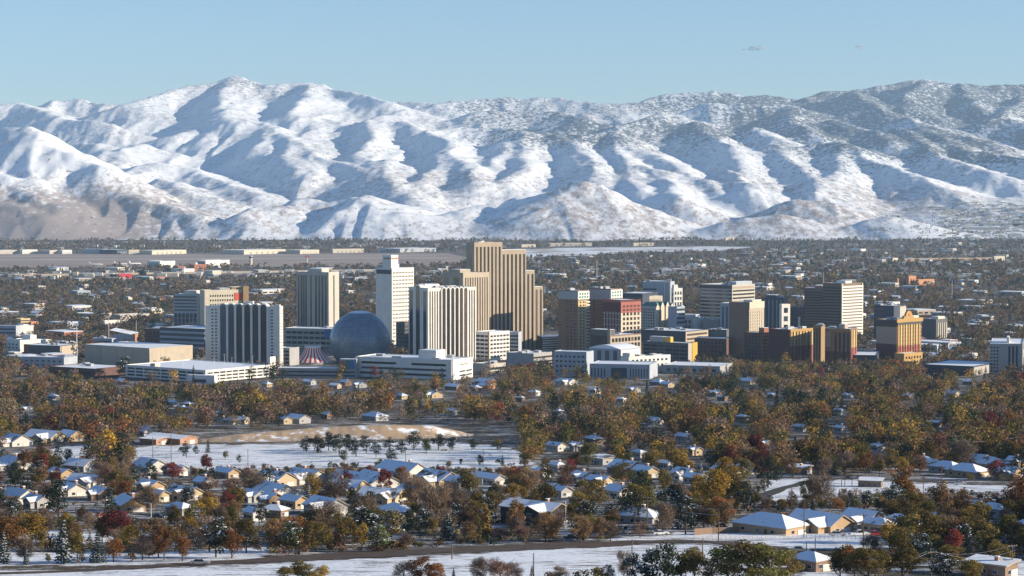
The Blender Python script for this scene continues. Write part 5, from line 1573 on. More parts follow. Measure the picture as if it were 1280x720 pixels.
for px, py, top, arms in [(1005, 672, 627, 0), (1079, 692, 640, 1), (1008, 703, 676, 0), (1019, 704, 671, 0), (1102, 718, 690, 0), (1265, 720, 678, 1), (1255, 652, 609, 1), (1260.5, 655, 613, 0), (1270, 655, 613, 0), (1154, 637, 594, 1),
                          (1177, 611, 580, 1), (1073, 609, 585, 0), (1065, 609, 590, 0), (1056, 609, 592, 0), (1052, 609, 588, 0), (989.5, 647, 608, 0), (142, 562, 500, 1), (191, 572, 545, 0), (214, 578, 535, 1), (151, 570, 548, 0), (310, 592, 560, 0), (604, 592, 560, 0), (507, 588, 560, 0), (584, 547, 527, 0),
                          (898, 677, 634, 0), (878, 704, 672, 0), (667, 722, 690, 0), (790, 692, 672, 0), (281, 530, 500, 0), (341, 535, 515, 0), (565, 700, 680, 0)]:
    tops[(px, py)] = pole(px, py, top, None, arms)
tops['low'] = pole(1164, 722, 686, 'tall crossarm pole among olive trees in the lower right corner', 1)
def light(px, py, top, label, arm=True):
    p = gpt(px, py); h = (py - top) * p.y / F
    root = empty('street_light', (p.x, p.y, p.z - .2)); tag(root, label, 'street light')
    mb = MB(); mb.tube([(0, 0, 0), (0, 0, h)], [.12, .08], 8); mb.build('post', M['white_metal'], root)
    if arm:
        mb = MB(); mb.tube([(0, 0, h), (-.8, 0, h + .15), (-1.5, 0, h + .1)], .05, 6); a = mb.build('arm', M['white_metal'], root)
        mb = MB(); mb.box(-2.2, -1.4, -.16, .16, h - .02, h + .16); mb.build('lamp_head', M['metal_grey'], a)
light(189, 657, 628, 'white street light standing among the left hand houses')
light(707, 661, 625, 'slim pale light pole in front of the charcoal two-storey house')
light(424, 645, 629, 'short pale street light beside the grey gabled house')
def wire(a, b, label, r=.045, sag=1.2):
    a, b = Vector(a), Vector(b)
    pts = [a.lerp(b, i / 14) - Vector((0, 0, sag * 4 * (i / 14) * (1 - i / 14))) for i in range(15)]
    mb = MB(); mb.tube(pts, r, 5); tag(mb.build('power_line', M['metal_grey']), label, 'power line')
off = lambda v, x, z=0: Vector((v.x + x, v.y, v.z + z))
P1 = at(1128, 546, Yof(578)); P2 = at(1292, 543, Yof(572))
wire(P1, P2, 'pale overhead wire sagging above the upper right trees', .06, 3)
wire(tops['low'], tops[(1265, 720)], 'nearer wire stretched between the two lower right poles', .04)
wire(off(tops['low'], .9), off(tops[(1265, 720)], .9, -1), 'lower wire running under the lower right pole wire', .04, 1.6)
wire(tops['low'], at(1060, 722, Yof(730)), 'wire dropping left from the lower right corner pole', .04, .6)
wire(off(tops['low'], -.9), at(1040, 719, Yof(728)), 'second wire dropping left just above the first corner wire', .04, .6)
wire(tops['main'], tops[(898, 677)], 'wire from the crossarm utility pole to the plain pole', .04, .8)
wire(off(tops['main'], 0, -1.6), off(tops[(898, 677)], 0, -1.4), 'lower cable hanging under the crossarm pole wire', .05, .8)
wire(tops[(142, 562)], tops[(214, 578)], 'wire between the two tall poles by the brick hall', .05, 1)
wire(tops[(1154, 637)], tops[(1255, 652)], 'wire between the mid right poles before the hip roofs', .045, 1.2)

def fence():
    pts = [(868, 676.5), (930, 675), (1000, 673.5), (1092, 674.5)]
    xs = np.linspace(868, 1092, 41); ys = np.interp(xs, *zip(*pts))
    W_ = [gpt(x, y) for x, y in zip(xs, ys)]
    b0 = W_[0]
    root = empty('rail_fence', b0); tag(root, 'low white rail fence before the hip-roofed tan houses', 'fence')
    for p in W_:
        q = p - b0; mb = MB(); mb.box(q.x - .07, q.x + .07, q.y - .07, q.y + .07, q.z - .2, q.z + 1.25); mb.build('post', M['trim_white'], root)
    for z in (.45, .85, 1.15):
        mb = MB(); mb.tube([(p - b0) + Vector((0, -.09, z)) for p in W_], .05, 5); mb.build('rail', M['trim_white'], root)
    pts = [gpt(x, y) for x, y in ((868, 668.5), (890, 667), (925, 666))]
    root = empty('board_fence', pts[0]); tag(root, 'brown board fence left of the largest hip-roofed house', 'fence')
    for a, b in zip(pts, pts[1:]):
        a, b = a - pts[0], b - pts[0]
        mb = MB(); mb.face([a - Vector((0, 0, .2)), b - Vector((0, 0, .2)), b + Vector((0, 0, 1.7)), a + Vector((0, 0, 1.7))]); n = Vector((0, .12, 0))
        mb.face([a + n + Vector((0, 0, 1.7)), b + n + Vector((0, 0, 1.7)), b + n - Vector((0, 0, .2)), a + n - Vector((0, 0, .2))]); mb.face([a + Vector((0, 0, 1.7)), b + Vector((0, 0, 1.7)), b + n + Vector((0, 0, 1.7)), a + n + Vector((0, 0, 1.7))])
        mb.build('board_panel', M['house_brown'], root)
fence()

M['car_white'] = mat('car_white', (.72, .72, .72), .3, .03, 1, spec=.5); M['car_red'] = mat('car_red', (.45, .03, .03), .3, .05, 1, spec=.5); M['car_silver'] = mat('car_silver', (.42, .43, .45), .3, .04, 1, metal=.5); M['car_dark'] = mat('car_dark', (.03, .035, .05), .3, .05, 1, spec=.5); M['tyre'] = mat('tyre', (.02, .02, .02), .9)
def car(px, py, rz, m, label, pickup=False):
    p = gpt(px, py)
    root = empty('pickup_truck' if pickup else 'parked_car', (p.x, p.y, p.z + .03), R(rz)); tag(root, label, 'pickup' if pickup else 'car')
    L_, w = (5.6, 1.95) if pickup else (4.5, 1.8)
    a, b = L_ / 2, w / 2
    def loft(name, prof, half, mm, top_in=0.0):
        mb = MB()
        k = len(prof)
        for s_ in (-1, 1):
            pts = [(x, s_ * (half - (top_in if z > prof[0][1] + .1 else 0)), z) for x, z in prof]
            mb.face(pts if s_ < 0 else pts[::-1])
        for i in range(k):
            j = (i + 1) % k
            f = lambda q, s_: (q[0], s_ * (half - (top_in if q[1] > prof[0][1] + .1 else 0)), q[1])
            mb.face([f(prof[j], -1), f(prof[i], -1), f(prof[i], 1), f(prof[j], 1)])
        return mb.build(name, mm, root)
    if pickup:
        loft('body', [(-a, .45), (a, .45), (a, .95), (a - .2, 1.05), (.9, 1.1), (-.55, 1.1), (-a, 1.1)], b, M[m])
        loft('cabin', [(-.6, 1.1), (1.0, 1.1), (.45, 1.75), (-.45, 1.75)], b - .08, M['glass'], .16); loft('roof', [(-.45, 1.753), (.45, 1.753), (.4, 1.85), (-.4, 1.85)], b - .26, M[m])
    else:
        loft('body', [(-a, .4), (a, .4), (a, .78), (a - .15, .86), (.75, .95), (-1.5, .98), (-a, .9)], b, M[m])
        loft('cabin', [(-1.55, .97), (.85, .95), (.2, 1.4), (-1.0, 1.42)], b - .08, M['glass'], .18); loft('roof', [(-1.0, 1.423), (.2, 1.403), (.15, 1.5), (-.95, 1.52)], b - .28, M[m])
    for x in (-a * .62, a * .62):
        for y in (-b + .02, b - .02):
            mb = MB(); mb.tube([(x, y - .11, .34), (x, y + .11, .34)], .34, 14); wh = mb.build('wheel', M['tyre'], root)
            mb = MB(); mb.tube([(x, y - .125, .34), (x, y + .125, .34)], .19, 10); mb.build('rim', M['metal_grey'], wh)
    for y in (-b * .65, b * .65):
        mb = MB(); mb.box(a - .02, a + .03, y - .2, y + .2, .62, .78); mb.build('headlight', M['white_metal'], root)
        mb = MB(); mb.box(-a - .03, -a + .02, y - .18, y + .18, .62, .8); mb.build('tail_light', M['bright_red'], root)
car(1074, 670.5, 12, 'car_white', 'white pickup parked in front of the grey gabled house', True)
car(1095, 670, 10, 'car_red', 'red car parked right of the white pickup')
car(1047, 670.5, 8, 'car_silver', 'silver car parked left of the white pickup')
car(62, 556, -30, 'car_dark', 'dark car parked before the twin-gabled cream house')
car(715, 674.5, 5, 'car_dark', 'dark car on the road near the slim pale light pole')
car(1000, 690, 3, 'car_silver', 'silver car on the dark road below the rail fence')

for i, (px, py, rz, m_, lab) in enumerate([(250, 706.5, 4, 'car_silver', 'silver car driving on the dark road at the lower left'), (30, 566, 30, 'car_white', 'white car parked right of the white gabled house'), (128, 646, 40, 'car_red', 'red car parked left of the tan road-facing gable'),
    (200, 648, -30, 'car_dark', 'dark car parked right of the tan road-facing gable'), (388, 650, 20, 'car_white', 'white car parked before the big grey gable'), (455, 636, 30, 'car_silver', 'silver car beside the cream house among dark pines'), (530, 634, 20, 'car_dark', 'dark car left of the tall bare grove'),
    (790, 667, 10, 'car_silver', 'silver car parked under the crossarm utility pole'), (826, 669, 14, 'car_white', 'white car parked right of the blue-roofed hip house'), (1120, 672, 20, 'car_white', 'white car parked near the hip-roofed house by the trees'), (1200, 606, 8, 'car_silver', 'silver car on the curving street below the upper hip roofs'), (1060, 600, 6, 'car_dark', 'dark car on the curving street near the open carport')]):
    car(px, py, rz, m_, lab)
# lamp posts on the garage deck
for i, (fx, fy) in enumerate([(.12, .25), (.3, .5), (.48, .3), (.62, .6), (.75, .25), (.88, .55), (.9, .85), (.55, .85)]):
    b = PG1
    c, s_ = math.cos(b.th), math.sin(b.th); x, y = -b.wl * (1 - fx), b.wr * fy
    q = b.root.location
    root = empty('deck_lamp', (q.x + x * c + y * s_, q.y - x * s_ + y * c, q.z + b.h + .3), -b.th)
    tag(root, None, 'lamp post', 'lamp posts on the white garage deck')
    pt = toscreen(*root.location)
    PEND.append((root, 'twin-headed lamp post on the garage deck', pt[0], pt[1], 'lamp', None))
    mb = MB(); mb.tube([(0, 0, 0), (0, 0, 9)], [.14, .09], 6); mb.build('post', M['white_metal'], root)
    mb = MB(); mb.box(-1.5, 1.5, -.06, .06, 8.9, 9.02); mb.build('arm', M['white_metal'], root)
    for x_ in (-1.5, 1.5):
        mb = MB(); mb.box(x_ - .45, x_ + .45, -.25, .25, 8.82, 9.1); mb.build('lamp_head', M['metal_grey'], root)
def mast(px, py, top, label, name='mast', r=.5, m='white_metal', head=None):
    Y = Yof(py); p = at(px, py, Y); p.z = float(G(Y)); h = (py - top) * Y / F
    root = empty(name, p); tag(root, label, 'mast')
    mb = MB(); mb.tube([(0, 0, 0), (0, 0, h)], [r, r * .5], 7); mb.build('shaft', M[m], root)
    if head:
        mb = MB(); mb.box(-head[0], head[0], -.4, .4, h - head[1], h); mb.build('head', M[head[2]], root)
mast(96, 444, 404, 'tall pale floodlight mast left of the event hall', r=.7, head=(2.0, 3, 'white_metal'))
mast(170.5, 432, 400, 'thin white pole rising behind the event hall roof', r=.35)
mast(384, 331, 319.5, 'red-topped sign mast behind the striped pale tower', r=1.4, head=(4.5, 6, 'signal_red'))
mast(746, 349, 325, 'tall thin grey mast on the plain behind the condominiums', r=.8)
mast(136, 430, 395, 'thin floodlight pole above the blue stadium stand', r=.4, head=(1.6, 2, 'white_metal'))
mast(1190, 372, 350, 'slim grey pole on the right plain parking lots', r=.5)
mast(681, 372, 358, 'white pole behind the tallest tower’s right shoulder', r=.6)
mast(880, 298, 284, 'thin dark radio mast before the low right ridges', r=1.0, m='dark_grey')
for q, lab in (((1060, 357, 337), 'red-tipped mast on the roof side of the balconied tower'),):
    mast(q[0] - 31, q[1] + 10, q[2] + 4, lab, r=.5)

def plane(px, py, rz, label):
    Y = Yof(py); p = at(px, py, Y); root = empty('airliner', (p.x, p.y, .4), R(rz)); tag(root, label, 'airplane', 'airliners parked at the airfield')
    mb = MB(); mb.tube([(-18, 0, 3), (-14, 0, 3.2), (-6, 0, 3), (10, 0, 3), (15, 0, 2.8), (18, 0, 2.6)], [.5, 1.4, 1.95, 1.95, 1.4, .3], 12); mb.build('fuselage', M['white_metal'], root, True)
    for s_ in (-1, 1):
        mb = MB(); w = [(3, 1.5 * s_, 2.2), (-2, 1.5 * s_, 2.2), (-6, 16 * s_, 3), (-4.5, 16 * s_, 3)]
        mb.face(w); mb.face([(x, y, z - .35) for x, y, z in reversed(w)]); mb.build('wing', M['white_metal'], root)
        mb = MB(); mb.tube([(2.5, 5.5 * s_, 1.4), (-1.0, 5.5 * s_, 1.4)], [1.0, .7], 10); mb.build('engine', M['metal_grey'], root)
        mb = MB(); w = [(-14, .8 * s_, 3.6), (-17, .8 * s_, 3.6), (-18.5, 6 * s_, 4), (-17, 6 * s_, 4)]; mb.face(w); mb.face([(x, y, z - .2) for x, y, z in reversed(w)]); mb.build('tailplane', M['white_metal'], root)
    mb = MB(); t = [(-12.5, 4.5), (-17, 4.5), (-19, 11), (-16.5, 11)]
    mb.face([(x, -.2, z) for x, z in t]); mb.face([(x, .2, z) for x, z in reversed(t)]); mb.build('fin', M['white_metal'], root)
    for x, y in ((13, 0), (-1, 2.5), (-1, -2.5)):
        mb = MB(); mb.tube([(x, y, -.4), (x, y, 2)], .25, 6); mb.build('landing_gear', M['metal_grey'], root)
plane(151, 331.5, 20, 'white parked airliner left of the big white hangar')
plane(169, 331, 35, 'white airliner parked nearest to the big white hangar')
plane(120, 332, 10, 'white airliner standing out on the near taxiway')

# small pale clouds far beyond the ridge
def cloud(px, py, wpx, hpx, label):
    Y = 40000.0; p = at(px, py, Y); u = Y / F
    m = bpy.data.materials.new('cloud'); m.use_nodes = True
    N, L = m.node_tree.nodes, m.node_tree.links; N.remove(N['Principled BSDF'])
    v = N.new('ShaderNodeVolumePrincipled'); v.inputs['Color'].default_value = (.80, .86, .95, 1); v.inputs['Density'].default_value = .014
    L.new(v.outputs[0], N['Material Output'].inputs['Volume'])
    bm = bmesh.new()
    for i in range(16):
        t = dr_.uniform(-1, 1)
        s_ = (1 - t * t) * .7 + .3
        mt = Matrix.Translation((t * wpx * .42 * u, dr_.uniform(-1, 1) * u, (.25 * t + dr_.uniform(-.7, .7)) * hpx * u * .5)) @ Matrix.Diagonal((wpx * dr_.uniform(.05, .16) * u, wpx * .1 * u, hpx * dr_.uniform(.12, .3) * s_ * u, 1))
        bmesh.ops.create_icosphere(bm, subdivisions=2, radius=1, matrix=mt)
    me = bpy.data.meshes.new('cloud'); bm.to_mesh(me); bm.free(); me.materials.append(m)
    o = link('cloud', me); o.location = p; tag(o, label, 'cloud', kind='stuff')
cloud(942, 60, 34, 7, 'thin flat wisp of cloud above the right ridge')
cloud(1073, 60, 18, 10, 'small rounded wisp of cloud over the far right ridge')
# ================================================================== trees
tr = np.random.default_rng(3)
def treemat(name, objcol=True, trans=.35, lo=.55, hi=1.5):
    m, nt, b, N, L = newmat(name)
    b.inputs['Roughness'].default_value = .75
    b.inputs['Specular IOR Level'].default_value = .15
    if objcol:
        src = N.new('ShaderNodeObjectInfo').outputs['Color']
    else:
        a = N.new('ShaderNodeAttribute'); a.attribute_name = 'tint'; src = a.outputs['Color']
    geo = N.new('ShaderNodeNewGeometry')
    mr = N.new('ShaderNodeMapRange'); mr.inputs['To Min'].default_value = lo; mr.inputs['To Max'].default_value = hi
    L.new(geo.outputs['Random Per Island'], mr.inputs['Value'])
    sc = N.new('ShaderNodeVectorMath'); sc.operation = 'SCALE'
    L.new(src, sc.inputs[0]); L.new(mr.outputs['Result'], sc.inputs['Scale'])
    L.new(sc.outputs['Vector'], b.inputs['Base Color'])
    t = N.new('ShaderNodeBsdfTranslucent'); L.new(sc.outputs['Vector'], t.inputs['Color'])
    mx = N.new('ShaderNodeMixShader'); mx.inputs[0].default_value = trans
    L.new(b.outputs[0], mx.inputs[1]); L.new(t.outputs[0], mx.inputs[2])
    L.new(mx.outputs[0], N['Material Output'].inputs['Surface'])
    return m
M['leaf'] = treemat('autumn_leaves'); M['twig'] = treemat('bare_twigs', trans=.05); M['needle'] = treemat('conifer_needles', trans=.08, lo=.6, hi=1.35)
M['mass'] = treemat('distant_tree_leaves', objcol=False, trans=.3)
M['bark'] = mat('bark', (.085, .065, .05), .9, .3, 1.5)
M['bough_snow'] = snowmat('bough_snow')

def quads(cen, nrm, size, asp=1.0):
    """square leaf sprays at points cen facing nrm"""
    n = len(cen)
    nrm = nrm / (np.linalg.norm(nrm, axis=1, keepdims=True) + 1e-9)
    h = tr.normal(size=(n, 3)); a = np.cross(nrm, h); a /= np.linalg.norm(a, axis=1, keepdims=True) + 1e-9
    b = np.cross(nrm, a)
    s = np.asarray(size).reshape(-1, 1)
    k = tr.uniform(.5, 1.2, (n, 4, 1))
    v = np.stack([cen - a * s * k[:, 0], cen - b * s * asp * k[:, 1], cen + a * s * k[:, 2], cen + b * s * asp * k[:, 3]], 1)
    return v

def crown_pts(n, lobes, shell=.6):
    """points in a bunch of lobes (x,y,z,r)"""
    lobes = np.array(lobes)
    w = lobes[:, 3] ** 2; w /= w.sum()
    k = tr.choice(len(lobes), n, p=w)
    d = tr.normal(size=(n, 3)); d /= np.linalg.norm(d, axis=1, keepdims=True)
    r = tr.uniform(shell ** 3, 1, n) ** (1 / 3) * lobes[k, 3]
    return lobes[k, :3] + d * r[:, None] * np.array([1, 1, .8]), d

def lobes_round(n, rx, z0, z1, r0, r1):
    L_ = []
    while len(L_) < n:
        p = tr.uniform(-1, 1, 3)
        if (p ** 2).sum() > 1: continue
        zc, hz_ = (z0 + z1) / 2, (z1 - z0) / 2
        L_.append((p[0] * rx * (1 - .25 * max(p[2], 0)), p[1] * rx * (1 - .25 * max(p[2], 0)), zc + p[2] * hz_, tr.uniform(r0, r1)))
    return L_

def qmesh(name, v, m):
    n = len(v)
    return mesh_np(name, v.reshape(-1, 3), np.arange(n * 4).reshape(n, 4), [m])

def limb_mesh(name, nl, z0, z1, rx, r=.022, fork=True):
    """tapered trunk with limbs in a tree of height 1"""
    mb = MB()
    q = random.Random(int(tr.integers(1e6)))
    bend = [(q.uniform(-.02, .02), q.uniform(-.02, .02)) for _ in range(6)]
    pts = [(bend[i][0] * i * .5, bend[i][1] * i * .5, z1 * i / 5) for i in range(6)]
    mb.tube(pts, [r * (1 - .16 * i) for i in range(6)], 6)
    for i in range(nl):
        z = q.uniform(z0, z1 * .75); a = q.uniform(0, 6.28)
        L_ = rx * q.uniform(.55, .95)
        e = (math.cos(a) * L_, math.sin(a) * L_, min(z + L_ * q.uniform(.6, 1.5), .93))
        m_ = (e[0] * .55, e[1] * .55, z + (e[2] - z) * .45)
        mb.tube([(0, 0, z), m_, e], [r * .5, r * .34, r * .1], 5)
    return mb.mesh(name, M['bark'], True)

PR = {}
def protos():
    # leafy autumn trees
    P = []
    for i in range(9):
        w = tr.uniform(.28, .52); z0 = tr.uniform(.05, .16)
        lb = lobes_round(int(tr.integers(20, 30)), w * .78, z0 + .12, .92, .09, .18)
        c, d = crown_pts(2900, lb, .4)
        nrm = d + tr.normal(size=d.shape) * .7
        c[:, 2] = np.clip(c[:, 2], z0 * .8, 1.02)
        P.append((qmesh('crown', quads(c, nrm, tr.uniform(.012, .028, len(c))), M['leaf']), limb_mesh('trunk', 7, z0 * .7, .8, w), c))
    PR['autumn'] = P
    # bare, twiggy trees: thin upright sprays
    P = []
    for i in range(6):
        w = tr.uniform(.34, .48); z0 = .1
        lb = lobes_round(18, w * .75, z0 + .1, .92, .10, .19)
        c, d = crown_pts(1700, lb, .2)
        c[:, 2] = np.clip(c[:, 2], z0, 1.02)
        up = np.stack([c[:, 0] * 1.6, c[:, 1] * 1.6, .35 + 0 * c[:, 2]], 1) + tr.normal(size=c.shape) * .25
        up /= np.linalg.norm(up, axis=1, keepdims=True)
        L_ = tr.uniform(.05, .11, (len(c), 1)); s = np.cross(up, tr.normal(size=c.shape)); s /= np.linalg.norm(s, axis=1, keepdims=True)
        t = tr.uniform(.0026, .0055, (len(c), 1))
        v = np.stack([c - up * L_ - s * t, c - up * L_ + s * t, c + up * L_ + s * t * .4, c + up * L_ - s * t * .4], 1)
        P.append((qmesh('crown', v, M['twig']), limb_mesh('trunk', 12, .16, .85, w, .02), c))
    PR['bare'] = P
    # spruces and firs in drooping tiers, snow lying on the boughs
    P = []
    for i in range(5):
        w = tr.uniform(.19, .28)
        z = 1 - tr.uniform(0, 1, 900) ** .62 * .94
        a = tr.uniform(0, 6.283, 900)
        tier = np.floor(z * 13) / 13 + .04
        z = z * .45 + tier * .55
        R_ = w * (1.02 - z) ** .85
        rr = R_ * tr.uniform(.35, 1.0, 900)
        c = np.stack([np.cos(a) * rr, np.sin(a) * rr, z - rr * .25], 1)
        nrm = np.stack([np.cos(a) * .5, np.sin(a) * .5, np.ones(900)], 1) + tr.normal(size=(900, 3)) * .35
        q = quads(c, nrm, tr.uniform(.018, .042, 900))
        k = tr.random(900) < .38
        cs = c[k] + np.array([0, 0, .012]); 
        sq = quads(cs, np.stack([np.cos(a[k]) * .3, np.sin(a[k]) * .3, np.ones(k.sum())], 1), tr.uniform(.012, .030, k.sum()))
        P.append((qmesh('crown', q, M['needle']), limb_mesh('trunk', 0, .1, .9, .1, .018), c, qmesh('snow', sq, M['bough_snow'])))
    PR['conifer'] = P
    # rounded pines / junipers
    P = []
    for i in range(5):
        w = tr.uniform(.36, .48)
        lb = lobes_round(20, w * .75, .12, .92, .09, .17)
        c, d = crown_pts(1600, lb, .5)
        c[:, 2] = np.clip(c[:, 2], .06, 1.02)
        q = quads(c, d + tr.normal(size=d.shape) * .6, tr.uniform(.014, .030, len(c)))
        k = (d[:, 2] > .3) & (tr.random(len(c)) < .42)
        sq = quads(c[k] + d[k] * .012, np.array([0, 0, 1.0]) + tr.normal(size=(k.sum(), 3)) * .3, tr.uniform(.014, .034, k.sum()))
        P.append((qmesh('crown', q, M['needle']), limb_mesh('trunk', 5, .1, .8, w), c, qmesh('snow', sq, M['bough_snow'])))
    PR['pine'] = P
    # columns
    P = []
    for i in range(3):
        lb = [(tr.uniform(-.05, .05), tr.uniform(-.05, .05), z, .10 * (1.25 - z * .7)) for z in np.linspace(.12, .93, 12)]
        c, d = crown_pts(900, lb, .3)
        up = np.stack([c[:, 0], c[:, 1], .5 + 0 * c[:, 2]], 1)
        P.append((qmesh('crown', quads(c, d + tr.normal(size=d.shape) * .6, tr.uniform(.012, .026, len(c)), 1.4), M['leaf']), limb_mesh('trunk', 3, .1, .9, .08, .014), c))
    PR['column'] = P
    # shrubs
    P = []
    for i in range(4):
        lb = lobes_round(10, .55, .2, .8, .2, .32)
        c, d = crown_pts(420, lb, .3); c[:, 2] = np.clip(c[:, 2], .02, 1.1)
        P.append((qmesh('crown', quads(c, d + tr.normal(size=d.shape) * .7, tr.uniform(.04, .085, len(c))), M['leaf']), limb_mesh('trunk', 6, .02, .6, .5, .03), c))
    PR['shrub'] = P
protos()

PAL = {
 'olive': [(.17, .135, .038), (.135, .125, .036), (.19, .145, .042), (.15, .112, .034), (.20, .15, .05)],
 'rusty': [(.26, .115, .04), (.22, .10, .04), (.28, .14, .05)],
 'golden': [(.38, .24, .042), (.32, .21, .045), (.28, .185, .045)],
 'dark red': [(.17, .036, .034), (.13, .034, .034), (.20, .05, .04)],
 'russet brown': [(.20, .125, .062), (.17, .11, .058), (.22, .14, .07)],
 'grey-brown': [(.21, .155, .115), (.17, .13, .10), (.235, .17, .12), (.19, .14, .115)],
 'reddish bare': [(.20, .125, .10), (.175, .11, .09)],
 'dark green': [(.026, .038, .02), (.03, .044, .026), (.022, .034, .022)],
 'bluish': [(.036, .05, .045), (.042, .055, .05)],
 'green': [(.075, .095, .028), (.09, .105, .032)],
}
NAMES = {'autumn': ('autumn_tree', 'tree', 'leafy autumn trees on the hillside'), 'bare': ('bare_tree', 'bare tree', 'bare trees on the hillside'), 'conifer': ('conifer_tree', 'conifer', 'pointed conifers on the hillside'),
         'pine': ('pine_tree', 'pine', 'rounded pines on the hillside'), 'column': ('poplar_tree', 'poplar', 'columnar trees on the hillside'), 'shrub': ('shrub', 'shrub', 'shrubs along the road')}
KW = {'autumn': 'leafy tree', 'bare': 'twiggy tree', 'conifer': 'pointed conifer', 'pine': 'rounded pine', 'column': 'slim columnar tree', 'shrub': 'low shrub'}
TB = []
def tree(kind, px, py, hpx, pal, wide=1.0, snow=None, label=None):
    p = gpt(px, py)
    h = hpx * p.y / F
    nm, cat, grp = NAMES[kind]
    P = PR[kind]; pr = P[int(tr.integers(len(P)))]
    root = empty(nm, (p.x, p.y, p.z - .15), float(tr.uniform(0, 6.28)))
    w = wide * float(tr.uniform(.9, 1.15))
    root.scale = (h * w, h * w, h)
    col = np.array(PAL[pal][int(tr.integers(len(PAL[pal])))]) * tr.uniform(.55, 1.3)
    o = link('crown', pr[0], root); o.color = (*col, 1)
    if pr[1]: link('trunk', pr[1], root)
    has = len(pr) > 3 and (snow if snow is not None else tr.random() < .75)
    if has: link('snow', pr[3], root)
    size = 'tall ' if h > 11.5 else ('young ' if h < 5.5 and kind != 'shrub' else '')
    sn = 'snow-dusted ' if has else ''
    tag(root, None, cat, grp)
    if label: root['label'] = label
    else: PEND.append((root, f'{size}{sn}{pal} {KW[kind]}', px, py, 'tree', grp))
    TB.append((px - hpx * .35 * w, px + hpx * .35 * w, py - hpx, py))
    return root

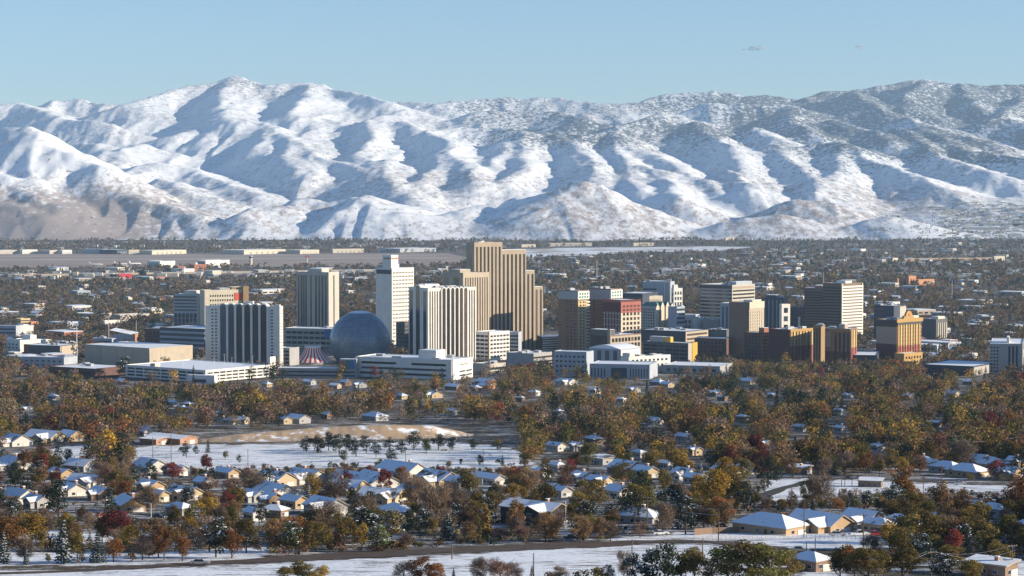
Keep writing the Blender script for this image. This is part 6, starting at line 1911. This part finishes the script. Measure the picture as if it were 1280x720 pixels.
# ---- trees one can point to in the photograph
HAND = [
 ('pine', 815, 730, 50, 'dark green', 1.3), ('pine', 790, 729, 40, 'dark green', 1.2), ('autumn', 852, 731, 46, 'olive', 1.2), ('autumn', 910, 731, 56, 'olive', 1.3), ('autumn', 960, 733, 58, 'olive', 1.4), ('autumn', 890, 729, 36, 'olive', 1.3), ('autumn', 1050, 726, 50, 'olive', 1.1), ('autumn', 1085, 728, 50, 'olive', 1.3), ('autumn', 1128, 726, 46, 'olive', 1.4), ('pine', 1180, 728, 40, 'bluish', 1.5), ('autumn', 1215, 730, 34, 'olive', 1.4), ('autumn', 1130, 700, 50, 'olive', 1.4), ('autumn', 1195, 690, 46, 'russet brown', 1.4), ('autumn', 1235, 688, 40, 'olive', 1.4), ('autumn', 1210, 675, 44, 'olive', 1.3), ('autumn', 1150, 680, 50, 'olive', 1.4), ('autumn', 1262, 676, 36, 'olive', 1.3), ('bare', 505, 729, 30, 'grey-brown', 1.3), ('autumn', 545, 730, 30, 'rusty', 1.4), ('bare', 625, 730, 36, 'reddish bare', 1.5), ('bare', 700, 727, 22, 'grey-brown', 1.4), ('autumn', 355, 729, 24, 'olive', 1.4), ('autumn', 400, 729, 26, 'golden', 1.3), ('shrub', 745, 722, 16, 'olive', 1.5), ('shrub', 690, 724, 12, 'russet brown', 1.6),
 ('autumn', 377, 727, 31, 'olive', 1.5), ('autumn', 527, 728, 36, 'rusty', 1.2), ('bare', 600, 727, 34, 'grey-brown', 1.1), ('conifer', 567, 727, 18, 'dark green', 1), ('bare', 640, 728, 28, 'reddish bare', 1.2),
 ('pine', 835, 732, 62, 'dark green', 1.0), ('autumn', 868, 728, 50, 'olive', .9), ('autumn', 935, 732, 60, 'olive', 1.3), ('autumn', 985, 730, 44, 'olive', 1.1), ('bare', 780, 724, 40, 'grey-brown', .8), ('pine', 760, 727, 24, 'dark green', 1.1), ('shrub', 725, 726, 14, 'russet brown', 1.5), ('shrub', 800, 727, 14, 'olive', 1.5), ('conifer', 665, 722, 17, 'dark green', .9),
 ('autumn', 1068, 722, 46, 'rusty', 1.0), ('autumn', 1105, 724, 40, 'olive', 1.1), ('autumn', 1112, 690, 44, 'golden', .9), ('bare', 1090, 700, 34, 'grey-brown', 1), ('pine', 1150, 705, 46, 'dark green', 1.0), ('autumn', 1165, 690, 50, 'olive', 1.3), ('autumn', 1190, 715, 40, 'olive', 1.2), ('pine', 1215, 710, 40, 'bluish', 1.0), ('autumn', 1250, 705, 34, 'olive', 1.2), ('autumn', 1140, 660, 50, 'olive', .9), ('autumn', 1200, 655, 48, 'russet brown', 1.2), ('autumn', 1225, 665, 42, 'olive', 1.2), ('autumn', 1175, 640, 44, 'russet brown', 1.1), ('autumn', 1270, 690, 40, 'russet brown', 1.0),
 ('autumn', 1132, 632, 55, 'rusty', .9), ('pine', 1120, 634, 30, 'bluish', 1.3), ('pine', 1085, 636, 24, 'dark green', 1.2), ('bare', 1025, 636, 52, 'grey-brown', 1.0), ('autumn', 1012, 634, 40, 'olive', .8), ('conifer', 1048, 636, 20, 'dark green', .8), ('conifer', 1060, 636, 18, 'dark green', .8), ('pine', 1070, 637, 22, 'green', 1), ('pine', 990, 638, 26, 'grey-brown', 1.0), ('autumn', 1274, 650, 60, 'rusty', 1.0), ('autumn', 1244, 600, 28, 'dark red', .9), ('autumn', 1238, 557, 46, 'dark red', .8), ('autumn', 1120, 561, 24, 'golden', .8),
 ('autumn', 945, 582, 44, 'dark red', 1.0), ('autumn', 952, 600, 40, 'dark red', .8), ('pine', 857, 667, 50, 'bluish', 1.1), ('pine', 790, 655, 50, 'dark green', 1.2), ('pine', 935, 640, 40, 'bluish', 1.1), ('autumn', 895, 640, 58, 'golden', 1.1), ('autumn', 918, 636, 52, 'olive', 1.2), ('autumn', 875, 632, 44, 'golden', .9), ('autumn', 905, 618, 50, 'golden', 1.0), ('bare', 763, 676, 28, 'grey-brown', 1.1), ('bare', 800, 672, 22, 'grey-brown', 1.4), ('bare', 725, 677, 36, 'russet brown', 1.3), ('bare', 682, 676, 38, 'russet brown', 1.3), ('bare', 655, 678, 24, 'reddish bare', 1.6), ('pine', 765, 650, 24, 'dark green', 1.2), ('autumn', 730, 626, 30, 'olive', 1.0), ('pine', 728, 640, 18, 'olive', 1), ('bare', 735, 630, 26, 'grey-brown', 1), ('pine', 800, 625, 46, 'dark green', 1.1), ('autumn', 830, 618, 34, 'olive', 1.2), ('pine', 748, 628, 18, 'dark green', .9), ('pine', 960, 610, 48, 'dark green', .9), ('autumn', 765, 618, 14, 'dark red', .9),
 ('autumn', 660, 610, 30, 'golden', 1.2), ('autumn', 682, 612, 32, 'golden', 1.0), ('autumn', 645, 606, 26, 'dark red', .8),
 ('column', 608, 675, 48, 'golden', 1.4), ('column', 598, 674, 34, 'olive', 1.3), ('conifer', 560, 674, 34, 'bluish', 1.5), ('conifer', 583, 676, 24, 'bluish', 1.3), ('bare', 545, 656, 62, 'grey-brown', 1.0), ('bare', 562, 650, 60, 'grey-brown', .9), ('bare', 520, 640, 52, 'grey-brown', .9), ('bare', 575, 660, 50, 'grey-brown', .9), ('autumn', 540, 672, 28, 'olive', 1.2), ('conifer', 526, 672, 30, 'dark green', 1.0),
 ('pine', 440, 634, 26, 'dark green', 1.1), ('pine', 464, 634, 24, 'dark green', 1.1), ('conifer', 415, 627, 32, 'dark green', 1.1), ('pine', 390, 614, 20, 'dark green', 1.3), ('autumn', 433, 610, 26, 'dark red', 1.0), ('autumn', 364, 602, 16, 'dark red', 1.0), ('autumn', 461, 598, 18, 'dark red', .9), ('autumn', 503, 606, 26, 'rusty', 1.2), ('autumn', 549, 602, 22, 'dark red', 1.0),
 ('pine', 455, 680, 48, 'dark green', 1.5), ('pine', 490, 678, 44, 'olive', 1.3), ('autumn', 430, 682, 48, 'olive', 1.1), ('autumn', 395, 690, 40, 'olive', 1.4), ('pine', 365, 692, 44, 'green', 1.1), ('autumn', 345, 690, 42, 'russet brown', 1.0), ('pine', 472, 690, 36, 'green', 1.4), ('bare', 505, 688, 24, 'reddish bare', 1.3), ('bare', 408, 660, 26, 'reddish bare', 1.2), ('pine', 510, 672, 36, 'dark green', 1.1), ('autumn', 385, 670, 34, 'olive', 1.1), ('shrub', 470, 690, 14, 'reddish bare', 1.4), ('shrub', 500, 688, 12, 'russet brown', 1.4), ('shrub', 525, 684, 11, 'olive', 1.4), ('shrub', 550, 681, 11, 'russet brown', 1.4), ('shrub', 575, 679, 10, 'russet brown', 1.4), ('shrub', 600, 679, 9, 'olive', 1.4), ('bare', 625, 676, 18, 'reddish bare', 1.6),
 ('conifer', 80, 704, 56, 'bluish', 1.15), ('conifer', 122, 703, 40, 'bluish', 1.2), ('conifer', 5, 705, 42, 'dark green', 1.1), ('autumn', 97, 703, 44, 'olive', .7), ('autumn', 60, 705, 16, 'olive', .7), ('bare', 30, 702, 34, 'grey-brown', 1.3), ('bare', 50, 676, 40, 'grey-brown', 1.2), ('bare', 20, 674, 34, 'grey-brown', 1.2), ('autumn', 142, 702, 34, 'rusty', 1.2), ('bare', 178, 700, 36, 'grey-brown', 1.3), ('autumn', 205, 700, 46, 'rusty', .8), ('autumn', 228, 702, 38, 'rusty', 1.0), ('bare', 198, 697, 36, 'reddish bare', 1.2), ('pine', 135, 672, 36, 'bluish', 1.0), ('autumn', 83, 662, 24, 'golden', 1.0), ('bare', 110, 664, 26, 'grey-brown', 1.1), ('pine', 160, 664, 24, 'bluish', 1.0), ('autumn', 290, 698, 42, 'rusty', .9), ('pine', 270, 697, 54, 'dark green', 1.0), ('autumn', 308, 692, 50, 'olive', .9), ('conifer', 245, 668, 36, 'dark green', 1.1), ('autumn', 240, 660, 34, 'olive', 1.0), ('autumn', 20, 648, 30, 'golden', 1.0), ('autumn', 260, 650, 40, 'russet brown', 1.0), ('autumn', 285, 642, 30, 'dark red', 1.0), ('autumn', 30, 588, 28, 'rusty', 1.0), ('conifer', 50, 577, 26, 'dark green', .9), ('pine', 86, 580, 22, 'bluish', 1.0), ('autumn', 66, 590, 24, 'olive', 1.0), ('pine', 40, 604, 26, 'dark green', 1.2), ('autumn', 70, 604, 22, 'dark red', 1.1), ('autumn', 140, 594, 26, 'olive', 1.1), ('autumn', 258, 590, 26, 'dark red', 1.0), ('pine', 233, 572, 20, 'dark green', 1.1), ('conifer', 260, 566, 18, 'dark green', 1), ('pine', 245, 568, 14, 'dark green', 1.1), ('autumn', 282, 574, 12, 'olive', 1.0), ('pine', 299, 578, 12, 'dark green', .9), ('pine', 117, 553, 24, 'dark green', 1.0), ('autumn', 124, 560, 18, 'olive', 1.0),
 ('pine', 383, 564, 22, 'bluish', 1.4), ('pine', 397, 566, 25, 'dark green', 1.4), ('pine', 411, 563, 24, 'bluish', 1.5), ('pine', 424, 568, 27, 'dark green', 1.4), ('pine', 437, 564, 26, 'dark green', 1.3), ('pine', 445, 571, 24, 'bluish', 1.4), ('pine', 430, 577, 17, 'green', 1.2), ('pine', 458, 566, 24, 'bluish', 1.3), ('pine', 470, 571, 20, 'dark green', 1.2), ('pine', 487, 564, 20, 'dark green', 1.2), ('pine', 502, 567, 20, 'dark green', 1.2), ('pine', 517, 563, 26, 'dark green', 1.1), ('autumn', 533, 568, 23, 'green', .7), ('pine', 548, 562, 23, 'dark green', 1.3),
 ('pine', 565, 563, 20, 'dark green', 1.3), ('pine', 590, 563, 16, 'dark green', 1.2), ('pine', 622, 562, 16, 'olive', 1.2), ('pine', 600, 582, 16, 'dark green', 1.0), ('conifer', 628, 582, 14, 'dark green', .9), ('pine', 490, 578, 18, 'dark green', 1.3), ('pine', 477, 585, 14, 'green', 1.3), ('autumn', 576, 581, 9, 'green', 1.0), ('bare', 560, 588, 14, 'grey-brown', 1.0), ('bare', 330, 588, 10, 'grey-brown', 1.2),
 ('pine', 157, 473, 28, 'dark green', 1.3), ('conifer', 242, 478, 22, 'dark green', .9), ('conifer', 1232, 477, 20, 'dark green', 1.1), ('pine', 900, 484, 24, 'dark green', 1.1), ('autumn', 1118, 470, 24, 'rusty', 1.2),
 ('column', 210, 339.5, 9, 'dark green', 1.3), ('autumn', 178, 347, 12, 'dark green', 1.5)]
for k, px, py, h, pal, w in HAND:
    tree(k, px, py, h, pal, w)

# ---- fill
SNOWP = FIELDS
def in_field(px, py):
    return any(bool(inpoly(np.array([px]), np.array([py]), p)[0]) for p in SNOWP)
_fx, _fy = zip(*ROAD1)
road2 = [(940, 626), (975, 612), (1010, 602), (1060, 597), (1150, 601), (1220, 606), (1300, 606)]
cover = [0.0] * len(HB)
def on_road(px, py):
    if py > np.interp(px, _fx, _fy) - 4 and px < 1120: return True
    return px > 935 and abs(py - np.interp(px, *zip(*road2))) < 3.0
def house_ok(px, py, w, h, lim=.30):
    add = []
    for i, (x0, x1, y0, y1) in enumerate(HB):
        if px + w < x0 or px - w > x1 or py < y0 or py - h > y1: continue
        if x0 - 1 < px < x1 + 1 and y1 - max(4, .45 * (y1 - y0)) < py < y1 + 1: return False
        if py > y1 - 2:
            ox = min(px + w, x1) - max(px - w, x0); oy = min(py, y1) - max(py - h, y0)
            if ox > 0 and oy > 0: add.append((i, ox * oy * .75 / ((x1 - x0) * (y1 - y0))))
    if any(cover[i] + a > lim for i, a in add): return False
    for i, a in add: cover[i] += a
    return True
placed = [(a[1], a[2]) for a in HAND]
def spaced(px, py, dx, dy):
    for x, y in placed:
        if abs(x - px) < dx and abs(y - py) < dy: return False
    return True
def pick_kind(px, py):
    u = tr.random()
    right = px > 640
    if not right and 575 < py < 660 and tr.random() < .22: return 'pine', ('dark green' if tr.random() < .6 else 'bluish'), tr.uniform(.9, 1.2)
    if u < (.70 if right else .54):
        v = tr.random()
        return 'autumn', ('olive' if v < .50 else 'russet brown' if v < .70 else 'rusty' if v < .785 else 'golden' if v < .955 else 'dark red'), tr.uniform(.9, 1.35)
    if u < .84: return 'bare', ('grey-brown' if tr.random() < .7 else 'reddish bare'), tr.uniform(1.0, 1.4)
    if u < .94: return 'pine', ('dark green' if tr.random() < .7 else 'bluish'), tr.uniform(.9, 1.2)
    return 'conifer', ('dark green' if tr.random() < .6 else 'bluish'), tr.uniform(.9, 1.2)
cand = []
for _ in range(60000):
    if len(cand) >= 540: break
    px, py = tr.uniform(-12, 1292), 584 + 128 * tr.random() ** 1.15
    if on_road(px, py) or (in_field(px, py) and tr.random() > .04): continue
    if 915 < px < 1112 and 640 < py < 704: continue
    hm = tr.normal(9.6, 2.2)
    kind, pal, w = pick_kind(px, py)
    h = max(hm, 4) * F / Yof(py)
    if 225 < px < 650 and py < 632: h = min(h, max(py - 583, 9))
    elif 945 < px < 1290 and 600 < py < 668: h = min(h, max(py - 622, 11))
    elif 120 < px < 225 and py < 625: h = min(h, max(py - 576, 10))
    if not spaced(px, py, h * .34, h * .13): continue
    if not house_ok(px, py, h * .33 * w, h, .5): continue
    placed.append((px, py)); cand.append((kind, px, py, h, pal, w))
# the nearest three hundred leafy trees stand as things; the smaller rest joins the woodland
room = 292 - sum(1 for a in HAND if a[0] == 'autumn')
leafy = sorted([a for a in cand if a[0] == 'autumn'], key=lambda a: -a[3] * a[3] * a[5])
EXTRA = leafy[room:]
for a in cand:
    if a[0] != 'autumn' or a in leafy[:room]: tree(*a)

# ---- the woods on the slope and the trees of the plain: past counting
def tmpl(pr, n, k):
    c = pr[2]
    out = []
    for j in range(k):
        s = tr.choice(len(c), n, replace=False)
        out.append(c[s])
    return out
def mass(name, pos, hts, wid, kinds, cols, nq, qs, label):
    """pos (n,3); one mesh of leaf sprays for many trees"""
    V, Tn = [], []
    T_ = {k: sum([tmpl(p, nq, 3) for p in PR[k]], []) for k in set(kinds)}
    for i in range(len(pos)):
        tl = T_[kinds[i]]; c = tl[int(tr.integers(len(tl)))]
        a = tr.uniform(0, 6.28); ca, sa = math.cos(a), math.sin(a)
        P = np.stack([(c[:, 0] * ca - c[:, 1] * sa) * wid[i] * hts[i], (c[:, 0] * sa + c[:, 1] * ca) * wid[i] * hts[i], c[:, 2] * hts[i]], 1)
        mid = np.array([0, 0, .55 * hts[i]])
        nrm = (P - mid) / hts[i] + tr.normal(size=P.shape) * .35
        V.append(quads(P + pos[i], nrm, qs * hts[i] * tr.uniform(.6, 1.3, len(P))))
        Tn.append(np.repeat(cols[i][None] * tr.uniform(.85, 1.15, (len(P), 1)), 4, 0))
    V = np.concatenate(V); Tn = np.concatenate(Tn)
    n = len(V)
    me = mesh_np(name, V.reshape(-1, 3), np.arange(n * 4).reshape(n, 4), [M['mass']], attrs={'tint': Tn})
    tag(link(name, me), label, kind='stuff')
def pick_far(px, py):
    k, p, w = pick_kind(px, py)
    if k == 'autumn' and tr.random() < .16: return 'pine', 'dark green', w
    return k, p, w
def colour(pal):
    return np.array(PAL[pal][int(tr.integers(len(PAL[pal])))]) * tr.uniform(.65, 1.35)

BP = [(262, 545, 262, 558)]
BANK = [(236, 560), (236, 540), (300, 538), (400, 531), (480, 527), (560, 528), (650, 534), (650, 556)]
_bl = random.Random(8)
def building_ok(px, py, h, w):
    """trees do not stand inside a building and leave the fronts of the town free"""
    for (x0, x1, y0, y1) in BLD:
        if x0 - w < px < x1 + w and y0 < py < y1: return False
        if y1 > 440 and x0 - 2 < px < x1 + 2 and y1 <= py and py - h < y1 - min(7, .35 * (y1 - y0)) and _bl.random() < .93: return False
    return True
pos, hts, wid, kinds, cols = [], [], [], [], []
cell = {}
for _ in range(260000):
    if len(pos) >= 7600: break
    px, py = tr.uniform(-230, 1510), 462 + 128 * tr.random() ** 1.05
    if not -20 < px < 1300: py = 462 + 240 * tr.random() ** 1.3
    elif py > 588 and tr.random() > .3: continue
    if in_field(px, py): continue
    if on_road(px, py): continue
    if inpoly(np.array([px]), np.array([py]), BANK)[0]: continue
    Y = Yof(py); hm = max(tr.normal(11.5 + 3.2 * (py < 540), 3.2), 4.5); h = hm * F / Y
    if 170 < px < 660 and 549 < py < 596: continue
    if 470 < px < 612 and 536 < py < 553 and tr.random() > .1: continue
    if not building_ok(px, py, h, 2): continue
    # leave the downtown bases visible
    key = (int(px / 4.2), int(py / 1.5))
    if key in cell: continue
    kind, pal, w = pick_far(px, py)
    if py > 545 and not house_ok(px, py, h * .33 * w, h, .35): continue
    if py <= 545 and not house_ok(px, py, h * .33 * w, h, .8): continue
    cell[key] = 1
    p = gpt(px, py)
    pos.append((p.x, p.y, p.z - .2)); hts.append(hm); wid.append(w * .88); kinds.append(kind); cols.append(colour(pal))
for k, px, py, h, pal, w in EXTRA:
    p = gpt(px, py); pos.append((p.x, p.y, p.z - .2)); hts.append(h * p.y / F); wid.append(w); kinds.append(k); cols.append(colour(pal))
mass('woodland', np.array(pos), hts, wid, kinds, cols, 300, .038, 'autumn woodland covering the slope before downtown')

# low hedges and bushes between the houses
pos, hts, wid, kinds, cols = [], [], [], [], []
for _ in range(60000):
    if len(pos) >= 4000: break
    px, py = tr.uniform(-230, 1510), 470 + 236 * tr.random()
    if on_road(px, py) or (in_field(px, py) and tr.random() > .02): continue
    if inpoly(np.array([px]), np.array([py]), BANK)[0]: continue
    hm = tr.uniform(1.3, 3.8); h = hm * F / Yof(py)
    bad = False
    for (x0, x1, y0, y1) in HB:
        if x0 - 2 < px < x1 + 2 and (y1 - .6 * (y1 - y0) < py < y1 + 1 or (y1 < py < y1 + h and h > .45 * (y1 - y0))): bad = True; break
    if bad: continue
    if not building_ok(px, py, h, 1): continue
    p = gpt(px, py)
    pos.append((p.x, p.y, p.z - .1)); hts.append(hm); wid.append(tr.uniform(.8, 1.6)); kinds.append('shrub'); cols.append(colour(('olive', 'russet brown', 'grey-brown', 'reddish bare', 'dark green', 'dark green', 'rusty')[int(tr.integers(7))]))
mass('undergrowth', np.array(pos), hts, wid, kinds, cols, 60, .11, 'hedges and low bushes between the hillside houses')

# the plain
AIR = [[(-60, 354), (492, 345), (492, 338), (-60, 346)], [(-60, 336), (545, 333), (610, 326), (600, 316), (-60, 318)], [(652, 323), (700, 322), (800, 316.5), (950, 314), (950, 308), (700, 309), (640, 311)], [(40, 299.5), (330, 300.5), (480, 299), (480, 294), (40, 294)]]
pos, hts, wid, kinds, cols = [], [], [], [], []
fxs = np.array([[min(q[0] for q in f), max(q[0] for q in f), min(q[1] for q in f), max(q[1] for q in f)] for f in FOOT])
for _ in range(260000):
    if len(pos) >= 28000: break
    v = tr.random()
    py = 296 + 176 * v ** 1.5
    px = tr.uniform(-230, 1510)
    if py < 300 + 5 * float(gnoise(np.array([px / 45.]), np.array([1.7]), 3)[0]): continue
    if any(inpoly(np.array([px]), np.array([py]), a)[0] for a in AIR): continue
    Y = Yof(py); p = gpt(px, py)
    dens = .85 + .8 * float(gnoise(np.array([p.x / 260.]), np.array([p.y / 420.]), 77)[0])
    if tr.random() > dens: continue
    # not inside a building, and not right before its sunlit front
    if ((fxs[:, 0] - 3 < p.x) & (p.x < fxs[:, 1] + 3) & (fxs[:, 2] - 4 < p.y) & (p.y < fxs[:, 3] + 3)).any(): continue
    hm = max(tr.normal(11.5, 2.8), 4.5)
    h = hm * F / Y
    bad = False
    for (x0, x1, y0, y1) in FB:
        if x0 - 2 < px < x1 + 2 and y1 < py < y1 + h * .6 and tr.random() < .5: bad = True; break
    if bad: continue
    if py > 400:
        for (x0, x1, y0, y1) in BLD:
            if x0 < px < x1 and y0 + 2 < py < y1 + h * .4 and y1 > 405: bad = True; break
        if bad: continue
    kind, pal, w = pick_far(px, py)
    if kind == 'bare': kind = 'autumn'
    pos.append((p.x, p.y, p.z - .3)); hts.append(hm); wid.append(w * 1.15); kinds.append(kind); cols.append(colour(pal) * .45 + np.array([.12, .09, .068]) * .55 if kind == 'autumn' else colour(pal))
for _ in range(2600):
    px, py = tr.uniform(1090, 1420), 258 + 42 * tr.random() ** .7
    if px < 1165 and py < 288: continue
    if float(gnoise(np.array([px / 30.]), np.array([py / 4.]), 9)[0]) < -.1: continue
    p = ramp(px, py)
    pos.append((p.x, p.y, p.z - .3)); hts.append(tr.uniform(5, 11)); wid.append(1.3); kinds.append('autumn'); cols.append(np.array([.09, .07, .055]) * tr.uniform(.6, 1.2))
pos = np.array(pos); near = pos[:, 1] < 4200
sel = lambda m_: ([hts[i] for i in np.nonzero(m_)[0]], [wid[i] for i in np.nonzero(m_)[0]], [kinds[i] for i in np.nonzero(m_)[0]], [cols[i] for i in np.nonzero(m_)[0]])
a = sel(near); mass('woodland', pos[near], *a, 60, .085, 'trees spread through the streets around downtown')
a = sel(~near); mass('woodland', pos[~near], *a, 22, .16, 'distant trees covering the plain beyond downtown')

# ================================================================== labels that single out each thing
LM = [(62, 548, 'the twin-gabled cream house'), (211, 553, 'the long brick hall'), (16, 556, 'the white gabled house'), (670, 655, 'the charcoal two-storey house'), (809, 655, 'the crossarm utility pole'),
      (967, 666, 'the largest hip-roofed tan house'), (1133, 662, 'the hip-roofed house by the trees'), (1213, 594, 'the upper right hip roofs'), (400, 545, 'the tan earth bank'), (189, 655, 'the white street light'),
      (404, 643, 'the big grey gable'), (500, 596, 'the wide white-gabled house'), (341, 605, 'the cream blue-roofed house'), (156, 640, 'the tan road-facing gable'), (80, 700, 'the big snowy spruce'),
      (545, 650, 'the tall bare grove'), (857, 660, 'the snowy round pine'), (895, 635, 'the golden grove'), (945, 580, 'the dark red tree'), (783, 590, 'the two-tier white roof'), (640, 690, 'the dark curving road'), (380, 720, 'the olive tree by the road'),
      (935, 720, 'the big olive trees'), (1090, 600, 'the dark open carport'), (430, 560, 'the snow field pines'), (608, 660, 'the pale poplar'), (707, 655, 'the slim light pole'), (1132, 615, 'the tall rusty tree'), (1075, 664, 'the white pickup'),
      (1165, 700, 'the lower right utility pole'), (205, 690, 'the rust-red trees'), (275, 680, 'the dark leaning pines'), (455, 675, 'the olive pine clump'), (1270, 640, 'the right edge utility poles'),
      (187, 455, 'the tan event hall'), (257, 470, 'the long white garage'), (300, 440, 'the dark arched tower'), (450, 440, 'the sphere dome'), (395, 400, 'the striped pale tower'), (495, 380, 'the white slab tower'), (555, 440, 'the bright arched tower'), (516, 470, 'the lettered white garage'),
      (630, 380, 'the tallest tower'), (700, 440, 'the curved garage'), (720, 400, 'the yellow condominium'), (776, 420, 'the maroon tower'), (838, 380, 'the civic tower'), (862, 445, 'the yellow-ended garage'), (905, 380, 'the banded office tower'), (936, 420, 'the brown blank tower'), (1050, 390, 'the balconied tower'), (990, 440, 'the striped casino'), (1121, 425, 'the golden casino tower'), (1260, 450, 'the concrete tower'), (712, 465, 'the grey school block'), (1200, 465, 'the dark glass office'),
      (155, 346, 'the red box store'), (197, 348, 'the pink store'), (224, 337, 'the rosy apartments'), (313, 330, 'the control tower'), (200, 332, 'the big white hangar'), (1138, 352, 'the orange stucco center'), (1190, 326, 'the long shopping row'), (60, 397, 'the far left apartments'), (115, 397, 'the strip building'), (40, 435, 'the white stepped block'),
      (300, 326, 'the airfield'), (750, 314, 'the pale snow field'), (235, 390, 'the ribbon-window office'), (280, 370, 'the orange-panelled hotel'), (60, 292, 'the dry lake'), (384, 326, 'the red-topped mast'), (748, 338, 'the tall thin mast')]
ORD = ['', 'first', 'second', 'third', 'fourth', 'fifth', 'sixth', 'seventh', 'eighth', 'ninth', 'tenth', 'eleventh', 'twelfth', 'thirteenth', 'fourteenth', 'fifteenth', 'sixteenth', 'seventeenth', 'eighteenth', 'nineteenth', 'twentieth']
def relate(px, py, lx, ly):
    dx, dy = px - lx, py - ly
    s = max(1.0, (py - 250) / 40)
    if abs(dx) < 7 and abs(dy) < 6: return 'close beside'
    if abs(dx) > abs(dy) * 2.2: return 'left of' if dx < 0 else 'right of'
    v = 'behind' if dy < 0 else 'before'
    if abs(dx) > abs(dy) * .8: return v + (' and left of' if dx < 0 else ' and right of')
    return v
groups = {}
used = {str(o.get('label')).lower() for o in scene.objects if o.get('label')}
def cost(px, py, l): return math.hypot(px - l[0], (py - l[1]) * 2.2)
for ob, desc, px, py, cat, grp in PEND:
    near = sorted(LM, key=lambda l: cost(px, py, l))[:3]
    best = near[0]
    key = (desc, relate(px, py, best[0], best[1]), best[2])
    groups.setdefault(key, []).append((ob, px, py, near))
# a repeated label tries a second landmark before it is counted off
final = {}
for key, lst in groups.items():
    if len(lst) == 1:
        final.setdefault(f'{key[0]} {key[1]} {key[2]}', []).append(lst[0]); continue
    for it in lst:
        ob, px, py, near = it
        l2 = near[1]
        final.setdefault(f'{key[0]} {key[1]} {key[2]}', []).append(it)
for lab, lst in final.items():
    lst.sort(key=lambda t: t[1])
    if len(lst) == 1: lst[0][0]['label'] = lab
    else:
        for i, (ob, px, py, near) in enumerate(lst):
            if i == 0: w = 'leftmost'
            elif i == len(lst) - 1: w = 'rightmost'
            else: w = ORD[min(i + 1, 20)] + ' from left'
            ob['label'] = f'{w} {lab}' if ' from' not in w else f'{w.split()[0]} {lab}, from left'
for ob, *_ in PEND:
    n_ = len(ob['label'].replace(',', '').split())
    if n_ > 16: print('LONG', n_, ob['label'])
